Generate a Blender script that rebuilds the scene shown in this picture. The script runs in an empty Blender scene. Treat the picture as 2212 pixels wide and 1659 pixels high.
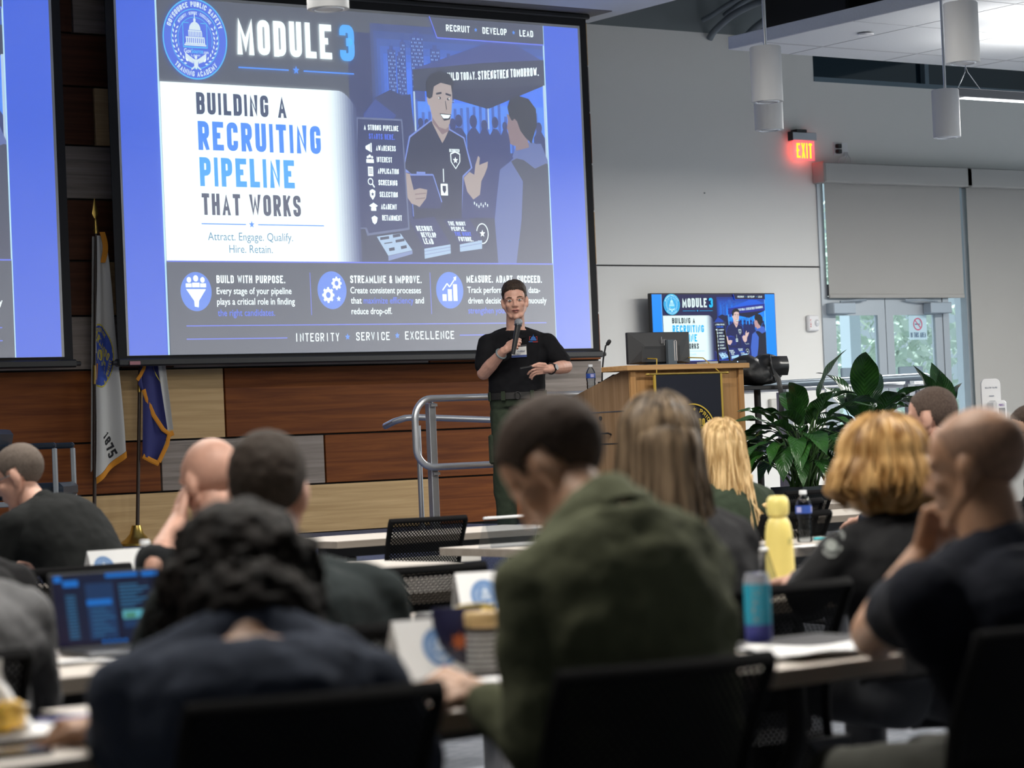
import bpy, math, random
from mathutils import Vector, Matrix, noise
random.seed(7)
SC = bpy.context.scene
COL = SC.collection
PI = math.pi
R = math.radians

# ---------------------------------------------------------------- camera
FOC = 5500.0                      # focal length in pixels of a 2212 x 1659 frame
PSI = R(35.5); PIT = math.atan(123.5 / 5500); ROL = math.atan(.042)
CAM = Vector((0, 0, 1.2))
CF = Vector((math.sin(PSI) * math.cos(PIT), math.cos(PSI) * math.cos(PIT), math.sin(PIT)))
_r0 = Vector((math.cos(PSI), -math.sin(PSI), 0)); _u0 = _r0.cross(CF)
CR = math.cos(ROL) * _r0 - math.sin(ROL) * _u0
CU = math.sin(ROL) * _r0 + math.cos(ROL) * _u0
cd = bpy.data.cameras.new('camera'); cam = bpy.data.objects.new('camera', cd); COL.objects.link(cam)
cd.sensor_width = 36; cd.lens = FOC / 2212 * 36
cd.clip_start = .05; cd.clip_end = 200
cam.matrix_world = Matrix(((CR.x, CU.x, -CF.x, CAM.x), (CR.y, CU.y, -CF.y, CAM.y), (CR.z, CU.z, -CF.z, CAM.z), (0, 0, 0, 1)))
cd.dof.use_dof = True; cd.dof.focus_distance = 18.5; cd.dof.aperture_fstop = 4.0
SC.camera = cam

def ray(x, y): return CF + CR * ((x - 1106) / FOC) - CU * ((y - 829.5) / FOC)
def P(x, y, Z): return CAM + ray(x, y) * Z
def onY(x, y, Y): d = ray(x, y); return CAM + d * (Y / d.y)
def onZ(x, y, z): d = ray(x, y); return CAM + d * ((z - 1.2) / d.z)

# ---------------------------------------------------------------- light
W = bpy.data.worlds.new('sky'); SC.world = W; W.use_nodes = True
bg = W.node_tree.nodes['Background']; bg.inputs[0].default_value = (.78, .92, 1, 1); bg.inputs[1].default_value = .46
SC.view_settings.view_transform = 'Standard'; SC.view_settings.look = 'None'
SC.view_settings.exposure = 0.5; SC.view_settings.gamma = 1.0
SC.view_settings.use_curve_mapping = False
SC.cycles.use_denoising = True
SC.cycles.max_bounces = 8; SC.cycles.transparent_max_bounces = 16
SC.cycles.sample_clamp_indirect = 6

def area(name, loc, size, power, color=(1, 1, 1), aim=None):
    l = bpy.data.lights.new(name, 'AREA'); l.shape = 'RECTANGLE'; l.size, l.size_y = size; l.energy = power; l.color = color
    o = bpy.data.objects.new(name, l); COL.objects.link(o); o.location = loc
    d = (Vector(aim) - Vector(loc)) if aim else Vector((0, 0, -1))
    o.rotation_euler = d.to_track_quat('-Z', 'Y').to_euler()
    return o
# overhead lamps added out of view to brighten the tables, end wall and stage
LIGHT_ROWS = [(2.8, 4.6, 135), (7.5, 5.0, 170), (13.0, 7.0, 240), (18.6, 9.0, 320), (4.5, 9.5, 140), (21.0, 15.1, 230), (8.0, 11.4, 130)]
for lx, ly, pw in LIGHT_ROWS:
    area('added_overhead_light', (lx, ly, 3.92 if ly < 10 or lx > 15 else 4.08), (3.4, .12), pw, (1, .96, .89))

# ---------------------------------------------------------------- materials
MAT = {}
def lin(c):                       # display 0..255 -> linear
    def f(v):
        v /= 255
        return v / 12.92 if v <= .04045 else ((v + .055) / 1.055) ** 2.4
    return tuple(f(v) for v in c)
def mat(name, col, rough=.6, metal=0, emit=None, es=1, noise_amt=0, nscale=20, bump=0, bscale=200, spec=None, sheen=0, alpha=None, trans=None, stretch=(1, 1, 1), ior=None, coat=0):
    if name in MAT: return MAT[name]
    m = bpy.data.materials.new(name); m.use_nodes = True
    nt = m.node_tree; N = nt.nodes; L = nt.links; b = N['Principled BSDF']
    b.inputs['Base Color'].default_value = (*col, 1); b.inputs['Roughness'].default_value = rough; b.inputs['Metallic'].default_value = metal
    if spec is not None: b.inputs['Specular IOR Level'].default_value = spec
    if sheen: b.inputs['Sheen Weight'].default_value = sheen
    if coat: b.inputs['Coat Weight'].default_value = coat
    if ior: b.inputs['IOR'].default_value = ior
    if emit: b.inputs['Emission Color'].default_value = (*emit, 1); b.inputs['Emission Strength'].default_value = es
    if trans: b.inputs['Transmission Weight'].default_value = trans
    if alpha is not None: b.inputs['Alpha'].default_value = alpha
    if noise_amt or bump:
        tc = N.new('ShaderNodeTexCoord'); mp = N.new('ShaderNodeMapping'); mp.inputs['Scale'].default_value = stretch
        L.new(tc.outputs['Object'], mp.inputs[0])
    if noise_amt:
        n = N.new('ShaderNodeTexNoise'); n.inputs['Scale'].default_value = nscale; n.inputs['Detail'].default_value = 6
        L.new(mp.outputs[0], n.inputs['Vector'])
        rp = N.new('ShaderNodeValToRGB')
        lo = tuple(max(0, v * (1 - noise_amt)) for v in col); hi = tuple(min(1, v * (1 + noise_amt)) for v in col)
        rp.color_ramp.elements[0].position = .32; rp.color_ramp.elements[1].position = .68
        rp.color_ramp.elements[0].color = (*lo, 1); rp.color_ramp.elements[1].color = (*hi, 1)
        L.new(n.outputs['Fac'], rp.inputs[0]); L.new(rp.outputs[0], b.inputs['Base Color'])
    if bump:
        n2 = N.new('ShaderNodeTexNoise'); n2.inputs['Scale'].default_value = bscale; n2.inputs['Detail'].default_value = 4
        L.new(mp.outputs[0], n2.inputs['Vector'])
        bp = N.new('ShaderNodeBump'); bp.inputs['Strength'].default_value = bump; bp.inputs['Distance'].default_value = .004
        L.new(n2.outputs['Fac'], bp.inputs['Height']); L.new(bp.outputs[0], b.inputs['Normal'])
    MAT[name] = m
    return m
def wood(name, c1, c2, axis='X', scale=1.0, rough=.6, spec=.2):
    if name in MAT: return MAT[name]
    m = bpy.data.materials.new(name); m.use_nodes = True; nt = m.node_tree; N = nt.nodes; L = nt.links; b = N['Principled BSDF']
    tc = N.new('ShaderNodeTexCoord'); mp = N.new('ShaderNodeMapping')
    st = {'X': (.35, 9, 9), 'Y': (9, .35, 9), 'Z': (9, 9, .35)}[axis]
    mp.inputs['Scale'].default_value = tuple(v * scale for v in st); L.new(tc.outputs['Object'], mp.inputs[0])
    n = N.new('ShaderNodeTexNoise'); n.inputs['Scale'].default_value = 2.2; n.inputs['Detail'].default_value = 8; n.inputs['Roughness'].default_value = .62; n.inputs['Distortion'].default_value = .6
    L.new(mp.outputs[0], n.inputs['Vector'])
    rp = N.new('ShaderNodeValToRGB'); rp.color_ramp.elements[0].position = .36; rp.color_ramp.elements[1].position = .66
    rp.color_ramp.elements[0].color = (*c1, 1); rp.color_ramp.elements[1].color = (*c2, 1)
    L.new(n.outputs['Fac'], rp.inputs[0]); L.new(rp.outputs[0], b.inputs['Base Color'])
    bp = N.new('ShaderNodeBump'); bp.inputs['Strength'].default_value = .12; bp.inputs['Distance'].default_value = .003
    L.new(n.outputs['Fac'], bp.inputs['Height']); L.new(bp.outputs[0], b.inputs['Normal'])
    b.inputs['Roughness'].default_value = rough; b.inputs['Specular IOR Level'].default_value = spec
    MAT[name] = m
    return m
def meshfab(name, col, pitch=.011, hole=.62):     # open chair netting: diamond holes in a dark weave
    if name in MAT: return MAT[name]
    m = bpy.data.materials.new(name); m.use_nodes = True; nt = m.node_tree; N = nt.nodes; L = nt.links; b = N['Principled BSDF']
    b.inputs['Base Color'].default_value = (*col, 1); b.inputs['Roughness'].default_value = .85; b.inputs['Specular IOR Level'].default_value = .06
    tc = N.new('ShaderNodeTexCoord'); sp = N.new('ShaderNodeSeparateXYZ'); L.new(tc.outputs['Object'], sp.inputs[0])
    def mth(op, a, v):
        q = N.new('ShaderNodeMath'); q.operation = op
        for i, s in enumerate((a, v)):
            if isinstance(s, (int, float)): q.inputs[i].default_value = s
            else: L.new(s, q.inputs[i])
        return q.outputs[0]
    k = 2 * PI / pitch
    a = mth('SINE', mth('MULTIPLY', mth('ADD', sp.outputs['X'], sp.outputs['Z']), k * .5), 0)
    c = mth('SINE', mth('MULTIPLY', mth('SUBTRACT', sp.outputs['X'], sp.outputs['Z']), k * .5), 0)
    h = mth('MULTIPLY', mth('GREATER_THAN', mth('ABSOLUTE', a, 0), hole), mth('GREATER_THAN', mth('ABSOLUTE', c, 0), hole))
    L.new(mth('SUBTRACT', 1.0, h), b.inputs['Alpha'])
    MAT[name] = m
    return m
def glow(name, col, base=None, rough=.5):          # a lit screen pixel colour
    if name in MAT: return MAT[name]
    return mat(name, base or (0, 0, 0), rough, emit=col, es=1)

# ---------------------------------------------------------------- mesh building
class MB:
    def __init__(s): s.v = []; s.f = []; s.m = []; s.cur = 0; s.T = None
    def _add(s, vs, fs):
        o = len(s.v)
        if s.T is not None: vs = [s.T @ Vector(v) for v in vs]
        s.v += [tuple(v) for v in vs]; s.f += [tuple(i + o for i in f) for f in fs]; s.m += [s.cur] * len(fs)
        return s
    def quad(s, *p): return s._add(p, [tuple(range(len(p)))])
    def box(s, c, d, rot=None, bev=0):
        x, y, z = d[0] / 2, d[1] / 2, d[2] / 2
        if bev and bev < min(x, y, z):
            vs = []; b = bev
            for sx in (-1, 1):
                for sy in (-1, 1):
                    for sz in (-1, 1):
                        vs += [(sx * (x - b), sy * (y - b), sz * z), (sx * (x - b), sy * y, sz * (z - b)), (sx * x, sy * (y - b), sz * (z - b))]
            idx = lambda a, b_, c_: ((a + 1) // 2 * 4 + (b_ + 1) // 2 * 2 + (c_ + 1) // 2) * 3
            fs = []
            for k in (-1, 1):
                fs.append([idx(-1, -1, k), idx(1, -1, k), idx(1, 1, k), idx(-1, 1, k)])
                fs.append([idx(-1, k, -1) + 1, idx(1, k, -1) + 1, idx(1, k, 1) + 1, idx(-1, k, 1) + 1])
                fs.append([idx(k, -1, -1) + 2, idx(k, 1, -1) + 2, idx(k, 1, 1) + 2, idx(k, -1, 1) + 2])
                for q in (-1, 1):
                    fs.append([idx(-1, k, q), idx(1, k, q), idx(1, k, q) + 1, idx(-1, k, q) + 1])
                    fs.append([idx(k, -1, q), idx(k, 1, q), idx(k, 1, q) + 2, idx(k, -1, q) + 2])
                    fs.append([idx(k, q, -1) + 1, idx(k, q, 1) + 1, idx(k, q, 1) + 2, idx(k, q, -1) + 2])
                    for w in (-1, 1): fs.append([idx(k, q, w), idx(k, q, w) + 1, idx(k, q, w) + 2])
        else:
            vs = [(-x, -y, -z), (x, -y, -z), (x, y, -z), (-x, y, -z), (-x, -y, z), (x, -y, z), (x, y, z), (-x, y, z)]
            fs = [(0, 3, 2, 1), (4, 5, 6, 7), (0, 1, 5, 4), (1, 2, 6, 5), (2, 3, 7, 6), (3, 0, 4, 7)]
        c = Vector(c)
        vs = [(rot @ Vector(v) if rot else Vector(v)) + c for v in vs]
        return s._add(vs, fs)
    def bx(s, x0, x1, y0, y1, z0, z1, bev=0): return s.box(((x0 + x1) / 2, (y0 + y1) / 2, (z0 + z1) / 2), (x1 - x0, y1 - y0, z1 - z0), None, bev)
    def rings(s, rs, cap=True, closed=False):
        n = len(rs[0]); vs = [v for r_ in rs for v in r_]; fs = []
        m = len(rs)
        for i in range(m if closed else m - 1):
            a, b = i * n, ((i + 1) % m) * n
            for j in range(n): fs.append((a + j, a + (j + 1) % n, b + (j + 1) % n, b + j))
        if cap and not closed:
            fs.append(tuple(range(n - 1, -1, -1))); fs.append(tuple(range((m - 1) * n, m * n)))
        return s._add(vs, fs)
    def tube(s, path, r, seg=10, closed=False, cap=True, flat=1.0, upv=None):
        pts = [Vector(p) for p in path]; n = len(pts)
        rr = r if isinstance(r, (list, tuple)) else [r] * n
        rs = []; up = None
        for i, p in enumerate(pts):
            a = pts[(i - 1) % n] if closed or i > 0 else p; b = pts[(i + 1) % n] if closed or i < n - 1 else p
            t = (b - a)
            t = t.normalized() if t.length > 1e-9 else Vector((0, 0, 1))
            if up is None:
                ref = Vector(upv) if upv else (Vector((0, 0, 1)) if abs(t.z) < .9 else Vector((1, 0, 0)))
                up = (ref - t * ref.dot(t)).normalized()
            else:
                up = up - t * up.dot(t); up = up.normalized() if up.length > 1e-6 else t.orthogonal().normalized()
            sd = t.cross(up)
            rs.append([p + (sd * math.cos(q) + up * math.sin(q) * flat) * rr[i] for q in (2 * PI * k / seg for k in range(seg))])
        return s.rings(rs, cap, closed)
    def cyl(s, a, b, r0, r1=None, seg=20): return s.tube([a, b], [r0, r0 if r1 is None else r1], seg)
    def lathe(s, prof, seg=28, c=(0, 0, 0), cap=True):
        rs = [[(c[0] + r_ * math.cos(2 * PI * k / seg), c[1] + r_ * math.sin(2 * PI * k / seg), c[2] + z) for k in range(seg)] for r_, z in prof]
        return s.rings(rs, cap)
    def ell(s, c, r, rot=None, nu=16, nv=10):
        c = Vector(c); vs = []; fs = []
        for i in range(1, nv):
            t = PI * i / nv
            for j in range(nu):
                q = 2 * PI * j / nu
                v = Vector((r[0] * math.sin(t) * math.cos(q), r[1] * math.sin(t) * math.sin(q), r[2] * math.cos(t)))
                vs.append((rot @ v if rot else v) + c)
        for i in range(nv - 2):
            for j in range(nu): fs.append((i * nu + j, (i + 1) * nu + j, (i + 1) * nu + (j + 1) % nu, i * nu + (j + 1) % nu))
        t0 = Vector((0, 0, r[2])); b0 = Vector((0, 0, -r[2]))
        vs.append((rot @ t0 if rot else t0) + c); vs.append((rot @ b0 if rot else b0) + c)
        T, B = len(vs) - 2, len(vs) - 1
        for j in range(nu):
            fs.append((T, j, (j + 1) % nu)); fs.append((B, (nv - 2) * nu + (j + 1) % nu, (nv - 2) * nu + j))
        return s._add(vs, fs)
    def cap(s, a, b, ra, rb=None, seg=14):            # capsule with tapering radius
        a, b = Vector(a), Vector(b); rb = ra if rb is None else rb
        d = b - a; L_ = d.length
        if L_ < 1e-6: return s.ell(a, (ra,) * 3)
        t = d / L_; up = t.orthogonal().normalized(); sd = t.cross(up); rs = []
        for k in range(1, 5):
            q = -PI / 2 + PI / 2 * k / 5
            rs.append((a + t * ra * math.sin(q), ra * math.cos(q)))
        rs.append((a, ra)); rs.append((b, rb))
        for k in range(1, 5):
            q = PI / 2 * k / 5
            rs.append((b + t * rb * math.sin(q), rb * math.cos(q)))
        return s.rings([[p + (sd * math.cos(w) + up * math.sin(w)) * rr for w in (2 * PI * j / seg for j in range(seg))] for p, rr in rs])
    def prism(s, poly, depth, o=(0, 0, 0), ax=(1, 0, 0), ay=(0, 0, 1), az=(0, 1, 0)):
        o, ax, ay, az = Vector(o), Vector(ax), Vector(ay), Vector(az)
        n = len(poly)
        a = [o + ax * p[0] + ay * p[1] for p in poly]; b = [v + az * depth for v in a]
        return s._add(a + b, [tuple(range(n)), tuple(range(2 * n - 1, n - 1, -1))] + [(i, n + i, n + (i + 1) % n, (i + 1) % n) for i in range(n)])
    def grid(s, fn, nu, nv):
        vs = [fn(i / nu, j / nv) for j in range(nv + 1) for i in range(nu + 1)]
        return s._add(vs, [(j * (nu + 1) + i, j * (nu + 1) + i + 1, (j + 1) * (nu + 1) + i + 1, (j + 1) * (nu + 1) + i) for j in range(nv) for i in range(nu)])
    def sheet(s, fn, nu, nv, th):                     # grid with thickness th along its normal
        P_ = [[Vector(fn(i / nu, j / nv)) for i in range(nu + 1)] for j in range(nv + 1)]
        top, bot = [], []
        for j in range(nv + 1):
            for i in range(nu + 1):
                du = P_[j][min(i + 1, nu)] - P_[j][max(i - 1, 0)]; dv = P_[min(j + 1, nv)][i] - P_[max(j - 1, 0)][i]
                nn = du.cross(dv); nn = nn.normalized() if nn.length > 1e-9 else Vector((0, 0, 1))
                top.append(P_[j][i] + nn * th / 2); bot.append(P_[j][i] - nn * th / 2)
        n = nu + 1; o = len(top); fs = []
        for j in range(nv):
            for i in range(nu):
                a = j * n + i; fs.append((a, a + 1, a + n + 1, a + n)); fs.append((o + a, o + a + n, o + a + n + 1, o + a + 1))
        for i in range(nu):
            fs.append((i, o + i, o + i + 1, i + 1)); a = nv * n + i; fs.append((a, a + 1, o + a + 1, o + a))
        for j in range(nv):
            a = j * n; fs.append((a, a + n, o + a + n, o + a)); a = j * n + nu; fs.append((a, o + a, o + a + n, a + n))
        return s._add(top + bot, fs)
    def build(s, name, mats, parent=None, smooth=False, loc=None):
        me = bpy.data.meshes.new(name); me.from_pydata(s.v, [], s.f)
        for m in (mats if isinstance(mats, (list, tuple)) else [mats]): me.materials.append(m)
        me.polygons.foreach_set('material_index', s.m)
        if smooth: me.polygons.foreach_set('use_smooth', [True] * len(s.f))
        me.update()
        o = bpy.data.objects.new(name, me); COL.objects.link(o)
        if smooth and smooth != 'all':
            try: me.set_sharp_from_angle(angle=R(42))
            except Exception: pass
        if parent is not None: o.parent = parent
        if loc: o.location = loc
        return o

def thing(name, label, cat, loc=(0, 0, 0), rz=0, group=None):
    o = bpy.data.objects.new(name, None); o.empty_display_size = .1; COL.objects.link(o)
    o.location = loc; o.rotation_euler = (0, 0, rz); o['label'] = label; o['category'] = cat
    if group: o['group'] = group
    return o
def tag(o, label, cat, group=None, kind=None):
    o['label'] = label; o['category'] = cat
    if group: o['group'] = group
    if kind: o['kind'] = kind
    return o
def struct(o, label=None):
    o['kind'] = 'structure'
    if label: o['label'] = label
    return o
def dup(root, loc, rz, label, group=None):
    r_ = root.copy(); COL.objects.link(r_); r_.location = loc; r_.rotation_euler = (0, 0, rz); r_['label'] = label
    if group: r_['group'] = group
    for ch in list(root.children):
        c = ch.copy(); COL.objects.link(c); c.parent = r_
        for g in ch.children:
            d = g.copy(); COL.objects.link(d); d.parent = c
    return r_
def plabel(o, t): o['label'] = t; return o
def bez(p0, p1, p2, p3, n=12):
    p0, p1, p2, p3 = map(Vector, (p0, p1, p2, p3)); out = []
    for i in range(n + 1):
        t = i / n; u = 1 - t
        out.append(p0 * u ** 3 + p1 * 3 * u * u * t + p2 * 3 * u * t * t + p3 * t ** 3)
    return out
def arcpts(c, r, a0, a1, n, ax=(1, 0, 0), ay=(0, 0, 1)):
    c, ax, ay = Vector(c), Vector(ax), Vector(ay)
    return [c + ax * r * math.cos(a0 + (a1 - a0) * i / n) + ay * r * math.sin(a0 + (a1 - a0) * i / n) for i in range(n + 1)]
# ---------------------------------------------------------------- joining overlapping volumes into one skin
def remesh_data(b, vox, sm=3, disp=None):
    """Union of the closed shapes in a builder as one continuous surface; returns (verts, faces)."""
    me = bpy.data.meshes.new('tmp'); me.from_pydata(b.v, [], b.f); me.update()
    o = bpy.data.objects.new('tmp', me); COL.objects.link(o)
    m = o.modifiers.new('r', 'REMESH'); m.mode = 'VOXEL'; m.voxel_size = vox; m.adaptivity = 0
    if sm: s = o.modifiers.new('s', 'SMOOTH'); s.iterations = sm; s.factor = .6
    dg = bpy.context.evaluated_depsgraph_get(); ev = o.evaluated_get(dg); m2 = ev.to_mesh()
    n = len(m2.vertices); import numpy as np
    co = np.empty(n * 3, 'f'); m2.vertices.foreach_get('co', co); no = np.empty(n * 3, 'f'); m2.vertices.foreach_get('normal', no)
    fs = [tuple(p.vertices) for p in m2.polygons]
    ev.to_mesh_clear(); bpy.data.objects.remove(o); bpy.data.meshes.remove(me)
    return co.reshape(-1, 3).astype('d'), no.reshape(-1, 3).astype('d'), fs
def mesh_obj(name, vs, fs, mats, parent=None, smooth=True, mi=None):
    me = bpy.data.meshes.new(name); me.from_pydata([tuple(v) for v in vs], [], fs)
    for m in (mats if isinstance(mats, (list, tuple)) else [mats]): me.materials.append(m)
    if mi is not None: me.polygons.foreach_set('material_index', mi)
    if smooth: me.polygons.foreach_set('use_smooth', [True] * len(fs))
    me.update(); o = bpy.data.objects.new(name, me); COL.objects.link(o)
    if parent is not None: o.parent = parent
    return o
def wrinkle(vs, no, amt, scale, stretch=(1, 1, 1), seed=0, mask=None):
    out = []
    for i, (v, n) in enumerate(zip(vs, no)):
        p = Vector((v[0] * stretch[0], v[1] * stretch[1], v[2] * stretch[2])) * scale + Vector((seed * 7.3, seed * 3.1, seed))
        h = noise.noise(p) + .5 * noise.noise(p * 2.1)
        k = amt * (mask(v) if mask else 1)
        out.append((v[0] + n[0] * h * k, v[1] + n[1] * h * k, v[2] + n[2] * h * k))
    return out
def remesh_build(name, b, m, parent=None, vox=.012, sm=4, wr=0, ws=10, wst=(1, 1, 1), seed=0):
    vs, no, fs = remesh_data(b, vox, sm)
    if wr: vs = wrinkle(vs, no, wr, ws, wst, seed)
    return mesh_obj(name, vs, fs, m, parent)
# ---------------------------------------------------------------- the setting
white_paint = mat('white_paint', (.73, .73, .705), .75, bump=.05, bscale=300)
grey_paint = mat('grey_paint', (.20, .225, .235), .8)
deck_paint = mat('deck_paint', (.20, .23, .26), .85)
groove = mat('groove', (.03, .03, .03), .9)
tile_white = mat('tile_white', (.60, .62, .64), .8, noise_amt=.03, nscale=60)
black_metal = mat('black_metal', (.012, .012, .013), .45)
black_plastic = mat('black_plastic', (.016, .016, .017), .5)
grey_plastic = mat('grey_plastic', (.17, .17, .18), .5)
white_plastic = mat('white_plastic', (.75, .75, .76), .4)
alum = mat('aluminium', (.62, .64, .67), .32, .85)
alum_frame = mat('frame_aluminium', (.42, .46, .50), .4, .6)
brass = mat('brass', (.55, .38, .10), .3, .9)
steel = mat('steel', (.5, .52, .55), .25, .9)
wood_red = wood('wood_red', (.115, .029, .005), (.225, .067, .012))
wood_beige = wood('wood_beige', (.47, .315, .15), (.62, .435, .225))
wood_grey = wood('wood_grey', (.20, .172, .150), (.33, .285, .255))
wood_dark = wood('wood_dark', (.055, .020, .010), (.10, .038, .018))

def carpet_mat():
    m = mat('carpet', (.075, .085, .12), .95); nt = m.node_tree; N = nt.nodes; L = nt.links; b = N['Principled BSDF']
    tc = N.new('ShaderNodeTexCoord'); mp = N.new('ShaderNodeMapping'); mp.inputs['Scale'].default_value = (3, 40, 1); L.new(tc.outputs['Object'], mp.inputs[0])
    n = N.new('ShaderNodeTexNoise'); n.inputs['Scale'].default_value = 4; n.inputs['Detail'].default_value = 5; L.new(mp.outputs[0], n.inputs['Vector'])
    rp = N.new('ShaderNodeValToRGB'); e = rp.color_ramp.elements; e[0].position = .35; e[1].position = .65
    e[0].color = (.10, .11, .14, 1); e[1].color = (.30, .32, .36, 1)
    L.new(n.outputs['Fac'], rp.inputs[0]); L.new(rp.outputs[0], b.inputs['Base Color'])
    return m
carpet = carpet_mat()
stage_carpet = mat('stage_carpet', (.075, .09, .17), .95, noise_amt=.5, nscale=60, stretch=(1, 6, 1))

b = MB(); b.bx(-8, 26, -4, 20.3, -.1, 0); struct(b.build('floor', carpet))
# raised stage, a little deeper to the side of the lectern
b = MB(); b.prism([(2, 19.75), (2, 14.15), (9.75, 14.15), (9.75, 12.25), (13.4, 12.25), (13.4, 19.75)], .41, (0, 0, .04), (1, 0, 0), (0, 1, 0), (0, 0, 1))
stage = struct(b.build('floor_stage', mat('stage_top', (.075, .09, .17), .95, noise_amt=.5, nscale=60, stretch=(1, 6, 1))))
b = MB(); b.bx(2, 9.75, 14.10, 14.16, .40, .462, .008); b.build('nosing', mat('nosing', (.75, .72, .66), .6), stage)
b = MB(); b.prism([(2, 19.7), (2, 14.17), (9.77, 14.17), (9.77, 12.27), (13.38, 12.27), (13.38, 19.7)], .039, (0, 0, .001), (1, 0, 0), (0, 1, 0), (0, 0, 1)); b.build('plinth', black_plastic, stage)

# wood panelled wall behind the stage
rowsz = [.45, .89, 1.335, 1.955, 2.415, 2.885, 3.41, 3.87, 4.375, 4.83, 5.26]
def wx(px, py): return onY(px, py, 19.7).x
XE = 15.13
cols = [
 [(wx(150, 1100), 'r'), (wx(936, 1090), 'b'), (XE, 'r')],
 [(wx(347, 1010), 'r'), (wx(701, 990), 'g'), (13.9, 'r'), (XE, 'g')],
 [(wx(250, 880), 'r'), (wx(485, 880), 'b'), (wx(1172, 830), 'r'), (XE, 'g')],
 [(wx(258, 745), 'g'), (wx(372, 780), 'd'), (wx(926, 779), 'g'), (XE, 'r')],
 [(wx(222, 620), 'd'), (13.0, 'b'), (XE, 'g')],
 [(14.2, 'd'), (XE, 'b')],
 [(13.2, 'g'), (XE, 'g')],
 [(wx(203, 250), 'd'), (13.6, 'b'), (XE, 'r')],
 [(13.0, 'd'), (XE, 'g')],
 [(wx(155, 30), 'd'), (13.4, 'g'), (XE, 'b')],
]
b = MB(); b.cur = 4; b.bx(2, XE, 19.74, 19.99, .0, 5.265)
key = {'r': 0, 'b': 1, 'g': 2, 'd': 3}
for i, row in enumerate(cols):
    x = 2.0
    for xe, k in row:
        b.cur = key[k]; b.bx(x + .008, xe - .008, 19.69, 19.75, rowsz[i] + .008, rowsz[i + 1] - .008, .003); x = xe
struct(b.build('wall_stage', [wood_red, wood_beige, wood_grey, wood_dark, groove]))

# white end wall with the door opening and the high window
ZJ = 2.906
b = MB()
for x0, x1, z0, z1, c in [(XE - .2, 18.32, 0, ZJ - .008, 0), (XE - .2, 18.32, ZJ + .008, 5.31, 0), (18.32, 24.5, 3.95, 4.88, 0), (18.32, 18.36, 4.88, 5.9, 0),
                          (2, XE - .2, 0, 5.3, 0), (XE - .2, 18.34, 5.31, 6.4, 1), (18.34, 24.5, 5.9, 6.4, 1), (23.6, 24.5, 0, 3.95, 0), (XE - .2, 18.32, ZJ - .008, ZJ + .008, 2), (2, XE - .2, 5.3, 6.4, 1), (-8, 2, 0, 6.4, 0)]:
    b.cur = c; y0 = 20.012 if c == 2 else 20.0
    b.bx(x0, x1, y0, 20.3, z0, z1)
struct(b.build('wall_front', [white_paint, grey_paint, groove]))
b = MB(); b.bx(-8.2, -8, -4, 20.3, 0, 6.4); struct(b.build('wall_left', white_paint))
b = MB(); b.bx(-8.2, 26, -4, 20.4, 6.4, 6.5); struct(b.build('ceiling', deck_paint))
b = MB(); b.bx(-8.2, 26, -4.3, -4, 0, 6.4); struct(b.build('wall_back', white_paint))
# white soffit above the screens
b = MB(); b.cur = 0; b.bx(2, 15.2, 9.5, 19.76, 5.27, 6.0)
b.cur = 1; b.bx(4, 14.98, 19.10, 19.50, 5.262, 5.272)
struct(b.build('ceiling_soffit', [mat('soffit_white', (.62, .65, .70), .8), mat('soffit_slot', (.18, .17, .17), .7)]))
# white ceiling cloud of large tiles
b = MB(); b.cur = 0; b.bx(15.23, 24.0, 8.0, 17.72, 4.70, 4.82, .006)
b.cur = 1
xs = [15.23 + 1.2 * k + .73 for k in range(7)]
for x in xs[:6]: b.bx(x, x + .012, 8.0, 17.71, 4.6975, 4.70)
for y in (17.23, 16.05, 14.85, 13.65): b.bx(15.24, 24, y, y + (.012 if y < 17 else .03), 4.6975, 4.70)
struct(b.build('ceiling_cloud', [tile_white, mat('tile_joint', (.42, .43, .45), .8)]))
b = MB(); b.lathe([(0, 0), (.07, 0), (.075, .012), (.03, .02)], 20)
q = onZ(1870, 73, 4.69); tag(b.build('ceiling_speaker', white_plastic, loc=(q.x, q.y, 4.676), smooth=True), 'small white round cover on the tiled ceiling cloud', 'ceiling disc')

# storefront glazing: double doors, side light, high window
def glass_mat(name, tint, gl=.06):
    if name in MAT: return MAT[name]
    m = bpy.data.materials.new(name); m.use_nodes = True; nt = m.node_tree; N = nt.nodes; L = nt.links
    N.remove(N['Principled BSDF']); o = N['Material Output']
    t = N.new('ShaderNodeBsdfTransparent'); t.inputs[0].default_value = (*tint, 1)
    g = N.new('ShaderNodeBsdfGlossy'); g.inputs['Roughness'].default_value = .03
    fr = N.new('ShaderNodeFresnel'); fr.inputs[0].default_value = 1.35
    mx = N.new('ShaderNodeMixShader'); L.new(fr.outputs[0], mx.inputs[0]); L.new(t.outputs[0], mx.inputs[1]); L.new(g.outputs[0], mx.inputs[2]); L.new(mx.outputs[0], o.inputs[0])
    MAT[name] = m; return m
pane_glass = glass_mat('pane_glass', (.90, .97, 1.0))
high_glass = glass_mat('high_glass', (.08, .11, .13))
def frame_rect(b, x0, x1, z0, z1, w, y0, y1, wb=None, wt=None):
    wb = wb or w; wt = wt or w
    b.bx(x0, x0 + w, y0, y1, z0, z1); b.bx(x1 - w, x1, y0, y1, z0, z1)
    b.bx(x0 + w, x1 - w, y0, y1, z0, z0 + wb); b.bx(x0 + w, x1 - w, y0, y1, z1 - wt, z1)
b = MB(); b.bx(18.32, 18.40, 19.98, 20.16, 0, 3.95); b.bx(20.10, 20.19, 19.98, 20.16, 0, 3.95); b.bx(18.40, 20.10, 19.98, 20.16, 2.60, 2.72)
b.bx(20.19, 23.6, 19.98, 20.16, 3.85, 3.95); b.bx(20.19, 23.6, 19.98, 20.16, 0, .12)
for x in (20.47, 22.0): b.bx(x, x + .07, 19.98, 20.16, .12, 3.85)
w1 = struct(b.build('window_1', alum_frame))
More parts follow.
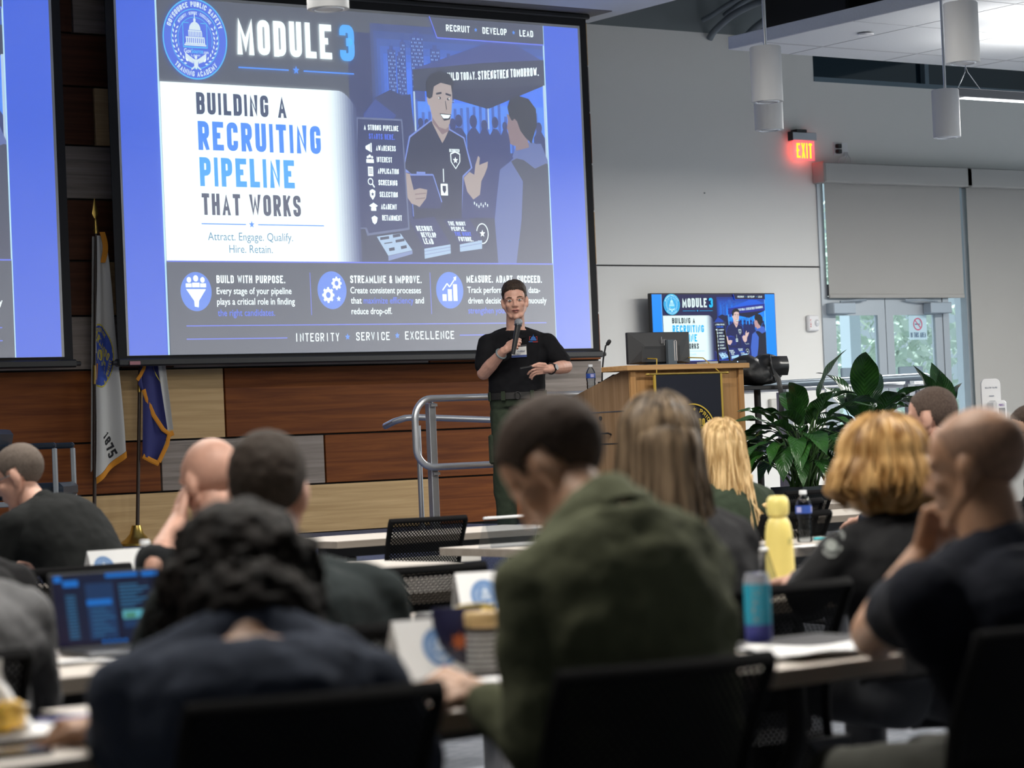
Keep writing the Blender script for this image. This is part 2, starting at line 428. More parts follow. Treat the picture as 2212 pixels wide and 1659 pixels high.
b = MB(); b.bx(20.19, 23.6, 20.06, 20.07, .12, 3.85); b.bx(18.4, 20.1, 20.06, 20.07, 2.72, 3.95); b.build('pane', pane_glass, w1)
b = MB(); b.bx(18.36, 24.5, 19.99, 20.12, 4.88, 4.93); b.bx(20.0, 20.06, 19.99, 20.12, 4.93, 5.9); b.bx(22.4, 22.46, 19.99, 20.12, 4.93, 5.9)
w2 = struct(b.build('window_2', mat('high_frame', (.10, .15, .19), .5))); b = MB(); b.bx(18.36, 24.5, 20.06, 20.07, 4.93, 5.9); b.build('pane', high_glass, w2)
for k, (x0, x1) in enumerate([(18.405, 19.235), (19.245, 20.095)]):
    b = MB(); frame_rect(b, x0, x1, .02, 2.59, .11, 19.99, 20.05, .25, .20)
    d = struct(b.build('door_%d' % (k + 1), alum_frame))
    b = MB(); b.bx(x0 + .11, x1 - .11, 20.015, 20.025, .27, 2.39); b.build('pane', pane_glass, d)
    b = MB(); b.bx(x0 + .14, x0 + .44 if k == 0 else x0 + .50, 19.96, 19.995, 1.50, 1.83, .01)
    b.build('push_plate', mat('push_plate', (.20, .27, .33), .5), d)
    cx = x0 + .12 if k == 0 else x1 - .14
    b = MB(); b.bx(cx - .15, cx + .17, 19.86, 19.99, 2.40, 2.52, .008); b.tube([(cx, 19.92, 2.53), (cx + (.22 if k == 0 else -.25), 19.88, 2.545), (cx + (.40 if k == 0 else -.45), 19.95, 2.55)], .012, 8)
    b.build('door_closer', mat('closer', (.36, .42, .48), .45, .5), d)
# no smoking sign stuck on the right-hand door
sx, sz = 19.616, 2.119
# ---------------------------------------------------------------- lettering
GL = {
 'A': [[(0, 0), (.5, 1), (1, 0)], [(.2, .27), (.8, .27)]],
 'B': [[(0, 0), (0, 1), (1, 1, 1), (1, .53, 1), (0, .53)], [(0, .53), (1, .53, 1), (1, 0, 1), (0, 0)]],
 'C': [[(1, .68), (1, 1, 1), (0, 1, 1), (0, 0, 1), (1, 0, 1), (1, .32)]],
 'D': [[(0, 0), (0, 1), (1, 1, 1), (1, 0, 1), (0, 0)]],
 'E': [[(1, 1), (0, 1), (0, 0), (1, 0)], [(0, .52), (.86, .52)]],
 'F': [[(1, 1), (0, 1), (0, 0)], [(0, .5), (.86, .5)]],
 'G': [[(1, .70), (1, 1, 1), (0, 1, 1), (0, 0, 1), (1, 0, 1), (1, .46), (.55, .46)]],
 'H': [[(0, 0), (0, 1)], [(1, 0), (1, 1)], [(0, .52), (1, .52)]],
 'I': [[(.5, 0), (.5, 1)]],
 'J': [[(1, 1), (1, 0, 1), (0, 0, 1), (0, .3)]],
 'K': [[(0, 0), (0, 1)], [(1, 1), (0, .40)], [(.38, .62), (1, 0)]],
 'L': [[(0, 1), (0, 0), (1, 0)]],
 'M': [[(0, 0), (0, 1), (.5, .2), (1, 1), (1, 0)]],
 'N': [[(0, 0), (0, 1), (1, 0), (1, 1)]],
 'O': [[(0, .5), (0, 1, 1), (1, 1, 1), (1, 0, 1), (0, 0, 1), (0, .5)]],
 'P': [[(0, 0), (0, 1), (1, 1, 1), (1, .45, 1), (0, .45)]],
 'Q': [[(0, .5), (0, 1, 1), (1, 1, 1), (1, 0, 1), (0, 0, 1), (0, .5)], [(.6, .22), (1.05, -.04)]],
 'R': [[(0, 0), (0, 1), (1, 1, 1), (1, .47, 1), (0, .47)], [(.5, .47), (1, 0)]],
 'S': [[(1, .72), (1, 1, 1), (0, 1, 1), (0, .56, 1), (1, .44, 1), (1, 0, 1), (0, 0, 1), (0, .28)]],
 'T': [[(0, 1), (1, 1)], [(.5, 0), (.5, 1)]],
 'U': [[(0, 1), (0, 0, 1), (1, 0, 1), (1, 1)]],
 'V': [[(0, 1), (.5, 0), (1, 1)]],
 'W': [[(0, 1), (.24, 0), (.5, .8), (.76, 0), (1, 1)]],
 'X': [[(0, 0), (1, 1)], [(0, 1), (1, 0)]],
 'Y': [[(0, 1), (.5, .45), (1, 1)], [(.5, .45), (.5, 0)]],
 'Z': [[(0, 1), (1, 1), (0, 0), (1, 0)]],
 '1': [[(.15, .8), (.6, 1), (.6, 0)]], '5': [[(1, 1), (0, 1), (0, .58), (1, .58, 1), (1, 0, 1), (0, 0, 1), (0, .22)]],
 '3': [[(0, .76), (0, 1, 1), (1, 1, 1), (1, .53, 1), (.4, .53)], [(.4, .53), (1, .53, 1), (1, 0, 1), (0, 0, 1), (0, .24)]],
 '7': [[(0, 1), (1, 1), (.4, 0)]],
 '8': [[(0, .76), (0, 1, 1), (1, 1, 1), (1, .53, 1), (0, .53, 1), (0, .76)], [(0, .26), (0, .53, 1), (1, .53, 1), (1, 0, 1), (0, 0, 1), (0, .26)]],
 '&': [[(1, 0), (.1, .76, 1), (.2, 1, 1), (.75, 1, 1), (.75, .68, 1), (0, .34, 1), (0, 0, 1), (.7, 0, 1), (1, .5)]],
 '.': [[(.5, .0), (.5, .03)]], '-': [[(.1, .45), (.9, .45)]], '·': [[(.5, .48), (.5, .52)]], ',': [[(.5, .03), (.3, -.14)]],
}
WID = {'I': .34, '.': .34, '·': .5, ',': .34, 'M': 1.35, 'W': 1.5, '1': .7, '-': .7, 'L': .9, 'T': .95, 'A': 1.08, 'Y': 1.0, ' ': .55}
def fillet(pts, rad):
    out = []
    for i, p in enumerate(pts):
        v = Vector((p[0], p[1]))
        if len(p) > 2 and 0 < i < len(pts) - 1:
            a = Vector(pts[i - 1][:2]) - v; c = Vector(pts[i + 1][:2]) - v
            r_ = min(rad, a.length * .5, c.length * .5); a.normalize(); c.normalize()
            p0, p2 = v + a * r_, v + c * r_
            for k in range(5):
                t = k / 4; out.append(p0 * (1 - t) ** 2 + v * 2 * t * (1 - t) + p2 * t * t)
        else: out.append(v)
    return [v for i, v in enumerate(out) if i == 0 or (v - out[i - 1]).length > 1e-4 * max(1.0, rad)]
def stroke_quads(pts, t):          # a polyline of thickness t as flat polygons, mitred
    n = len(pts); L_, R_ = [], []
    for i in range(n):
        d0 = (pts[i] - pts[i - 1]).normalized() if i > 0 else None
        d1 = (pts[i + 1] - pts[i]).normalized() if i < n - 1 else None
        if d0 is None: d0 = d1
        if d1 is None: d1 = d0
        n0 = Vector((-d0.y, d0.x)); n1 = Vector((-d1.y, d1.x)); m = n0 + n1
        if m.length < .3: m = n0
        m.normalize(); k = t / 2 / max(.45, m.dot(n0))
        L_.append(pts[i] + m * k); R_.append(pts[i] - m * k)
    return [(L_[i], R_[i], R_[i + 1], L_[i + 1]) for i in range(n - 1)]
def caps_text(s, x0, x1, y0, y1, wt=.17):
    """Condensed capitals as flat polygons filling the box x0..x1 by y0..y1 (y up)."""
    H = y1 - y0; base = .40; gap = .12
    ws = [(base * WID.get(c, 1.0)) for c in s]
    tot = sum(ws) + gap * (len(s) - 1)
    kx = (x1 - x0) / tot; out = []; x = x0
    tv = wt * H; th = min(wt * H * 1.08, .42 * base * kx)
    for c, w in zip(s, ws):
        W_ = w * kx
        for pl in GL.get(c, []):
            a = x + th / 2; bw = max(0.0, W_ - th)
            if c in 'I.·': a, bw = x + W_ / 2, 0
            pts = [(a + p[0] * bw, y0 + tv / 2 + p[1] * (H - tv), *p[2:]) for p in pl]
            if c in '.·':
                ym = y0 + (.5 * H - .5 * th if c == '·' else 0); out += stroke_quads([Vector((a, ym)), Vector((a, ym + th))], th); continue
            f = fillet(pts, .42 * base * kx)
            for e, n_ in ((0, 1), (-1, -2)):
                px_, py_ = pl[e][0], pl[e][1]; d = (f[e] - f[n_]).normalized()
                if (abs(d.x) > .98 and px_ in (0, 1)) or (abs(d.y) > .3 and py_ in (0, 1)): f[e] = f[e] + d * max(th, tv) * .6
            for q in stroke_quads(f, th):
                if c not in ',Q': q = tuple(Vector((min(max(v.x, x), x + W_), min(max(v.y, y0), y1))) for v in q)
                out.append(q)
        x += (w + gap) * kx
    return out
def font_text(s, x0, x1, y0, size, bold=0.0):
    """Lower-case running text from the built-in font, squeezed to x0..x1; size is the em."""
    cu = bpy.data.curves.new('t', 'FONT'); cu.body = s; cu.size = size; cu.resolution_u = 3; cu.offset = bold * size
    ob = bpy.data.objects.new('t', cu); me = bpy.data.meshes.new_from_object(ob)
    vs = [v.co.copy() for v in me.vertices]; fs = [tuple(p.vertices) for p in me.polygons]
    bpy.data.objects.remove(ob); bpy.data.curves.remove(cu); bpy.data.meshes.remove(me)
    if not vs: return []
    a = min(v.x for v in vs); w = max(v.x for v in vs) - a; k = (x1 - x0) / w
    return [tuple(Vector((x0 + (vs[i].x - a) * k, y0 + vs[i].y)) for i in f) for f in fs]
def star(cx, cy, r, r2=None, n=5, a0=PI / 2):
    r2 = r2 or r * .42
    return [Vector((cx + (r if k % 2 == 0 else r2) * math.cos(a0 + PI * k / n), cy + (r if k % 2 == 0 else r2) * math.sin(a0 + PI * k / n))) for k in range(2 * n)]
def disc(cx, cy, rx, ry=None, n=40):
    ry = ry or rx
    return [Vector((cx + rx * math.cos(2 * PI * k / n), cy + ry * math.sin(2 * PI * k / n))) for k in range(n)]
def ringq(cx, cy, rx, ry, w, n=60, a0=0, a1=2 * PI):
    out = []
    for k in range(n):
        q0, q1 = a0 + (a1 - a0) * k / n, a0 + (a1 - a0) * (k + 1) / n
        f = lambda q, d: Vector((cx + (rx + d) * math.cos(q), cy + (ry + d) * math.sin(q)))
        out.append((f(q0, -w / 2), f(q0, w / 2), f(q1, w / 2), f(q1, -w / 2)))
    return out
def arc_text(s, cx, cy, r, h, a_mid, span, wt=.2, inward=False, aspect=1.0):
    """Capitals bent along a circle; angles in degrees, reading clockwise (or the other way along the bottom)."""
    qs = caps_text(s, 0, 1, 0, h, wt) ; out = []
    for q in caps_text(s, 0, R(span) * r, 0, h, wt):
        pts = []
        for p in q:
            if not inward: a = R(a_mid + span / 2) - p.x / r; rr = r + p.y
            else: a = R(a_mid - span / 2) + p.x / r; rr = r - p.y
            pts.append(Vector((cx + rr * math.cos(a), cy + rr * math.sin(a) * aspect)))
        out.append(tuple(pts))
    return out
def seal_polys(cx, cy, r, detail=True):
    """The round training academy seal with capitol dome, laurel and eagle: list of (colour key, polygons)."""
    o = []
    o.append(('seal_blue', [disc(cx, cy, r, n=60)]))
    o.append(('seal_ring', ringq(cx, cy, r * .98, r * .98, r * .035) + ringq(cx, cy, r * .73, r * .73, r * .022) + ringq(cx, cy, r * .53, r * .53, r * .016, 40, R(-20), R(200))))
    wh = []
    if detail:
        wh += arc_text('GOVSOURCE PUBLIC SAFETY', cx, cy, r * .79, r * .13, 90, 140)
        wh += arc_text('TRAINING ACADEMY', cx, cy, r * .93, r * .13, 270, 92, inward=True)
        wh += arc_text('INTEGRITY · SERVICE · EXCELLENCE', cx, cy, r * .60, r * .075, 90, 104, wt=.15)
    for sg in (-1, 1):                 # laurel
        for k in range(9):
            a = R(-62 + 11 * k) if sg > 0 else R(180 + 62 - 11 * k)
            for dr in (.60, .69):
                p = Vector((cx + r * dr * math.cos(a), cy + r * dr * math.sin(a))); t = Vector((-math.sin(a), math.cos(a))) * sg
                nn = Vector((math.cos(a), math.sin(a))) * (1 if dr > .65 else -1)
                d = (t + nn * .45).normalized(); e = Vector((-d.y, d.x)); L_ = r * .085
                wh.append([p - d * L_ * .6, p + e * L_ * .3, p + d * L_ * .7, p - e * L_ * .3])
    # capitol dome
    u = r * .01
    def rc(x0, x1, y0, y1): return [Vector((cx + x0 * u, cy + y0 * u)), Vector((cx + x1 * u, cy + y0 * u)), Vector((cx + x1 * u, cy + y1 * u)), Vector((cx + x0 * u, cy + y1 * u))]
    dome = [Vector((cx + 18 * u * math.cos(PI * k / 12), cy + 22 * u + 20 * u * math.sin(PI * k / 12))) for k in range(13)]
    wh += [dome, rc(-3.5, 3.5, 42, 50), rc(-1.2, 1.2, 50, 62), rc(-21, 21, 18, 21), rc(-29, 29, 2, 5), rc(-31, 31, -13, -10), rc(-34, 34, -17, -13.6)]
    for k in range(9): wh.append(rc(-20 + 4.9 * k, -17 + 4.9 * k, 6, 18))
    for k in range(10): wh.append(rc(-28 + 6 * k, -24.5 + 6 * k, -10, 2))
    o.append(('seal_ring', [rc(-38, -36, -20, 40), rc(36, 38, -20, 40), rc(-38, -18, 38, 40), rc(18, 38, 38, 40), rc(-38, 38, -22, -19)]))
    # eagle
    for sg in (-1, 1):
        for k in range(5):
            wh.append([Vector((cx + sg * (6 + 5 * k) * u, cy + (-50 + 2.6 * k) * u)), Vector((cx + sg * (11 + 5.4 * k) * u, cy + (-47 + 3.4 * k) * u)), Vector((cx + sg * (12 + 5 * k) * u, cy + (-58 + 2 * k) * u)), Vector((cx + sg * (9 + 4 * k) * u, cy + (-62 + 1.5 * k) * u))])
        wh.append([Vector((cx + sg * 5 * u, cy - 66 * u)), Vector((cx + sg * 16 * u, cy - 74 * u)), Vector((cx + sg * 14 * u, cy - 77 * u)), Vector((cx + sg * 3 * u, cy - 70 * u))])
    wh += [[Vector((cx - 7 * u, cy - 50 * u)), Vector((cx + 7 * u, cy - 50 * u)), Vector((cx + 6 * u, cy - 66 * u)), Vector((cx, cy - 76 * u)), Vector((cx - 6 * u, cy - 66 * u))], disc(cx, cy - 45 * u, 4.5 * u, n=12)]
    if detail:
        wh += font_text('Gov', cx - 36 * u, cx - 14 * u, cy - 35 * u, 15 * u, .02) + font_text('.com', cx + 24 * u, cx + 40 * u, cy - 35 * u, 11 * u, .02) + caps_text('LJMMX', cx - 14 * u, cx + 14 * u, cy - 43 * u, cy - 38 * u, .18)
    o.append(('seal_white', wh))
    if detail: o.append(('seal_ring', font_text('Source', cx - 13 * u, cx + 23 * u, cy - 35 * u, 15 * u, .02)))
    return o

def slide_layers():
    """The presentation slide, in slide units 0..1500 by 0..1000 measured from its upper left corner (y down)."""
    o = []
    F = lambda pts: [Vector((x, -y)) for x, y in pts]
    rect = lambda x0, y0, x1, y1: F([(x0, y0), (x1, y0), (x1, y1), (x0, y1)])
    add = lambda k, polys: o.append((k, polys))
    T = lambda s, x0, x1, yt, yb, wt=.17: caps_text(s, x0, x1, -yb, -yt, wt)
    L_ = lambda x0, y0, x1, y1, w: stroke_quads(F([(x0, y0), (x1, y1)]), w)
    add('bar', [rect(-137, 0, 0, 1000), rect(1500, 0, 1652, 1000)])
    add('dark', [rect(0, 0, 1500, 1000)])
    add('edge', [rect(-3, 0, 3, 1000), rect(1497, 0, 1503, 1000)])
    # ---- picture on the right
    add('pic_dark', [rect(700, 60, 1497, 738)])
    for k in range(7): add('sky%d' % k, [rect(790 + 12 * k, 30 + 22 * k, 1497, 330 - 6 * k)])
    for x, y, w in ((855, 105, 32), (890, 122, 26), (905, 80, 22), (948, 58, 50), (1025, 95, 40), (1085, 118, 30)):
        add('tower', [F([(x, 330), (x, y), (x + w * .25, y), (x + w * .25, y - 12), (x + w * .7, y - 12), (x + w * .7, y), (x + w, y), (x + w, 330)])])
        add('tower_lit', [rect(x + 3 + 6 * i, y + 8 + 11 * j, x + 6 + 6 * i, y + 13 + 11 * j) for i in range(int(w / 6)) for j in range(14) if (i * 7 + j * 5) % 3])
    add('pic_dark', [F([(740, 330), (800, 250), (860, 225), (905, 240), (940, 235), (952, 420), (730, 420)])])
    add('tower', [F([(752, 300), (800, 255), (880, 300), (868, 312), (752, 312)])])
    add('skyglow', [rect(955, 255, 1497, 420)])
    add('sky3', [rect(955 + 26 * i, 250 + (i * 37) % 40, 955 + 26 * i + 12, 420) for i in range(20)])
    add('crowd', [rect(951, 400, 1497, 600)])
    for x, s in ((1105, 1.0), (1130, 1.15), (1190, 1.2), (1235, 1.0), (1280, 1.05), (1465, 1.0), (1320, .8), (975, .8), (1000, .7)):
        add('crowd', [disc(x, -(308 if s > 1 else 318), 13 * s, 17 * s, 16), F([(x - 26 * s, 480), (x - 24 * s, 350), (x - 8 * s, 328), (x + 8 * s, 328), (x + 24 * s, 350), (x + 26 * s, 480)])])
    # canopy tent
    add('tent_top', [F([(952, 160), (1110, 112), (1267, 64), (1380, 66), (1497, 112), (1497, 150), (952, 172)])])
    add('tent_dark', [F([(952, 161), (1240, 128), (1497, 107), (1497, 186), (1253, 268), (1010, 224), (952, 223)])])
    add('tent_mid', [F([(952, 161), (1240, 128), (1497, 107), (1497, 184), (1240, 205), (952, 224)])])
    add('pole', [rect(951, 226, 957, 345), rect(1251, 266, 1255, 330), rect(1489, 186, 1496, 420)])
    tw = []
    for s, x0, x1, yt0, yb0 in (('BUILD', 1076, 1138, 163, 187), ('TODAY.', 1145, 1210, 158, 182), ('STRENGTHEN', 1217, 1345, 148, 175), ('TOMORROW.', 1353, 1473, 136, 162)):
        tw += [tuple(Vector((v.x, v.y + (v.x - (x0 + x1) / 2) * .085)) for v in q) for q in T(s, x0, x1, yt0, yb0)]
    add('white', tw)
    # visitor seen from behind, in hooded top with backpack
    add('hoodie', [F([(1268, 738), (1256, 632), (1274, 536), (1292, 452), (1337, 425), (1400, 372), (1470, 367), (1497, 420), (1497, 738)])])
    add('hood_dark', [F([(1340, 425), (1400, 400), (1497, 430), (1497, 738), (1345, 738), (1375, 600), (1387, 485)])])
    add('hoodie', [F([(1345, 412), (1362, 380), (1430, 362), (1478, 380), (1495, 425), (1440, 445), (1395, 420)])])
    add('skin_shade', [F([(1330, 280), (1334, 300), (1328, 326), (1332, 330), (1340, 372), (1362, 378), (1364, 392), (1420, 380), (1400, 300)])])
    add('hair', [F([(1334, 259), (1345, 236), (1380, 222), (1425, 230), (1455, 260), (1456, 310), (1430, 368), (1405, 350), (1385, 330), (1372, 300), (1350, 300), (1340, 286)])])
    add('skin_shade', [disc(1362, -312, 9, 18, 14)])
    # recruiter behind the table
    add('shirt_edge', [F([(889, 470), (900, 450), (926, 361), (1017, 308), (1083, 330), (1150, 358), (1178, 449), (1140, 478), (1125, 600), (930, 600), (925, 470)])])
    add('shirt', [F([(902, 456), (931, 365), (1017, 313), (1083, 335), (1146, 361), (1171, 449), (1136, 474), (1122, 640), (934, 640), (928, 472)])])
    add('skin', [F([(1019, 250), (1022, 320), (1059, 378), (1072, 362), (1088, 335), (1090, 300)])])
    add('skin', [F([(1010, 200), (1013, 262), (1022, 300), (1048, 330), (1074, 335), (1092, 318), (1102, 280), (1107, 240), (1106, 196), (1060, 186)]), disc(1013, -247, 9, 19, 14)])
    add('skin_shade', [F([(1022, 300), (1048, 330), (1074, 335), (1088, 328), (1088, 340), (1060, 352), (1024, 318)])])
    add('hair', [F([(1003, 240), (1003, 196), (1022, 172), (1060, 160), (1100, 168), (1116, 192), (1107, 228), (1104, 202), (1062, 196), (1034, 208), (1026, 240), (1014, 246)])])
    add('hair', L_(1042, 230, 1064, 226, 6) + L_(1080, 228, 1102, 233, 6) + [disc(1056, -242, 5, 4, 10), disc(1090, -244, 5, 4, 10)] + L_(1078, 250, 1082, 276, 3))
    add('hair', [F([(1052, 288), (1100, 290), (1092, 306), (1070, 310)])])
    add('white', [F([(1056, 291), (1097, 292), (1088, 302), (1068, 303)]), disc(1053, -242, 2, 2, 8), disc(1093, -243, 2, 2, 8)])
    add('skin', [F([(902, 470), (930, 475), (938, 530), (985, 515), (990, 540), (958, 570), (925, 562), (889, 520)]), F([(1140, 480), (1165, 462), (1184, 470), (1190, 440), (1203, 412), (1210, 418), (1206, 440), (1243, 428), (1240, 445), (1226, 470), (1212, 488), (1204, 530), (1176, 545), (1152, 522)])])
    add('board', [F([(924, 478), (1016, 476), (1047, 560), (1040, 575), (950, 575)])])
    add('shirt_edge', L_(924, 476, 1016, 474, 5) + L_(1016, 474, 1047, 556, 4) + [rect(950, 466, 985, 476)])
    add('skin', [F([(926, 524), (960, 515), (990, 520), (984, 545), (956, 572), (930, 560)])])
    add('skin_shade', L_(940, 534, 985, 530, 3) + L_(942, 548, 980, 544, 3))
    add('white', [rect(1045, 500, 1073, 535)] + T('RECRUITER', 1086, 1127, 394, 404, .2) + L_(1058, 455, 1058, 495, 3))
    add('shirt', [F([(1052, 506), (1066, 506), (1066, 520), (1059, 530), (1052, 520)])])
    for cx, cy, s in ((1109, 428, 1), (1207, 648, 1.25)):
        sh = [(-20, -20), (0, -27), (20, -20), (19, 5), (0, 27), (-19, 5)]
        add('white', [F([(cx + x * s, cy + y * s) for x, y in sh])]); add('shirt', [F([(cx + x * s * .84, cy + y * s * .86) for x, y in sh])]); add('white', [star(cx, -cy, 11 * s)])
    # table with stacks and cup
    add('table', [F([(700, 640), (760, 612), (1260, 600), (1268, 738), (700, 738)])])
    add('cup', [F([(1178, 600), (1236, 600), (1228, 690), (1188, 690)])]); add('white', [star(1207, -648, 12)] + [rect(1178 + 9 * i, 552 + (i * 5) % 12, 1181 + 9 * i, 560 + (i * 5) % 12) for i in range(7)])
    add('white', ringq(1207, -648, 24, 30, 3, 24))
    add('board', [F([(912, 611), (1013, 600), (1074, 680), (968, 695)]), F([(1051, 609), (1154, 601), (1204, 667), (1111, 681)])])
    add('paper', [F([(782, 662), (875, 651), (920, 701), (824, 718)]), F([(968, 696), (1074, 682), (1074, 709), (968, 726)]), F([(1112, 682), (1204, 668), (1203, 694), (1112, 704)])])
    add('paper_mid', [F([(824, 719), (920, 702), (920, 712), (824, 733)])] + L_(968, 704, 1074, 690, 2) + L_(968, 714, 1074, 699, 2) + L_(1112, 690, 1204, 677, 2))
    add('table', L_(795, 668, 830, 664, 8) + L_(845, 660, 875, 656, 9) + L_(810, 682, 842, 678, 3) + L_(855, 675, 890, 670, 8) + L_(828, 700, 850, 697, 9) + L_(875, 694, 898, 690, 9))
    sk = lambda qs, k, yc: [tuple(Vector((v.x + (-v.y - yc) * k, v.y + (v.x) * .0)) for v in q) for q in qs]
    add('white', sk(T('RECRUIT', 940, 1004, 628, 643, .2), .45, 635) + sk(T('DEVELOP', 958, 1018, 647, 662, .2), .45, 655) + sk(T('LEAD', 966, 1004, 665, 682, .2), .45, 673) + sk(T('THE RIGHT', 1068, 1138, 613, 625, .2), .4, 618) + sk(T('PEOPLE.', 1080, 1138, 629, 641, .2), .4, 635) + sk(T('FUTURE.', 1108, 1166, 659, 672, .2), .4, 665))
    add('accent', sk(T('THE RIGHT', 1094, 1160, 644, 656, .2), .4, 650))
    # sign board of stages
    add('sign_edge', [F([(722, 311), (901, 311), (913, 640), (745, 660), (738, 640), (698, 640)])]); add('pic_dark', [F([(727, 317), (896, 317), (907, 634), (752, 652), (744, 636), (704, 636)])])
    add('white', T('A STRONG PIPELINE', 749, 884, 332, 348))
    add('accent', T('STARTS HERE.', 767, 868, 358, 374))
    for s, x0, x1, y in (('AWARENESS', 793, 870, 400), ('INTEREST', 794, 854, 434), ('APPLICATION', 796, 879, 468), ('SCREENING', 797, 871, 502), ('SELECTION', 800, 871, 537), ('ACADEMY', 803, 865, 573), ('RETAINMENT', 806, 883, 606)):
        add('white', T(s, x0, x1, y - 8, y + 8))
    ic = [F([(752, 396), (770, 388), (770, 412), (752, 404)]), rect(772, 386, 776, 413)] + [disc(759, -428, 4, n=10), disc(767, -425, 5, n=10), disc(776, -428, 4, n=10), rect(753, 434, 782, 445)] + [rect(758, 456, 778, 484)] + ringq(766, -500, 9, 9, 3, 18) + L_(773, 507, 781, 517, 4) + [F([(761, 527), (772, 522), (783, 527), (782, 542), (772, 554), (762, 542)]), F([(757, 571), (774, 562), (791, 571), (774, 580)]), rect(764, 577, 784, 586), F([(764, 606), (776, 600), (788, 606), (784, 620), (776, 626), (768, 620)])]
    add('white', ic); add('pic_dark', L_(761, 463, 775, 463, 2) + L_(761, 469, 775, 469, 2) + L_(761, 475, 775, 475, 2) + [star(772, -537, 7)])
    # ---- white headline panel, softening into the picture
    add('white', [F([(3, 237), (600, 237), (600, 738), (3, 738)])])
    for k in range(12):
        x0 = 600 + 10 * k
        top = 237 + max(0, (k - 5)) ** 2 * 1.0
        add('fade%d' % min(11, k), [F([(x0, top), (x0 + 10, top + max(0, k - 5) * 2), (x0 + 10, 738), (x0, 738)])])
    add('head', T('BUILDING A', 128, 456, 262, 324, .2))
    add('blue_b', T('RECRUITING', 130, 580, 343, 425, .21)); add('blue_a', T('PIPELINE', 131, 476, 445, 527, .21)); add('head2', T('THAT WORKS', 134, 495, 547, 608, .2))
    add('blue_b', L_(130, 633, 290, 633, 3) + L_(334, 633, 580, 633, 3) + [star(311, -633, 11)])
    add('head3', font_text('Attract. Engage. Qualify.', 151, 461, -679, 33) + font_text('Hire. Retain.', 226, 384, -714, 33))
    # ---- header
    o.extend(seal_polys(133, -112, 115))
    add('white', T('MODULE', 284, 637, 43, 148, .22)); add('blue_a', T('3', 668, 724, 42, 148, .21))
    add('blue_b', L_(285, 185, 470, 185, 4) + L_(526, 185, 718, 185, 4) + [star(498, -184, 13)])
    add('dark2', [F([(1026, 0), (1053, 61), (1497, 61), (1497, 0)])]); add('line', L_(1025, -2, 1053, 61, 4) + L_(1053, 61, 1497, 61, 4))
    add('white', T('RECRUIT', 1091, 1188, 19, 39) + T('DEVELOP', 1241, 1342, 19, 39) + T('LEAD', 1396, 1454, 19, 39)); add('blue_b', [star(1213, -29, 7), star(1371, -29, 7)])
    # ---- footer
    add('dark', [rect(3, 738, 1497, 1000)]); add('line', L_(3, 739, 1497, 739, 4) + L_(519, 769, 519, 892, 2.5) + L_(985, 767, 985, 891, 2.5) + L_(62, 920, 1459, 920, 3) + L_(61, 957, 425, 957, 3) + L_(1095, 955, 1459, 955, 3))
    for cx in (101, 600, 1062): add('icon', [disc(cx, -824 if cx < 200 else -820, 55, 55)])
    fw = [disc(x, -y, r_, n=14) for x, y, r_ in ((101, 787, 9), (77, 791, 8), (125, 791, 8))] + [rect(88, 799, 114, 812), rect(65, 801, 86, 812), rect(116, 801, 137, 812), F([(66, 817), (136, 817), (110, 850), (108, 868), (94, 866), (93, 850)])]
    for gx, gy, gr in ((585, 834, 19), (618, 800, 16)):
        fw += ringq(gx, -gy, gr * .72, gr * .72, gr * .5, 24) + [[Vector((gx + gr * 1.22 * math.cos(q + d), -gy + gr * 1.22 * math.sin(q + d))) if e else Vector((gx + gr * .8 * math.cos(q + d), -gy + gr * .8 * math.sin(q + d))) for d, e in ((-.22, 0), (-.17, 1), (.17, 1), (.22, 0))] for q in (PI / 4 * k for k in range(8))]
    fw += [star(624, -845, 9)] + [rect(1032 + 22 * k, 832 - 15 * k, 1048 + 22 * k, 852) for k in range(3)] + L_(1033, 820, 1052, 800, 4) + L_(1052, 800, 1062, 810, 4) + L_(1062, 810, 1086, 784, 4) + [F([(1078, 782), (1091, 778), (1088, 792)])]
    add('white', fw)
    tx = T('BUILD WITH PURPOSE.', 175, 425, 778, 800) + T('STREAMLINE & IMPROVE.', 671, 950, 777, 799) + T('MEASURE. ADAPT. SUCCEED.', 1132, 1446, 775, 797)
    for s, x0, x1, y in (('Every stage of your pipeline', 174, 447, 831), ('plays a critical role in finding', 174, 458, 861), ('Create consistent processes', 670, 946, 829), ('that', 670, 712, 859), ('and', 922, 956, 859), ('reduce drop-off.', 671, 828, 890), ('Track performance with data-', 1134, 1437, 828), ('driven decisions to continuously', 1135, 1463, 860)):
        tx += font_text(s, x0, x1, -y, 27, .008)
    add('white', tx)
    add('accent', font_text('the right candidates.', 175, 383, -893, 27, .008) + font_text('maximize efficiency', 719, 915, -859, 27, .008) + font_text('strengthen your agency.', 1134, 1370, -890, 27, .008))
    def spaced(s, x0, x1, yt, yb):
        q = []; n = len(s); w = (x1 - x0) / (n + .45 * (n - 1)); 
        for k, c in enumerate(s):
            a = x0 + k * w * 1.45; ww = w if c != 'I' else w * .3; q += T(c, a + (w - ww) / 2, a + (w + ww) / 2, yt, yb, .12)
        return q
    add('white', spaced('INTEGRITY', 453, 620, 944, 968) + spaced('SERVICE', 685, 815, 943, 967) + spaced('EXCELLENCE', 876, 1072, 942, 966))
    add('blue_b', [star(652, -956, 10), star(845, -954, 10)])
    return o
SLIDE = slide_layers()
def mixc(a, b_, t): return tuple(a[i] * (1 - t) + b_[i] * t for i in range(3))
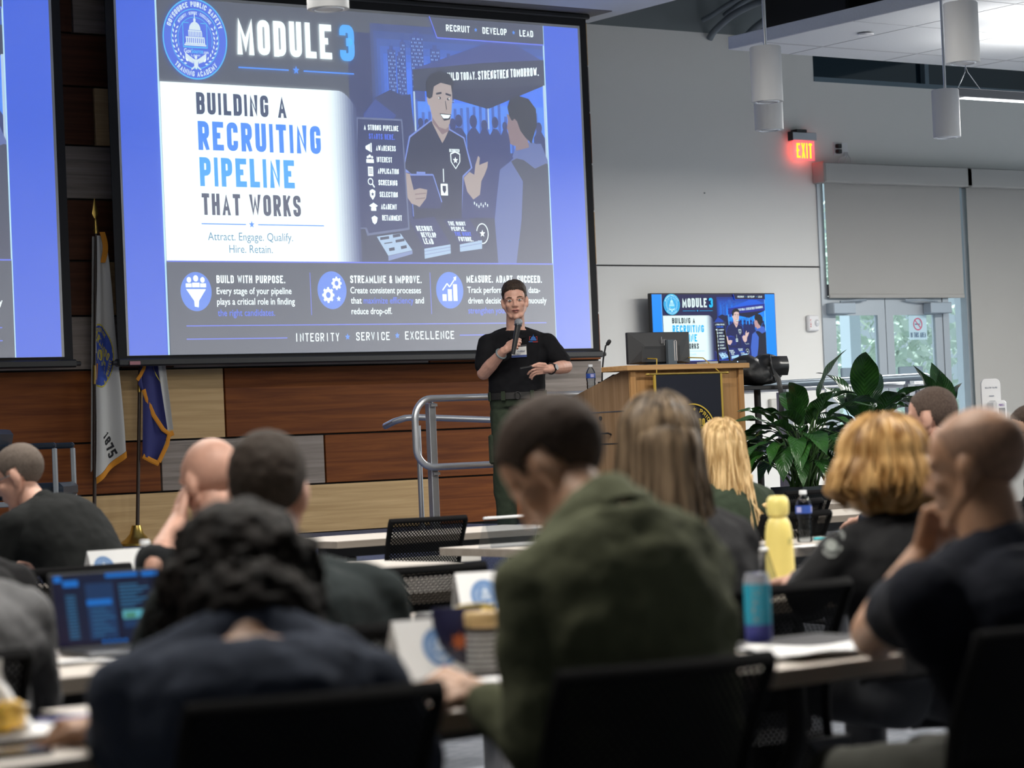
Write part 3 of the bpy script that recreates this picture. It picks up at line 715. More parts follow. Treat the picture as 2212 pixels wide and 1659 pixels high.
def palette(kind):
    if kind == 'projector':
        p = dict(bar=(40, 92, 230), dark=(74, 80, 94), dark2=(60, 68, 92), edge=(190, 235, 255), pic_dark=(38, 50, 104), tower=(44, 70, 150), tower_lit=(140, 185, 255), skyglow=(70, 140, 255), crowd=(32, 46, 112),
                 tent_top=(52, 68, 140), tent_dark=(26, 32, 70), tent_mid=(46, 54, 82), pole=(190, 215, 235), white=(268, 285, 285), hoodie=(92, 110, 172), hood_dark=(58, 64, 88), skin=(178, 162, 156), skin_shade=(140, 116, 120), hair=(14, 18, 40),
                 shirt=(22, 30, 70), shirt_edge=(120, 145, 225), board=(34, 44, 104), cup=(34, 42, 80), table=(42, 50, 84), paper=(175, 205, 235), paper_mid=(130, 150, 200), accent=(70, 112, 255), sign_edge=(100, 112, 150), head=(60, 74, 108), head2=(82, 88, 112), head3=(80, 140, 175),
                 blue_a=(70, 180, 268), blue_b=(70, 150, 262), line=(98, 118, 245), icon=(92, 140, 245), seal_blue=(66, 105, 235), seal_ring=(70, 195, 255), seal_white=(225, 245, 252))
        s0, s1 = (50, 62, 110), (50, 120, 255)
    else:
        p = dict(bar=(0, 140, 255), dark=(18, 8, 70), dark2=(14, 6, 60), edge=(120, 190, 255), pic_dark=(8, 10, 60), tower=(10, 60, 170), tower_lit=(40, 160, 255), skyglow=(0, 150, 255), crowd=(6, 20, 90),
                 tent_top=(10, 90, 220), tent_dark=(10, 8, 50), tent_mid=(20, 30, 140), pole=(120, 210, 255), white=(230, 253, 253), hoodie=(60, 100, 200), hood_dark=(14, 14, 40), skin=(220, 190, 185), skin_shade=(190, 150, 150), hair=(10, 8, 24),
                 shirt=(12, 18, 78), shirt_edge=(30, 60, 180), board=(14, 30, 110), cup=(10, 14, 60), table=(6, 20, 100), paper=(180, 225, 255), paper_mid=(90, 160, 230), accent=(20, 110, 255), sign_edge=(60, 70, 120), head=(14, 30, 44), head2=(14, 30, 44), head3=(150, 205, 225),
                 blue_a=(0, 190, 255), blue_b=(0, 180, 250), line=(20, 90, 255), icon=(20, 130, 255), seal_blue=(40, 160, 225), seal_ring=(80, 225, 255), seal_white=(190, 245, 255))
        s0, s1 = (6, 30, 120), (0, 130, 255)
    for k in range(7): p['sky%d' % k] = mixc(s0, s1, (k + 1) / 7)
    for k in range(12): p['fade%d' % k] = mixc(p['white'], p['pic_dark'], (k / 12) ** 1.6)
    return p
def slide_mesh(kind, name, parent, o, ex, ez, sx, sz, back, gain=1.0, step=.0006, xmin=-1e9):
    """Lay the slide on a screen: o is the upper left corner, ex the right and ez the up direction, sx/sz metres per slide unit."""
    pal = palette(kind); keys = sorted(pal); b = MB(); ex, ez, o = Vector(ex), Vector(ez), Vector(o); n = Vector(back)
    base = (.5, .5, .51) if kind == 'projector' else (.01, .01, .012)
    mats = [glow(kind + '_' + k, tuple(gain * v for v in lin(pal[k])), base, .85 if kind == 'projector' else .2) for k in keys]
    for i, (k, polys) in enumerate(SLIDE):
        b.cur = keys.index(k)
        for j, pl in enumerate(polys):
            if max(v[0] for v in pl) < xmin: continue
            pts = [o + ex * (v[0] * sx) + ez * (v[1] * sz) + n * (step * (i + .15 * (j % 6))) for v in pl]
            b._add(pts, [tuple(range(len(pts)))])
    return b.build(name, mats, parent)
# ---------------------------------------------------------------- projection screens
matte_black = mat('matte_black', (.010, .010, .011), .85)
border_white = mat('screen_border', (.62, .62, .60), .9)
def screen(xl, xr, label, with_tag):
    t = thing('projection_screen', label, 'screen', ((xl + xr) / 2, 19.3, 2.0), 0, 'projection screens on the wood wall')
    cx = (xl + xr) / 2; w = xr - xl; h = 3.075
    ob = lambda b, *a, **k: b.build(*a, **k)
    z0 = .055
    b = MB(); b.cur = 0; b.bx(-w / 2 - .10, w / 2 + .10, .004, .012, .02, z0 + h + .10); b.cur = 1; b.bx(-w / 2 - .02, w / 2 + .02, 0, .0035, z0 - .002, z0 + h + .01)
    b.build('screen_fabric', [matte_black, border_white], t)
    b = MB(); b.bx(-w / 2 - .12, w / 2 + .12, -.035, .05, -.035, .03, .012); b.cyl((-w / 2 - .16, 0, -.005), (w / 2 + .16, 0, -.005), .02, seg=12); b.build('bottom_bar', black_metal, t)
    b = MB(); b.bx(-w / 2 - .14, w / 2 + .14, -.02, .14, z0 + h + .08, 3.255, .01); b.build('housing', black_metal, t)
    slide_mesh('projector', 'projected_slide', t, (-w / 2 + .374, -.001, z0 + 3.06), (1, 0, 0), (0, 0, 1), 4.095 / 1500, 3.06 / 1000, (0, -1, 0), .58, .00012)
    if with_tag:
        b = MB(); b.box((-w / 2 + .03, -.040, -.01), (.10, .006, .03)); b.build('sticker', mat('pink_label', (.45, .20, .22), .6), t)
    return t
screen(9.826, 14.715, 'large projection screen with the whole slide, behind the speaker', True)
screen(9.21 - 4.889, 9.21, 'second projection screen, cut off by the picture edge beside the flags', False)

# ---------------------------------------------------------------- wall television
tx0, tx1, tz0, tz1 = 15.86, 17.505, 1.68, 2.615
t = thing('television', 'flat television showing the slide on the white wall beside the doors', 'television', ((tx0 + tx1) / 2, 19.80, tz0))
w = tx1 - tx0; h = tz1 - tz0
b = MB(); b.bx(-w / 2, w / 2, 0, .05, 0, h, .006); b.build('bezel', black_plastic, t)
b = MB(); b.bx(-.35, .35, .05, .2, .2, .7); b.build('wall_mount', black_metal, t)
b = MB(); b.bx(-w / 2 + .012, w / 2 - .012, -.002, .001, .016, h - .012); b.build('display', glow('tv_black', (.004, .002, .02), (.01, .01, .012), .15), t)
hh = h - .028; sxx = (w - .024) / (1500 + 137 + 152)
slide_mesh('tv', 'slide_picture', t, (-w / 2 + .012 + 137 * sxx, -.003, h - .012), (1, 0, 0), (0, 0, 1), sxx, hh / 1000, (0, -1, 0), .75, .0001)
# ---------------------------------------------------------------- pendants
lamp_white = mat('lamp_white', (.62, .63, .64), .55)
lamp_inner = mat('lamp_inner', (.55, .50, .46), .15, .9)
lamp_rim = mat('lamp_rim', (.75, .78, .82), .25, .5)
def pendant(x, y, label):
    t = thing('pendant_light', label, 'pendant lamp', (x, y, 3.45), 0, 'cylinder pendant lamps')
    b = MB(); r_ = .107
    b.lathe([(r_ * .72, 0), (r_, 0), (r_ + .001, .004), (r_ + .001, .372), (r_ - .004, .378), (0, .378)], 40); b.build('shade', lamp_white, t, True)
    b = MB(); b.lathe([(r_ * .72, .001), (r_ * .62, .02), (r_ * .40, .06), (0, .075)], 32); b.build('reflector', lamp_inner, t, True)
    b = MB(); b.rings([[((r_ * .72 + .006 * math.cos(2 * PI * k / 8)) * math.cos(q), (r_ * .72 + .006 * math.cos(2 * PI * k / 8)) * math.sin(q), .006 * math.sin(2 * PI * k / 8)) for k in range(8)] for q in (2 * PI * i / 40 for i in range(40))], False, True)
    b.build('trim_ring', lamp_rim, t, True)
    top = 5.262 if x < 15.1 and y > 9.6 else 6.395
    b = MB(); b.cyl((0, 0, .37), (0, 0, top - 3.45), .011, seg=10); b.lathe([(0, top - 3.475), (.06, top - 3.475), (.06, top - 3.452), (0, top - 3.452)], 20); b.build('stem', alum, t, True)
    return t
for px, py, lab in ((1658, 220, 'white cylinder pendant lamp hanging lowest before the white wall, nearer of the overlapping pair'),
                    (1662, 281, 'white cylinder pendant lamp partly hidden behind another, left of the exit sign'),
                    (2080, 136, 'white cylinder pendant lamp hanging in front of the tiled ceiling cloud'),
                    (2046, 297, 'white cylinder pendant lamp beside the glowing linear light'),
                    (709, 20, 'white cylinder pendant lamp in front of the big screen, cut off at the top')):
    q = onZ(px, py, 3.45); pendant(q.x, q.y, lab)
# linear hanging light
t = thing('linear_pendant', 'long thin grey hanging light with a glowing underside', 'pendant lamp', (15.42, 15.10, 3.92))
b = MB(); b.bx(0, 3.6, -.075, .075, 0, .07, .004); b.build('housing', mat('dark_alum', (.16, .16, .17), .4, .5), t)
b = MB(); b.bx(.10, 3.58, -.045, .045, -.004, .0); b.build('lens', mat('lens_glow', (.9, .9, .9), .5, emit=(.92, .96, 1), es=3), t)
area('linear_downlight', (17.3, 15.10, 3.905), (3.3, .085), 230, (1, .97, .93))
b = MB(); b.tube([(.06, 0, .07), (.16, 0, .22), (.17, 0, .30), (.17, 0, 2.47)], .0035, 6); b.tube([(.34, 0, .07), (.19, 0, .22), (.17, 0, .26)], .0035, 6); b.build('suspension_wire', steel, t); b = MB(); b.tube([(3.2, 0, .07), (3.2, 0, 2.47)], .0035, 6); b.build('suspension_wire', steel, t)
# the same fixture throws light upwards on to the cloud
def uplight(x, y, p): area('linear_uplight', (x, y, 4.02), (2.2, .12), p, (1, .97, .93), (x, y, 5))
uplight(17.0, 15.10, 16)
q = onZ(2190, 75, 4.7); area('cloud_uplight', (q.x + .2, q.y, 4.15), (1.0, .3), 9, (1, .98, .94), (q.x + .2, q.y, 5))

# ---------------------------------------------------------------- exit sign
def wallpt(px, py, y=20.0): return onY(px, py, y)
a = wallpt(1706, 283); c = wallpt(1763, 345)
t = thing('exit_sign', 'lit exit sign with red glowing letters on the white wall', 'exit sign', (18.10, 19.99, 4.03))
b = MB(); b.bx(-.17, .17, -.10, -.035, .20, .285, .006); b.cur = 1; b.bx(-.178, -.17, -.105, -.03, .195, .29); b.build('housing', [mat('exit_alum', (.45, .48, .52), .5, .3), black_plastic], t)
b = MB(); b.bx(-.10, .05, -.085, .01, .285, .318, .006); b.build('bracket', black_plastic, t)
b = MB(); b.bx(-.155, .155, -.071, -.063, -.01, .20); b.build('panel', mat('exit_acrylic', (1, .55, .6), .05, alpha=.25, emit=(1, .07, .11), es=.8), t)
b = MB()
for qd in caps_text('EXIT', -.10, .12, .015, .175, .17): b._add([(v.x, -.073, v.y) for v in qd], [tuple(range(len(qd)))])
b.build('lettering', mat('exit_letters', (1, .3, .02), .4, emit=(1, .33, .01), es=2.2), t)
l = bpy.data.lights.new('exit_glow', 'POINT'); l.energy = .9; l.color = (1, .05, .08); l.shadow_soft_size = .08; lo = bpy.data.objects.new('exit_glow', l); COL.objects.link(lo); lo.location = (18.10, 19.955, 4.14)

# strobe alarm, outlets, mark on the wall
t = thing('fire_strobe', 'white fire alarm strobe with red lettering on the wall beside the doors', 'alarm', (18.165, 20, 2.31))
b = MB(); b.bx(-.075, .075, -.055, 0, -.085, .085, .014); b.build('housing', white_plastic, t)
b = MB(); b.ell((.035, -.058, .0), (.030, .022, .038), nu=20); b.build('lens', mat('strobe_lens', (.8, .82, .84), .08, .3), t, True)
b = MB()
for k, ch in enumerate('FIRE'):
    for qd in caps_text(ch, -.056, -.040, .022 - .022 * k, .038 - .022 * k, .2): b._add([(v.x, -.0565, v.y) for v in qd], [tuple(range(len(qd)))])
b.build('lettering', mat('red_ink', (.55, .03, .03), .5), t)
t = thing('wall_outlet', 'white wall outlet with two black plugs above the roller shade', 'outlet', (18.64, 20, 4.17))
b = MB(); b.bx(-.045, .045, -.008, 0, -.07, .07, .002); b.build('plate', white_plastic, t)
b = MB(); b.box((.01, -.03, .028), (.06, .05, .045), bev=.008); b.box((.01, -.03, -.03), (.06, .05, .045), bev=.008); b.build('plug', black_plastic, t)
t = thing('wall_outlet', 'white wall outlet with thin white cables above the roller shade', 'outlet', (18.76, 20, 4.17))
b = MB(); b.bx(-.045, .045, -.008, 0, -.07, .07, .002); b.build('plate', white_plastic, t)
b = MB()
for k in range(3): b.tube(bez((-.01 + .02 * k, -.01, -.03), (.0, -.06, -.12), (.08 * k - .1, -.03, -.05), (.09 * k - .14, -.05, -.16), 10), .005, 6)
b.build('cable', white_plastic, t, True)
b = MB(); b.ell((0, 0, 0), (.012, .008, .008), nu=10, nv=6); b.tube([(0, 0, 0), (-.015, -.02, -.004)], .003, 6); tag(b.build('wall_hook', steel, loc=(16.78, 19.993, 3.656)), 'tiny metal hook on the bare white wall', 'hook')
b = MB(); b.bx(0, .19, -.05, 0, 0, .16, .01); q = wallpt(1660, 895); tag(b.build('wall_box', mat('offwhite_box', (.55, .54, .50), .5), loc=(q.x, 20, q.z)), 'pale wall box under the television behind the plants', 'wall box')

# ---------------------------------------------------------------- roller shades
shade_cloth = mat('shade_cloth', (.36, .355, .34), .85, bump=.1, bscale=500)
shade_case = mat('shade_case', (.40, .395, .38), .6)
def shade(x0, x1, zb, label, endcap):
    t = thing('roller_shade', label, 'roller shade', ((x0 + x1) / 2, 19.97, zb), 0, 'roller shades over the glazing'); w = (x1 - x0) / 2
    b = MB(); b.bx(-w - .09, w + .09, -.15, .02, 3.79 - zb, 4.0 - zb, .012); 
    if endcap: b.bx(-w - .115, -w - .09, -.16, .025, 3.78 - zb, 4.01 - zb, .01)
    b.build('cassette', shade_case, t)
    b = MB(); b.sheet(lambda u, v: (-w + 2 * w * u, -.03 + .004 * math.sin(u * 7), v * (3.80 - zb)), 24, 4, .004); b.build('cloth', shade_cloth, t, True)
    b = MB(); b.bx(-w, w, -.042, -.018, 0, .045, .006); b.build('hem_bar', shade_cloth, t)
    return t
shade(18.39, 20.40, 2.57, 'grey roller shade pulled halfway down over the double doors', True)
shade(20.50, 23.4, .10, 'grey roller shade pulled all the way down beside the doors', False)

# ---------------------------------------------------------------- no smoking notice on the door glass
t = thing('no_smoking_notice', 'no smoking notice stuck on the glass of the right-hand door', 'notice', (19.735, 20.012, 2.12))
notice = mat('notice_film', (.55, .75, .85), .5, alpha=.75); ink = mat('notice_ink', (.10, .18, .30), .6); red_ink = mat('notice_red', (.55, .12, .22), .6)
b = MB(); b.bx(-.135, .135, -.004, -.002, 0, .34); b.build('film', notice, t)
b = MB(); b.cur = 0
def flat(polys, k, y=-.0065):
    b.cur = k
    for p in polys: b._add([(v[0], y, v[1]) for v in p], [tuple(range(len(p)))])
flat([[(-.13, .275), (.13, .275), (.13, .335), (-.13, .335)]], 0); flat(caps_text('SMOKING', -.12, .12, .282, .328, .2), 2, -.0075)
flat(ringq(0, .17, .062, .062, .014, 36), 1); flat(stroke_quads([Vector((-.042, .212)), Vector((.042, .128))], .012), 1, -.007); flat([[(-.045, .163), (.03, .163), (.03, .175), (-.045, .175)]], 0); flat(stroke_quads(fillet([(.035, .18), (.045, .19, 1), (.03, .20, 1), (.04, .21)], .01), .004), 0)
flat(caps_text('IN THIS AREA', -.115, .115, .025, .08, .15), 0); flat(ringq(0, .17, .001, .001, .0005, 3), 0)
b.build('print', [ink, red_ink, mat('notice_white', (.8, .88, .92), .5)], t)

# ---------------------------------------------------------------- hand sanitiser stand
q = P(2143, 884, 18.0)
t = thing('sanitizer_stand', 'white hand sanitizer dispenser on a tall rounded stand before the grey shade', 'dispenser stand', (q.x, q.y, 0), R(-14))
def rrect(w, h, r_, n=6):
    o = []
    for cx, cy, a0 in ((w / 2 - r_, h - r_, 0), (-w / 2 + r_, h - r_, 90), (-w / 2 + r_, r_, 180), (w / 2 - r_, r_, 270)):
        o += [(cx + r_ * math.cos(R(a0 + 90 * k / n)), cy + r_ * math.sin(R(a0 + 90 * k / n))) for k in range(n + 1)]
    return o
b = MB(); b.prism([(x, y + 1.0) for x, y in rrect(.155, .50, .04)], .02, (0, 0, 0)); b.build('back_board', white_plastic, t)
b = MB(); b.bx(-.03, .03, .02, .05, .02, 1.2); b.build('pole', white_plastic, t); b = MB(); b.bx(-.2, .2, -.15, .2, 0, .02, .008); b.build('foot_plate', white_plastic, t)
b = MB(); b.bx(-.045, .062, -.11, 0, 1.08, 1.345, .018); b.build('dispenser', white_plastic, t)
b = MB(); b.bx(-.012, .034, -.115, -.108, 1.13, 1.29, .004); b.build('window', mat('dispenser_window', (.25, .27, .29), .3), t)
b = MB()
for s, x0, x1, z0, z1, k in (('HEALTHY HANDS', -.05, .05, 1.43, 1.442, 0), ('PURELL', -.012, .032, 1.302, 1.318, 1)):
    b.cur = k
    for qd in caps_text(s, x0, x1, z0, z1, .2): b._add([(v.x, -.001 if k == 0 else -.1105, v.y) for v in qd], [tuple(range(len(qd)))])
b.build('lettering', [mat('grey_ink', (.25, .27, .33), .6), mat('purple_ink', (.16, .06, .30), .5)], t); b = MB(); b.bx(-.018, .018, -.006, 0, 1.375, 1.381); b.build('slot', MAT['grey_ink'], t)

# ---------------------------------------------------------------- above the ceiling: conduits and ducts
pipe_mat = mat('painted_pipe', (.17, .20, .23), .6)
dark_foil = mat('black_foil', (.022, .025, .03), .25, .3, bump=.6, bscale=18)
def conduit(x, z, r_, drop, lab):
    b = MB(); p = [(0, 0, -drop)] + [tuple(v) for v in bez((0, -.05, -drop * .6), (0, -.18, 0), (.02, -.35, .10), (.06, -.7, .14), 10)] + [(-.1, -3.0, .16), (-.45, -7.0, .16)]
    b.tube(p, r_, 10); b.tube([(.02, -1.6, .15), (-.01, -2.0, .155)], r_ * 1.25, 10)
    tag(b.build('conduit', pipe_mat, loc=(x, 19.96, z), smooth=True), lab, 'conduit', 'painted conduits below the roof deck')
for k, (px, py, r_, dr, lab) in enumerate(((1513, 40, .026, .02, 'painted conduit entering the wall highest, beside the soffit'), (1526, 60, .036, .12, 'thick painted conduit bending into the wall, second of three'), (1592, 74, .042, .14, 'thick painted conduit bending into the wall, nearest the black duct'), (1560, 24, .03, .05, 'thin painted conduit running high above the black duct'))):
    q = wallpt(px, py); conduit(q.x, q.z, r_, dr, lab)
t = thing('air_duct', 'black foil covered air duct above the ceiling cloud', 'duct', (16.75, 18.3, 5.02))
b = MB(); b.bx(.05, .46, -.5, .55, 0, .62, .01); b.build('plenum_box', mat('duct_black', (.006, .0065, .008), .6), t)
pth = bez((.42, -.1, .33), (.8, -.2, .33), (1.1, -1.0, .42), (1.5, -2.6, .55), 40); rr = [.27 + .018 * math.sin(i * 2.1) + .01 * math.sin(i * 5.3) for i in range(41)]
b = MB(); b.tube(pth, rr, 20); b.build('flexible_duct', dark_foil, t, True)
b = MB(); b.bx(.0, .04, -.55, .6, -.05, .66, .005); b.build('hanger', black_metal, t); b = MB(); b.cyl((1.25, -1.0, -.1), (1.25, -1.0, 1.37), .012, seg=8); b.build('hanger_rod', black_metal, t)

# ---------------------------------------------------------------- outdoors, seen through the doors
b = MB(); b.bx(12, 45, 20.3, 60, -.12, -.02); struct(b.build('ground_outside', mat('pale_paving', (.75, .74, .70), .9)))
def leafmass(name, cx, cy, cz, rx, ry, rz, n, mt, label, cat):
    rnd = random.Random(3); b = MB()
    for _ in range(n):
        a = rnd.uniform(0, 2 * PI); e = math.acos(rnd.uniform(-1, 1)); k = rnd.uniform(.55, 1) 
        c = Vector((rx * k * math.sin(e) * math.cos(a), ry * k * math.sin(e) * math.sin(a), rz * k * math.cos(e)))
        u = Vector((rnd.uniform(-1, 1), rnd.uniform(-1, 1), rnd.uniform(-1, 1))).normalized(); w_ = u.orthogonal().normalized(); s = rnd.uniform(.08, .18)
        b.quad(c - u * s, c + w_ * s * .5, c + u * s, c - w_ * s * .5)
    tag(b.build(name, mt, loc=(cx, cy, cz)), label, cat, kind='stuff')
leafmass('foliage', 24.4, 26.5, 2.0, 2.2, 1.6, 2.4, 3800, mat('pale_leaf', (.66, .76, .66), .8), 'pale sunlit foliage outside the glass doors', 'foliage')
b = MB(); b.bx(-.09, .09, -.09, .09, 0, 4.6); q = onY(1838, 740, 23.5); struct(b.build('trim_1', mat('post_paint', (.40, .47, .52), .6), loc=(q.x, 23.5, -.02)))
sun = bpy.data.lights.new('sun', 'SUN'); sun.energy = 6.0; sun.angle = R(1); so = bpy.data.objects.new('sun', sun); COL.objects.link(so); so.rotation_euler = Vector((.25, -.55, -.8)).to_track_quat('-Z', 'Y').to_euler()
# ---------------------------------------------------------------- guard rail along the stage
def clampx(b, x, y, z):
    b.box((x, y - .01, z - .045), (.05, .05, .02)); b.box((x, y + .015, z - .075), (.03, .035, .07), bev=.004); b.cyl((x, y, z - .05), (x, y, z - .02), .012, seg=8)
yr = 14.5; t = thing('guard_rail', 'silver tube guard rail along the stage behind the speaker', 'railing', (9.6, yr, .45))
L0 = Vector((9.6, yr, .45)); rail_r = .024
b = MB(); zt, zb = 1.515 - .45, 1.045 - .45
pth = [(4.8, 0, zt), (.08, 0, zt)] + [tuple(v) for v in arcpts((.06, 0, zt - .14), .14, PI / 2, PI, 8)] + [tuple(v) for v in arcpts((.06, 0, zb + .14), .14, PI, 1.5 * PI, 8)] + [(.10, 0, zb), (4.8, 0, zb)]
b.tube(pth, rail_r, 14); b.build('rail', alum, t, True)
for k, x in enumerate((.06, 1.66, 3.26, 4.7)):
    b = MB(); b.bx(x - .0, x + .055, .03, .085, 0, zt - .03, .004); p = b.build('post', alum, t)
    b = MB(); clampx(b, x + .03, .045, zt); clampx(b, x + .03, .045, zb); b.build('clamp', alum, p)
t = thing('ramp_handrail', 'silver handrail sloping down behind the guard rail', 'railing', (10.16, 15.6, .45))
b = MB(); b.tube([(-.05, .2, .90), (-.06, .06, .93), (0, 0, .952), (.1, 0, .955), (.78, 0, .915), (3.2, 0, .75)], rail_r, 12); b.build('rail', alum, t, True)
for x in (.12, 1.6, 3.0):
    b = MB(); b.cyl((x, .02, 0), (x, .02, .90 - .055 * x), .02, seg=10); b.build('post', alum, t, True)
rail_dark = mat('grey_rail', (.20, .25, .30), .35, .5)
q0 = onY(1606, 838, 14.3); q1 = onY(1995, 813, 14.3)
t = thing('ramp_handrail', 'grey handrail running in front of the white wall to the doors', 'railing', (q0.x, 14.3, 0))
w = q1.x - q0.x; z0, z1 = q0.z, q1.z
b = MB(); b.tube([(-.6, 0, z0), (w, 0, z1)] + [tuple(v) for v in arcpts((w, 0, z1 - .09), .09, PI / 2, -.2, 8)] + [(w + .08, 0, z1 - .22)], .030, 14); b.build('rail', rail_dark, t, True)
b = MB(); b.tube([(-.6, 0, z0 - .47), (w, 0, z1 - .47)], .022, 12); b.tube([(-.6, 0, z0 - .85), (w, 0, z1 - .85)], .022, 12); b.build('lower_rail', alum, t, True)
for x in (.45, 2.0, w - .12):
    b = MB(); b.bx(x, x + .06, .04, .10, .0, z0 + (z1 - z0) * x / w - .05); p = b.build('post', alum, t)
    b = MB(); clampx(b, x - .01, .03, z0 + (z1 - z0) * x / w + .005); b.build('clamp', alum, p)
q = P(2185, 926, 18.4); t = thing('ramp_handrail', 'pale handrail end running off beside the sanitizer stand', 'railing', (q.x, q.y, 0))
b = MB(); b.tube([(-.4, 0, q.z), (1.2, -.1, q.z - .04)], .022, 12); b.build('rail', alum, t, True); b = MB(); b.cyl((.5, .04, 0), (.5, .04, q.z - .03), .02, seg=10); b.build('post', alum, t, True)

# ---------------------------------------------------------------- lectern
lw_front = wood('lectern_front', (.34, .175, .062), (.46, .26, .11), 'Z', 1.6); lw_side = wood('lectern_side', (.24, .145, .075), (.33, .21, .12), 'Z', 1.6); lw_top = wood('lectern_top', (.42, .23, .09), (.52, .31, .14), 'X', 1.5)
Y0 = 13.37; xa = onY(1365, 805, Y0).x; xb = onY(1598, 800, Y0).x; zt = onY(1365, 801, Y0).z
LW = xb - xa; LX = (xa + xb) / 2; LH = zt - .45; LD = .86
t = thing('lectern', 'oak lectern with a slanted side and drawers on the stage', 'lectern', (LX, Y0, .45))
hb = LH - .20
zA, zB = onY(1365, 887, Y0).z - .45, onY(1365, 957, Y0).z - .45
side = [(0, 0), (LD, 0), (LD, hb), (.12, LH), (0, LH)]
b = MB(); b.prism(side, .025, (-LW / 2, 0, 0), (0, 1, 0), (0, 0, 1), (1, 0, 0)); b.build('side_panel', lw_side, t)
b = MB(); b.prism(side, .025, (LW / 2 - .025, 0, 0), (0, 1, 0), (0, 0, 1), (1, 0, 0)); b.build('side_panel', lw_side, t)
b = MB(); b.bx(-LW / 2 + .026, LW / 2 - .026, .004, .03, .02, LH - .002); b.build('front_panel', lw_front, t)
for s in (-1, 1):
    b = MB(); b.bx(s * LW / 2 - .022, s * LW / 2 + .022, -.014, .012, 0, LH, .003); b.build('corner_trim', lw_front, t)
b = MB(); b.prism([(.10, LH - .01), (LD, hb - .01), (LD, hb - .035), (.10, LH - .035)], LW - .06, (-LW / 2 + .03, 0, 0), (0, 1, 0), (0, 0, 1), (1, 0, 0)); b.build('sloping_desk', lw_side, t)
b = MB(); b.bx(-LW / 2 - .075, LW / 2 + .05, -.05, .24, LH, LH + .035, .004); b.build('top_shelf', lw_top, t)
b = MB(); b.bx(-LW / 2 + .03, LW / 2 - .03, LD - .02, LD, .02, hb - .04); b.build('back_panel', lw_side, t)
for z, nm in ((zA, 'drawer_gap'), (zB, 'drawer_gap')):
    b = MB(); b.bx(-LW / 2 - .002, -LW / 2 + .004, .01, LD - .02, z - .004, z + .004); b.build(nm, steel if z == zA else groove, t)
b = MB(); b.tube([(-LW / 2 - .005, .38, zB + .20 * (zA - zB) + .02), (-LW / 2 - .03, .38, zB + .24 * (zA - zB) + .02), (-LW / 2 - .03, .25, zB + .24 * (zA - zB) + .02), (-LW / 2 - .005, .25, zB + .2 * (zA - zB) + .02)], .006, 8); b.build('handle', black_metal, t, True)
b = MB(); b.cyl((-LW / 2 - .008, .36, zA - .04), (-LW / 2, .36, zA - .04), .014, seg=16); b.build('lock', black_metal, t, True)
LT = .45 + LH + .035         # height of the lectern's top shelf

# navy banner on the lectern
navy = mat('banner_navy', (.0045, .007, .017), .9, bump=.15, bscale=600); gold_cloth = mat('gold_trim', (.42, .28, .03), .6); gold_thread = mat('gold_thread', (.58, .40, .03), .55)
bx0 = onY(1413, 810, Y0 - .06).x; bx1 = onY(1556, 800, Y0 - .06).x; bz = onY(1413, 810, Y0 - .06).z; BW = bx1 - bx0
t = thing('hanging_banner', 'navy banner with gold police seal hung on the front of the lectern', 'banner', ((bx0 + bx1) / 2, Y0 - .062, bz - .95))
b = MB(); b.sheet(lambda u, v: (-BW / 2 + BW * u, .008 * math.sin(u * 5 + 1) * (1 - v), v * .95), 24, 20, .005); b.build('cloth', navy, t, True)
b = MB(); b.bx(-BW / 2 - .008, -BW / 2 + .008, -.006, .006, 0, .95); b.bx(BW / 2 - .008, BW / 2 + .008, -.006, .006, 0, .95); b.build('gold_edging', gold_cloth, t)
b = MB(); b.cyl((-BW / 2 - .04, 0, .955), (BW / 2 + .04, 0, .955), .008, seg=10)
for s in (-1, 1): b.lathe([(0, -.001), (.008, 0), (.013, .012), (.006, .02), (.004, .03), (0, .033)], 12, (0, 0, 0)) if False else b.ell((s * (BW / 2 + .055), 0, .955), (.022, .010, .010), nu=12, nv=8)
b.build('crossbar', brass, t, True)
b = MB(); b.tube([(-BW / 2 + .02, 0, .96), (-BW / 2 + .075, .06, 1.06), (-BW / 2 + .09, .2, 1.07)], .004, 6); b.tube([(BW / 2 - .01, 0, .96), (BW / 2 - .10, .06, 1.06), (BW / 2 - .12, .2, 1.07)], .004, 6); b.build('cord', gold_cloth, t)
def police_seal(b, cx, cz, r_, y, ring_k, fill_k, text_top='COURAGE PRIDE COMMITMENT', mid='ORLANDO', big=True, right_top='PRIDE'):
    def put(polys, k, d=0):
        b.cur = k
        for p in polys: b._add([(v[0], y - d, v[1]) for v in p], [tuple(range(len(p)))])
    put(ringq(cx, cz, r_ * .97, r_ * .97, r_ * .045), ring_k)
    put(arc_text('PRIDE', cx, cz, r_ * .74, r_ * .14, 42, 50, .2), ring_k); put(arc_text('COURAGE', cx, cz, r_ * .74, r_ * .14, 138, 62, .2), ring_k); put(arc_text('COMMITMENT', cx, cz, r_ * .88, r_ * .14, 270, 88, .2, True), ring_k)
    for a in (84, 98, 190, 350): put([star(cx + r_ * .80 * math.cos(R(a)), cz + r_ * .80 * math.sin(R(a)), r_ * .075)], ring_k)
    put(caps_text(mid, cx - r_ * .52, cx + r_ * .52, cz + r_ * .22, cz + r_ * .48, .2), ring_k)
    for k in range(4):
        zz = cz + r_ * (.13 - .13 * k)
        for s in (-1, 1): put([[(cx + s * r_ * .17, zz), (cx + s * r_ * (.56 - .05 * k), zz), (cx + s * r_ * (.56 - .05 * k), zz + r_ * .085), (cx + s * r_ * .17, zz + r_ * .085)]], ring_k)
    put([disc(cx, cz - r_ * .05, r_ * .15)], ring_k); put(caps_text('POLICE', cx - r_ * .40, cx + r_ * .40, cz - r_ * .56, cz - r_ * .38, .2), ring_k)
b = MB(); q = onY(1495, 935, Y0 - .06); police_seal(b, q.x - (bx0 + bx1) / 2, q.z - (bz - .95), .20, -.014, 0, 0); b.build('seal', gold_thread, t)

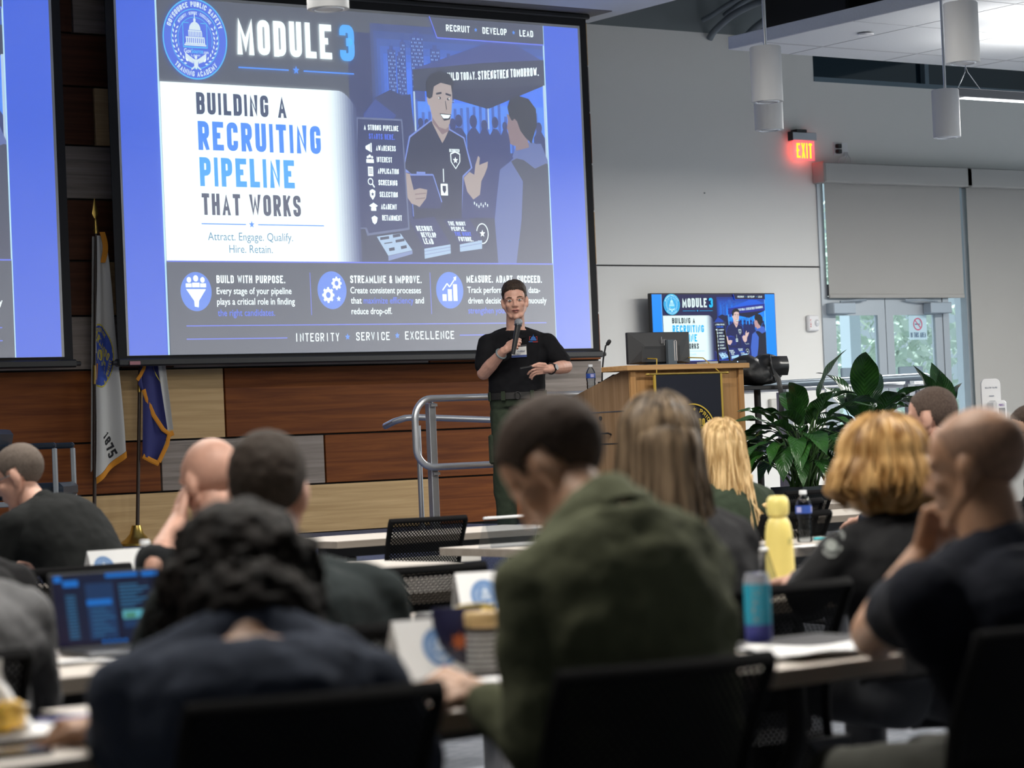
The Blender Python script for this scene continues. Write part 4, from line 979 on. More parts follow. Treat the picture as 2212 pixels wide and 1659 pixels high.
# monitor, microphone and the small things on the lectern
mz = LT; q = onY(1427, 770, Y0 + .12)
t = thing('computer_monitor', 'black computer monitor seen from behind on the lectern', 'monitor', (q.x, Y0 + .13, mz))
w = .268; h = .228
b = MB(); b.bx(-w, w, 0, .03, .012, h, .004); b.prism([(-w + .005, .018), (w - .005, .018), (w - .14, .105), (-w + .14, .105)], -.0, (0, 0, 0)) if False else b.bx(-w + .10, w - .10, -.02, 0, .02, h - .09, .006); b.build('housing', mat('monitor_black', (.022, .022, .024), .4), t)
b = MB(); b.rings([[(-w + .004, 0, h - .004), (w - .004, 0, h - .004), (w - .004, 0, .016), (-w + .004, 0, .016)], [(-w + .13, -.022, h - .095), (w - .13, -.022, h - .095), (w - .10, -.012, .03), (-w + .10, -.012, .03)]]); b.build('rear_shell', mat('monitor_shell', (.03, .03, .032), .35), t)
b = MB(); b.box((.075, -.035, .09), (.075, .03, .17), bev=.003); b.bx(-.12, .14, -.1, .1, 0, .008, .003); b.build('stand', mat('stand_grey', (.09, .11, .13), .4, .3), t)
b = MB(); b.bx(.088, .094, -.052, -.050, .03, .17); b.bx(.106, .112, -.052, -.050, .03, .17); b.bx(.088, .112, -.052, -.050, .166, .17); b.build('stand_outline', mat('pale_plastic', (.55, .52, .52), .4), t)
b = MB()
for x0, z0, z1 in ((0, .15, .195), (.012, .15, .178), (.024, .137, .178), (.036, .15, .178)): b.quad((x0, -.0235, z0), (x0 + .004, -.0235, z0), (x0 + .008, -.0215, z1), (x0 + .004, -.0215, z1))
b.build('logo', mat('logo_grey', (.40, .40, .41), .4), t)
qb = onY(1300, 812, Y0 + .52); qt = onY(1311, 741, Y0 + .52)
t = thing('gooseneck_microphone', 'thin gooseneck microphone rising from the slope of the lectern', 'microphone', (qb.x, Y0 + .52, qb.z - .05))
b = MB(); b.tube([(0, 0, 0), (.005, 0, .08), (.02, 0, .17), (qt.x - qb.x - .012, -.0, qt.z - qb.z + .03), (qt.x - qb.x, -.01, qt.z - qb.z + .045)], .006, 8); b.build('gooseneck', black_metal, t, True)
b = MB(); b.cap((qt.x - qb.x, -.01, qt.z - qb.z + .045), (qt.x - qb.x + .006, -.02, qt.z - qb.z + .06), .014, .014); b.build('capsule', black_plastic, t, True); b = MB(); b.lathe([(0, 0), (.03, 0), (.03, .01), (0, .012)], 16); b.build('base', black_plastic, t, True)
clear_plastic = glass_mat('clear_plastic', (.80, .84, .87)); bottle_blue = mat('label_blue', (.03, .08, .36), .4); cap_white = mat('cap_white', (.78, .80, .83), .4)
def water_bottle(loc, label, hgt=.205):
    t = thing('water_bottle', label, 'water bottle', loc, random.uniform(0, 6), 'clear plastic water bottles'); k = hgt / .205
    prof = [(0, 0), (.028, 0), (.032, .006)] + [(.0315 - (.0025 if i % 2 else 0), .012 + .011 * i) for i in range(9)] + [(.0325, .115), (.0325, .150), (.030, .163), (.020, .182), (.0125, .190), (.0125, .194)]
    b = MB(); b.lathe([(r_ * k ** .5, z * k) for r_, z in prof], 24); b.build('bottle_body', clear_plastic, t, True)
    b = MB(); b.lathe([(.0332 * k ** .5, .117 * k), (.0334 * k ** .5, .118 * k), (.0334 * k ** .5, .148 * k), (.0332 * k ** .5, .149 * k)], 24, cap=False); b.cur = 1
    for a in (0, 2.1, 4.2): b.rings([[(.0338 * k ** .5 * math.cos(a + .5 * i), .0338 * k ** .5 * math.sin(a + .5 * i), z * k) for i in (0, .5, 1, 1.4)] for z in (.122, .144)], False)
    b.build('label_band', [bottle_blue, mat('label_pale', (.45, .45, .75), .4)], t, True)
    b = MB(); b.lathe([(0, .194 * k), (.0145, .194 * k), (.0150, .196 * k), (.0150, .208 * k), (.0135, .211 * k), (0, .211 * k)], 20); b.build('cap', cap_white, t, True)
    return t
q = onY(1277, 832, Y0 + .60); zd = .45 + hb + (LH - hb) * (LD - .60) / (LD - .12)
water_bottle((q.x, Y0 + .60, zd - .012), 'clear water bottle standing on the slope of the lectern')
b = MB(); b.prism([(0, 0), (.20, -.065), (.20, -.035), (0, .03)], .22, (0, 0, 0), (0, 1, 0), (0, 0, 1), (1, 0, 0)); q = onY(1325, 803, Y0 + .28); tag(b.build('control_pad', black_plastic, loc=(q.x - .02, Y0 + .26, .45 + hb + (LH - hb) * (LD - .26) / (LD - .12) - .005)), 'small black device lying on the slope of the lectern', 'device')
q = onY(1560, 784, Y0 + .08)
t = thing('wireless_receiver', 'small black receiver with two tall antennas on the lectern', 'receiver', (q.x + .06, Y0 + .10, LT))
b = MB(); b.bx(-.10, .13, -.06, .06, 0, .022, .004); b.build('housing', black_plastic, t)
for x, ln in ((-.075, -.012), (.03, -.04)):
    b = MB(); b.tube([(x, 0, .012), (x + ln * .3, 0, .08), (x + ln, 0, .235)], [.0065, .006, .0055], 8); b.build('antenna', black_plastic, t, True)
b = MB(); b.ell((.045, -.061, .013), (.004, .002, .004), nu=8, nv=6); b.build('status_light', mat('blue_led', (.4, .6, 1), .3, emit=(.4, .6, 1), es=2), t)
q = onY(1528, 786, Y0 + .02); b = MB(); b.bx(-.055, .055, -.05, .05, 0, .016, .003); tag(b.build('charging_cradle', mat('pale_device', (.42, .43, .42), .4), loc=(q.x + .01, Y0 + .03, LT)), 'flat pale device on the lectern beside the antennas', 'device')

# black backpack on a stand behind the lectern
q = onY(1634, 810, 14.0)
t = thing('side_stand', 'dark shelf stand carrying the black backpack beside the lectern', 'stand', (q.x, 14.0, .45))
zs = onY(1634, 834, 14.0).z - .45
b = MB(); b.bx(-.26, .24, -.14, .14, zs - .03, zs, .004); b.build('shelf', black_metal, t); b = MB(); b.cyl((0, 0, .02), (0, 0, zs - .03), .025, seg=12); b.bx(-.2, .2, -.2, .2, 0, .02); b.build('pedestal', black_metal, t)
bagm = mat('bag_black', (.010, .010, .011), .45, bump=.5, bscale=40); gloss = mat('bag_gloss', (.02, .02, .022), .22)
t = thing('backpack', 'black backpack with a hanging strap lying beside the lectern', 'backpack', (q.x, 14.0, .45 + zs))
def blob(name, m, parent, ells, vox=.012, sm=4):
    b = MB()
    for c, r_ in ells: b.ell(c, r_, nu=20, nv=14)
    return remesh_build(name, b, m, parent, vox, sm)
BAG = t
b = MB()
for c, r_ in (((0, 0, .10), (.20, .13, .10)), ((-.10, .0, .12), (.13, .12, .11)), ((.10, -.01, .12), (.11, .12, .115)), ((.06, -.03, .17), (.09, .10, .06)), ((-.05, -.10, .08), (.12, .05, .07))): b.ell(c, r_, nu=20, nv=14)
remesh_build('bag_body', b, bagm, BAG, .012, 4, .006, 14)
b = MB(); b.grid(lambda u, v: (.02 + .18 * u, -.125 - .02 * math.sin(v * PI) + .02 * abs(u - .5), .07 + .14 * v), 8, 8); b.tube(bez((.02, -.13, .22), (.0, -.16, .15), (.03, -.15, .08), (.05, -.14, .03), 8), .008, 6); b.build('front_pocket', gloss, BAG, True)
b = MB(); b.tube([(.03, -.13, .12), (.06, -.17, .04), (.075, -.175, -.06), (.075, -.17, -.21)], .022, 8, flat=.2, upv=(0, 1, 0)); b.box((.075, -.17, -.235), (.05, .016, .05), bev=.004); b.build('strap', bagm, BAG, True)

# ---------------------------------------------------------------- flags
fabric_white = mat('flag_white', (.50, .50, .48), .85); flag_blue = mat('flag_blue', (.022, .026, .14), .8); fringe = mat('flag_fringe', (.62, .24, .012), .8, bump=.6, bscale=400, stretch=(1, 1, .1)); seal_blue = mat('flag_seal_blue', (.03, .07, .36), .8); seal_gold = mat('flag_seal_gold', (.50, .42, .04), .8); ink_black = mat('flag_ink', (.01, .01, .012), .8)
pole_wood = mat('pole_dark', (.045, .028, .02), .35)
FY = 19.5
def flagpole(t, base, H, lean, spear):
    b = MB(); b.lathe([(0, 0), (.155, 0), (.155, .02), (.10, .055), (.06, .10), (.045, .15), (.04, .17), (0, .17)], 36); b.build('base', brass, t, True)
    b = MB(); b.cyl((lean * .15, 0, .15), (lean * H * .52, 0, H * .52), .0165, .015, 14); b.cyl((lean * H * .58, 0, H * .58), (lean * H, 0, H), .014, .012, 14); b.cur = 1; b.cyl((lean * H * .52, 0, H * .52), (lean * H * .58, 0, H * .58), .019, seg=14); b.build('pole', [pole_wood, brass], t, True)
    if spear:
        b = MB(); x = lean * H; b.lathe([(0, 0), (.018, 0), (.02, .03), (.014, .05), (.016, .06), (.010, .10), (.012, .11), (.007, .13)], 14, (x, 0, H)); b.rings([[(x + r_ * math.cos(q), .35 * r_ * math.sin(q), H + z) for q in (PI / 2 * k for k in range(4))] for r_, z in ((.004, .12), (.028, .17), (.018, .22), (.002, .30))]); b.build('finial', brass, t, True)
# white city police flag
p0 = onY(204, 1100, FY); p1 = onY(207, 510, FY); lean = (p1.x - p0.x) / (p1.z - p0.z); bx_ = p0.x - lean * (p0.z - .45)
t = thing('flag_stand', 'white flag with blue seal and gold fringe on a pole between the screens', 'flag', (bx_, FY, .45), 0, 'flags on the stage'); H = p1.z - .45 + .02
flagpole(t, None, H, lean, True)
zt = H - .02; zl = onY(204, 1032, FY).z - .45; zr = onY(263, 975, FY).z - .45
def fl1(u, v, d=0.0):        # u across the folds, v from the hem (0) up to the head (1)
    wv = .07 + .20 * (1 - v) ** .8
    zb = zl + (zr - zl) * u; z = zb + (zt - zb) * v
    x = lean * z - .012 + wv * u
    y = -.035 - .030 * math.sin(u * PI * 2.4 + .4) * (.4 + .6 * (1 - v)) - .01 * math.sin(v * 9) - d
    return (x, y, z)
b = MB(); b.sheet(lambda u, v: fl1(u, v), 30, 40, .004); b.sheet(lambda u, v: (fl1(u * .8, v)[0] - .01, .02 + .02 * math.sin(u * 6), fl1(u, v)[2] + .05 * (1 - v)), 16, 24, .004); b.build('flag_cloth', fabric_white, t, True)
b = MB(); b.sheet(lambda u, v: Vector(fl1(u, 0)) + Vector((.004, -.002, -.055 * (1 - v))), 30, 2, .006); b.build('fringe', fringe, t); b = MB(); b.sheet(lambda u, v: (lean * (zt - .22 * u) + .03 * math.sin(u * 3) + .045 * v + .01, -.05 - .01 * v, zt + .03 - .26 * u), 14, 3, .006); b.build('fringe', fringe, t); b = MB(); b.sheet(lambda u, v: (lean * (1.9 - .4 * u) - .025 + .02 * v, -.045, 1.45 - .45 * u + .1), 10, 2, .006); b.build('fringe', fringe, t)
def invfl1(x, z):
    v = min(1, max(0, (z - zl) / (zt - zl))); 
    for _ in range(3):
        wv = .07 + .20 * (1 - v) ** .8; u = (x - lean * z + .012) / wv; uu = min(1, max(0, u)); zb = zl + (zr - zl) * uu; v = (z - zb) / (zt - zb)
    return u, v
def on_flag(b, polys, k, d):
    b.cur = k
    for p in polys:
        uv = [invfl1(q[0], q[1]) for q in p]
        if sum(1 for u, v in uv if u < -.02 or u > 1.0) > len(p) * .45: continue
        b._add([fl1(min(1, max(0, u)), v, .004 + d) for u, v in uv], [tuple(range(len(p)))])
c = onY(210, 769, FY); cx, cz = c.x - bx_, c.z - .45; rx, rz = .135, .27
b = MB()
strips = []
for i in range(24):
    for j in range(24):
        x0, x1 = -1 + i / 12, -1 + (i + 1) / 12; z0, z1 = -1 + j / 12, -1 + (j + 1) / 12
        if ((x0 + x1) / 2) ** 2 + ((z0 + z1) / 2) ** 2 < .93: strips.append([(cx + rx * a, cz + rz * e) for a, e in ((x0, z0), (x1, z0), (x1, z1), (x0, z1))])
on_flag(b, strips, 0, 0)
sc = lambda polys: [[(cx + rx * v[0], cz + rz * v[1]) for v in p] for p in polys]
rot_ = lambda polys, a: [[(v[0] * math.cos(a) - v[1] * math.sin(a), v[0] * math.sin(a) + v[1] * math.cos(a)) for v in p] for p in polys]
on_flag(b, sc(ringq(0, 0, .97, .97, .05, 60)), 1, .001); on_flag(b, sc(arc_text('COURAGE', 0, 0, .74, .14, 78, 62, .2)), 1, .001)
on_flag(b, sc(rot_(caps_text('ORLANDO', -.62, .62, .26, .52, .2), R(-38))), 1, .001)
for k in range(3): on_flag(b, sc(rot_([[(-.10 - .0, -.05 - .15 * k), (.58, -.05 - .15 * k), (.55, .06 - .15 * k), (-.10, .06 - .15 * k)]], R(-30))), 1, .0012)
on_flag(b, sc(rot_([[(-.5, -.6), (-.38, -.6), (-.38, .4), (-.5, .4)]], R(-30))), 1, .0012)
on_flag(b, sc([disc(.12, -.02, .30, n=20)]), 2, .002); on_flag(b, sc([disc(.06, .02, .18, n=14)]), 1, .0025)
on_flag(b, sc([star(.35, -.82, .08), star(.62, -.70, .08)]), 1, .001); on_flag(b, sc(arc_text('PROTECT', 0, 0, .88, .13, 330, 40, .2, True)), 1, .001)
c2 = onY(231, 962, FY); dx, dz = c2.x - bx_, c2.z - .45
b.build('seal', [seal_blue, seal_gold, mat('flag_seal_grey', (.28, .30, .22), .8), ink_black], t); b = MB()
tx = [[(dx + v[0] * math.cos(R(-62)) * .75 - v[1] * math.sin(R(-62)) * .75, dz + v[0] * math.sin(R(-62)) + v[1] * math.cos(R(-62))) for v in p] for p in caps_text('1875', -.11, .11, -.045, .06, .2)]
on_flag(b, tx, 0, .001)
b.build('numerals', ink_black, t)
# blue flag whose head is hidden behind the big screen
p0 = onY(297, 1140, FY); p1 = onY(302, 800, FY); lean2 = (p1.x - p0.x) / (p1.z - p0.z); bx2 = p0.x - lean2 * (p0.z - .45)
t = thing('flag_stand', 'blue flag with gold fringe and brass pole base beneath the corner of the large screen', 'flag', (bx2, FY, .45), 0, 'flags on the stage')
flagpole(t, None, 2.5, lean2, False)
Q = lambda px, py: (onY(px, py, FY).x - bx2, onY(px, py, FY).z - .45)
def panel(pl, pr, n, amp, ph, yoff, th=.004, fold=2.0):     # between two edge polylines given as pixel corners
    L_ = [Q(*p) for p in pl]; R__ = [Q(*p) for p in pr]
    def at(L, v):
        f = v * (len(L) - 1); i = min(int(f), len(L) - 2); f -= i
        return L[i][0] * (1 - f) + L[i + 1][0] * f, L[i][1] * (1 - f) + L[i + 1][1] * f
    def fn(u, v):
        a, c_ = at(L_, v), at(R__, v)
        return (a[0] * (1 - u) + c_[0] * u, yoff - amp * math.sin(u * PI * fold + ph), a[1] * (1 - u) + c_[1] * u)
    return fn
b = MB(); b.sheet(panel([(302, 985), (303, 780), (306, 600)], [(336, 1000), (357, 935), (330, 760), (318, 600)], 12, .02, .3, -.045), 14, 20, .004); b.sheet(panel([(300, 845), (292, 830), (300, 780)], [(309, 840), (309, 800), (312, 780)], 12, .01, .3, -.05), 6, 8, .004); b.build('flag_cloth', flag_blue, t, True)
b = MB(); b.sheet(panel([(346, 930), (338, 780), (325, 600)], [(371, 928), (353, 780), (335, 600)], 12, .012, .8, -.02), 10, 16, .004); b.build('flag_lining', fabric_white, t, True)
def ribbon(pts, w, y):
    P3 = [Vector((Q(*p)[0], y, Q(*p)[1])) for p in pts]; b.tube(P3, w, 6, flat=.25, upv=(0, 1, 0))
b = MB(); ribbon([(303, 842), (312, 868), (325, 898), (345, 928), (358, 938), (354, 960), (336, 998)], .020, -.062); b.build('fringe', fringe, t); b = MB(); ribbon([(302, 985), (320, 995), (336, 1002)], .022, -.06); b.build('fringe', fringe, t); b = MB(); ribbon([(346, 942), (360, 940), (371, 935)], .022, -.03); b.build('fringe', fringe, t); b = MB(); ribbon([(289, 822), (296, 812), (304, 796), (309, 782)], .016, -.062); b.build('fringe', fringe, t)
b = MB()
for pts in ([(320, 785), (324, 800), (340, 830), (328, 812)], [(330, 805), (338, 815), (350, 836), (340, 818)]):
    b._add([(Q(*p)[0], -.075, Q(*p)[1]) for p in pts], [(0, 1, 2, 3)])
b.build('emblem', seal_gold, t)

# ---------------------------------------------------------------- padded chair on the stage
navy_leather = mat('navy_leather', (.012, .022, .036), .42, coat=.1)
q = P(72, 1040, 19.0)
t = thing('lounge_chair', 'blue tufted armchair with silver arms on the stage before the wood wall', 'armchair', (q.x, q.y, .45), R(-128))
b = MB(); b.box((0, 0, .53), (.56, .56, .11), bev=.03); b.build('seat', navy_leather, t, True)
b = MB(); b.box((0, -.27, .78), (.52, .09, .44), Matrix.Rotation(R(-10), 3, 'X'), .03)
bk = b.build('backrest', navy_leather, t, True)
b = MB()
for i in range(4):
    for j in range(3): b.ell((-.18 + .12 * i, -.215 - .022 * (j - 1) , .66 + .11 * j), (.010, .008, .010), nu=8, nv=6)
    if i < 3:
        for j in range(2): b.box((-.12 + .12 * i, -.228, .715 + .11 * j), (.12, .003, .003), Matrix.Rotation(R(42), 3, 'Y')); b.box((-.12 + .12 * i, -.228, .715 + .11 * j), (.12, .003, .003), Matrix.Rotation(R(-42), 3, 'Y'))
b.build('tufting', mat('tuft_dark', (.004, .007, .012), .5), bk)
for s in (-1, 1):
    b = MB(); b.bx(s * .31 - .02, s * .31 + .02, .22, .255, .40, .84, .006); b.bx(s * .31 - .018, s * .31 + .018, -.26, .25, .42, .46, .006); ar = b.build('arm_frame', mat('polished_alum', (.55, .60, .64), .25, .6), t)
    b = MB(); b.box((s * .31, -.01, .86), (.055, .52, .045), bev=.014); b.build('arm_pad', navy_leather, ar, True)
b = MB(); b.cyl((0, 0, .1), (0, 0, .48), .03, seg=14); b.build('column', steel, t, True)
for k in range(5):
    a = 2 * PI * k / 5; b = MB(); b.tube([(0, 0, .12), (.15 * math.cos(a), .15 * math.sin(a), .11), (.29 * math.cos(a), .29 * math.sin(a), .075)], [.028, .022, .016], 8); lg = b.build('leg', steel, t, True)
    b = MB(); b.cyl((.29 * math.cos(a) - .015 * math.sin(a), .29 * math.sin(a) + .015 * math.cos(a), .03), (.29 * math.cos(a) + .015 * math.sin(a), .29 * math.sin(a) - .015 * math.cos(a), .03), .03, seg=14); b.build('caster', black_plastic, lg, True)

# ---------------------------------------------------------------- potted plants in front of the rail
def leaf_material():
    m = mat('leaf_green', (.014, .060, .012), .28, coat=.25); nt = m.node_tree; N = nt.nodes; L = nt.links; b_ = N['Principled BSDF']
    at = N.new('ShaderNodeUVMap'); sp = N.new('ShaderNodeSeparateXYZ'); L.new(at.outputs[0], sp.inputs[0])
    def mth(op, a, v):
        q_ = N.new('ShaderNodeMath'); q_.operation = op
        for i, s in enumerate((a, v)):
            if isinstance(s, (int, float)): q_.inputs[i].default_value = s
            else: L.new(s, q_.inputs[i])
        return q_.outputs[0]
    h = mth('SINE', mth('ADD', mth('MULTIPLY', sp.outputs[1], 75.0), mth('MULTIPLY', mth('ABSOLUTE', mth('SUBTRACT', sp.outputs[0], .5), 0), -38.0)), 0)
    bp = N.new('ShaderNodeBump'); bp.inputs['Strength'].default_value = .5; bp.inputs['Distance'].default_value = .003; L.new(h, bp.inputs['Height']); L.new(bp.outputs[0], b_.inputs['Normal'])
    oi = N.new('ShaderNodeTexNoise'); oi.inputs['Scale'].default_value = 4; tc = N.new('ShaderNodeTexCoord'); L.new(tc.outputs['Object'], oi.inputs[0])
    rp = N.new('ShaderNodeValToRGB'); e = rp.color_ramp.elements; e[0].position = .35; e[1].position = .7; e[0].color = (.008, .036, .009, 1); e[1].color = (.028, .105, .016, 1); L.new(oi.outputs[0], rp.inputs[0]); L.new(rp.outputs[0], b_.inputs['Base Color'])
    return m
leafm = leaf_material(); stemm = mat('leaf_stem', (.03, .085, .015), .5)
def plant(loc, label, n, seed, spread, height, blade, pot_r, pot_h, extra=()):
    rnd = random.Random(seed); t = thing('potted_plant', label, 'plant', loc, 0, 'leafy plants before the rail')
    b = MB(); rr = pot_r
    b.rings([[(sx * k_, sy * k_, z) for sx, sy in ((-1, -1), (1, -1), (1, 1), (-1, 1))] for k_, z in ((rr * .82, 0), (rr, pot_h), (rr * .94, pot_h), (rr * .9, pot_h - .03))]); b.build('pot', mat('pot_slate', (.035, .055, .065), .25), t)
    b = MB(); b.box((0, 0, pot_h - .045), (rr * 1.78, rr * 1.78, .03)); b.build('soil', mat('soil', (.02, .015, .01), .95), t)
    st = MB(); lf = MB(); uvs = []
    specs = [(rnd.uniform(0, 2 * PI), rnd.uniform(.15, 1) , rnd.uniform(.75, 1.15)) for _ in range(n)] + list(extra)
    for a, out, sc in specs:
        d = Vector((math.cos(a), math.sin(a), 0)); base = Vector((rnd.uniform(-.5, .5) * rr, rnd.uniform(-.5, .5) * rr, pot_h - .04))
        tip = base + d * spread * out * .62 + Vector((0, 0, height * (1.08 - .62 * out) * sc))
        mid = base + d * spread * out * .15 + Vector((0, 0, height * .6 * sc * (1.05 - .5 * out)))
        pth = bez(base, mid, mid + (tip - mid) * .5 + Vector((0, 0, .05)), tip, 8); st.tube(pth, [.008 - .0045 * i / 8 for i in range(9)], 6)
        dirn = (pth[-1] - pth[-2]).normalized(); Lb = blade * sc * rnd.uniform(.85, 1.1); wd = Lb * rnd.uniform(.36, .46)
        side = dirn.cross(Vector((0, 0, 1))); side = side.normalized() if side.length > .1 else Vector((1, 0, 0))
        tw = rnd.uniform(-.5, .5); droop = rnd.uniform(.9, 1.9) * (1.3 if out > .5 else .85); nu, nv = 6, 14
        pos = tip.copy(); cur = dirn.copy(); rows = []
        for j in range(nv + 1):
            v = j / nv; w = wd * .5 * (math.sin(PI * min(1, v * 1.02) ** .72) ** .9 if 0 < v < 1 else 0.004)
            s2 = (side * math.cos(tw * v) + side.cross(cur) * math.sin(tw * v)).normalized(); nrm = s2.cross(cur).normalized()
            rows.append([pos + s2 * w * (2 * i / nu - 1) + nrm * (abs(2 * i / nu - 1) * w * .28) + nrm * .008 * math.sin(v * 14 + i) * (w / (wd * .5)) for i in range(nu + 1)])
            cur = (cur + Vector((0, 0, -1)) * droop / nv).normalized(); pos = pos + cur * Lb / nv
        o = len(lf.v); lf._add([p for r_ in rows for p in r_], [(j * (nu + 1) + i, j * (nu + 1) + i + 1, (j + 1) * (nu + 1) + i + 1, (j + 1) * (nu + 1) + i) for j in range(nv) for i in range(nu)])
        uvs += [(i / nu, j / nv) for j in range(nv + 1) for i in range(nu + 1)]
    st.build('stems', stemm, t, True)
    lo = lf.build('foliage', leafm, t, 'all'); uv = lo.data.uv_layers.new(name='uv')
    for l in lo.data.loops: uv.data[l.index].uv = uvs[l.vertex_index]
    return t
q = P(1738, 1050, 16.9); zb = .45
plant((q.x, q.y, zb), 'leafy dark green plant in a square slate pot beside the lectern', 84, 5, .66, .56, .33, .16, q.z - zb + .0, [(R(190), .95, 1.0), (R(215), .9, 1.05), (R(150), 1, 1), (R(0), .9, 1.1)])
q = P(1880, 1040, 18.3)
plant((q.x, q.y, zb), 'taller leafy plant behind the blonde bob, before the glass doors', 50, 11, .66, .58, .40, .17, q.z - zb, [(R(20), .5, 1.05), (R(200), .3, 1.0)])
q = P(2035, 1030, 18.6)
plant((q.x, q.y, zb), 'leafy plant mostly hidden behind the row of heads near the sanitizer stand', 26, 21, .55, .52, .36, .15, q.z - zb)
# ---------------------------------------------------------------- training tables
lam = wood('table_laminate', (.50, .45, .40), (.58, .53, .475), 'X', .8, .38); lam_edge = wood('table_edge', (.235, .20, .165), (.29, .25, .21), 'X', .8, .5)
def make_table(label):
    t = thing('training_table', label, 'table', (0, 0, 0), 0, 'training tables in rows'); L = 1.54; D = .74
    b = MB(); b.cur = 0; b.bx(-L / 2, L / 2, 0, D, .737, .74); b.cur = 1; b.bx(-L / 2, L / 2, 0, D, .705, .737); b.build('table_top', [lam, lam_edge], t)
    b = MB(); b.bx(-L / 2 + .12, L / 2 - .12, D * .40, D * .52, .645, .704, .005); b.bx(-L / 2 + .25, -L / 2 + .31, D * .42, D * .50, .60, .65, .01); b.build('beam', black_metal, t)
    for s in (-1, 1):
        x = s * (L / 2 - .20)
        b = MB(); b.bx(x - .035, x + .035, D * .38, D * .54, .06, .65, .008); b.bx(x - .03, x + .03, .06, D - .06, .03, .065, .01); lg = b.build('leg', grey_plastic, t)
        for y in (.09, D - .09):
            b = MB(); b.cyl((x - .012, y, .029), (x + .012, y, .029), .028, seg=14); b.build('caster', black_plastic, lg, True)
    return t
tab0 = None
def table(x0, y0, rz, label):
    """x0, y0: near left corner."""
    global tab0
    c = Vector((x0 + .77 * math.cos(rz), y0 + .77 * math.sin(rz), 0))
    if tab0 is None: tab0 = make_table(label); tab0.location = c; tab0.rotation_euler = (0, 0, rz); return tab0
    return dup(tab0, c, rz, label)
table(.36, 3.52, R(4), 'training table in the nearest row holding the napkin and yellow food')
table(2.06, 3.62, R(4), 'training table in the nearest row with scattered white papers and the turquoise can')
table(1.60, 4.88, R(6), 'training table carrying the open laptop')
table(3.15, 5.05, R(6), 'training table with the seal name card beside the green sweater')
table(4.70, 5.22, R(6), 'training table carrying the tall yellow bottle')
table(2.05, 6.40, R(5), 'training table in front of the bald man resting his head on his hand')
table(3.62, 6.60, R(5), 'training table behind the empty mesh chair in the middle of the room')
table(5.90, 7.38, R(5), 'training table with the water bottle in front of the woman with long blonde hair')
table(4.02, 8.05, R(4), 'training table carrying the wide white name card near the brass flag base')
table(6.30, 8.70, R(0), 'training table carrying the clear plastic card holder')
table(6.60, 10.80, R(0), 'training table farthest forward in the middle, nearest the guard rail post')
table(8.72, 9.88, R(2), 'training table beyond the water bottle, its corner showing beside the blonde bob')
table(10.55, 11.42, R(2), 'training table nearest the potted plants')

# ---------------------------------------------------------------- mesh task chairs
net = meshfab('chair_net', (.006, .006, .0065), .016, .87); seat_fab = mat('seat_fabric', (.014, .015, .018), .9, bump=.2, bscale=300)
chair_black = mat('chair_black', (.006, .006, .0065), .85, spec=.06)
def make_chair(label):
    t = thing('mesh_chair', label, 'chair', (0, 0, 0), 0, 'black mesh task chairs')
    b = MB(); b.sheet(lambda u, v: (-.24 + .48 * u, -.22 + .46 * v, .45 + .02 * math.cos((u - .5) * PI) * math.sin(v * PI) - .02 * v ** 4), 10, 10, .06); b.build('seat', seat_fab, t, True)
    W0, W1, zb, zt = .184, .202, .40, .828
    def bk(u, v):        # u -1..1, v 0..1
        w = W0 + (W1 - W0) * v; return Vector((w * u, -.235 - .06 * (v - .35) - .035 * (1 - u * u) + .05 * math.sin(v * PI), zb + (zt - zb) * v))
    fr = MB()
    ol = [bk(-1, v / 12) for v in range(13)] + [bk(-1 + 2 * i / 14, 1) + Vector((0, 0, .012)) for i in range(15)] + [bk(1, 1 - v / 12) for v in range(13)] + [bk(1 - 2 * i / 14, 0) for i in range(15)]
    fr.tube(ol, .016, 8, True, flat=.7)
    bf = fr.build('back_frame', chair_black, t, True)
    b = MB(); b.grid(lambda u, v: bk(-1 + 2 * u, v), 16, 14); b.build('back_mesh', net, t, True)
    b = MB(); b.sheet(lambda u, v: bk(-.97 + 1.94 * u, .36 + .17 * v) + Vector((0, .014, 0)), 14, 3, .012); b.build('lumbar_band', chair_black, t, True)
    b = MB(); b.tube(bez((0, -.05, .40), (0, -.20, .37), (0, -.33, .40), (0, -.30, .62), 8), [.03] * 9, 8, flat=.5, upv=(0, 1, 0)); b.bx(-.10, .10, -.12, .10, .37, .43, .02); b.build('back_post', chair_black, t, True)
    b = MB(); b.cyl((0, 0, .10), (0, 0, .38), .026, .022, 14); b.build('gas_lift', steel, t, True)
    for k in range(5):
        a = 2 * PI * k / 5 + .3; b = MB(); c, s = math.cos(a), math.sin(a)
        b.tube([(0, 0, .115), (.14 * c, .14 * s, .11), (.29 * c, .29 * s, .085)], [.034, .028, .018], 8, flat=.7); lg = b.build('leg', mat('chair_leg_grey', (.09, .09, .095), .5), t, True)
        b = MB()
        for o in (-.016, .016): b.cyl((.29 * c - (o - .009) * s, .29 * s + (o - .009) * c, .032), (.29 * c - (o + .009) * s, .29 * s + (o + .009) * c, .032), .031, seg=16)
        b.cyl((.29 * c - .02 * s, .29 * s + .02 * c, .032), (.29 * c + .02 * s, .29 * s - .02 * c, .032), .010, seg=8); b.cyl((.29 * c, .29 * s, .03), (.29 * c, .29 * s, .085), .008, seg=8); b.build('caster', black_plastic, lg, True)
    return t
ch0 = None
def chair(px, py, Y, rz, label):
    """px, py: middle of the top edge of the back in the photograph; Y: distance of the back along the room."""
    global ch0
    q = onY(px, py, Y); rz = R(rz); p = Vector((q.x - (-(-.30)) * math.sin(rz), Y + .28 * math.cos(rz), 0))
    if ch0 is None: ch0 = make_chair(label); ch0.location = p; ch0.rotation_euler = (0, 0, rz); return ch0
    return dup(ch0, p, rz, label)
chair(690, 1545, 3.16, -4, 'black mesh chair of the dark-haired woman in the slate shirt')
chair(1448, 1432, 3.08, -2, 'black mesh chair of the man in the olive green sweater')
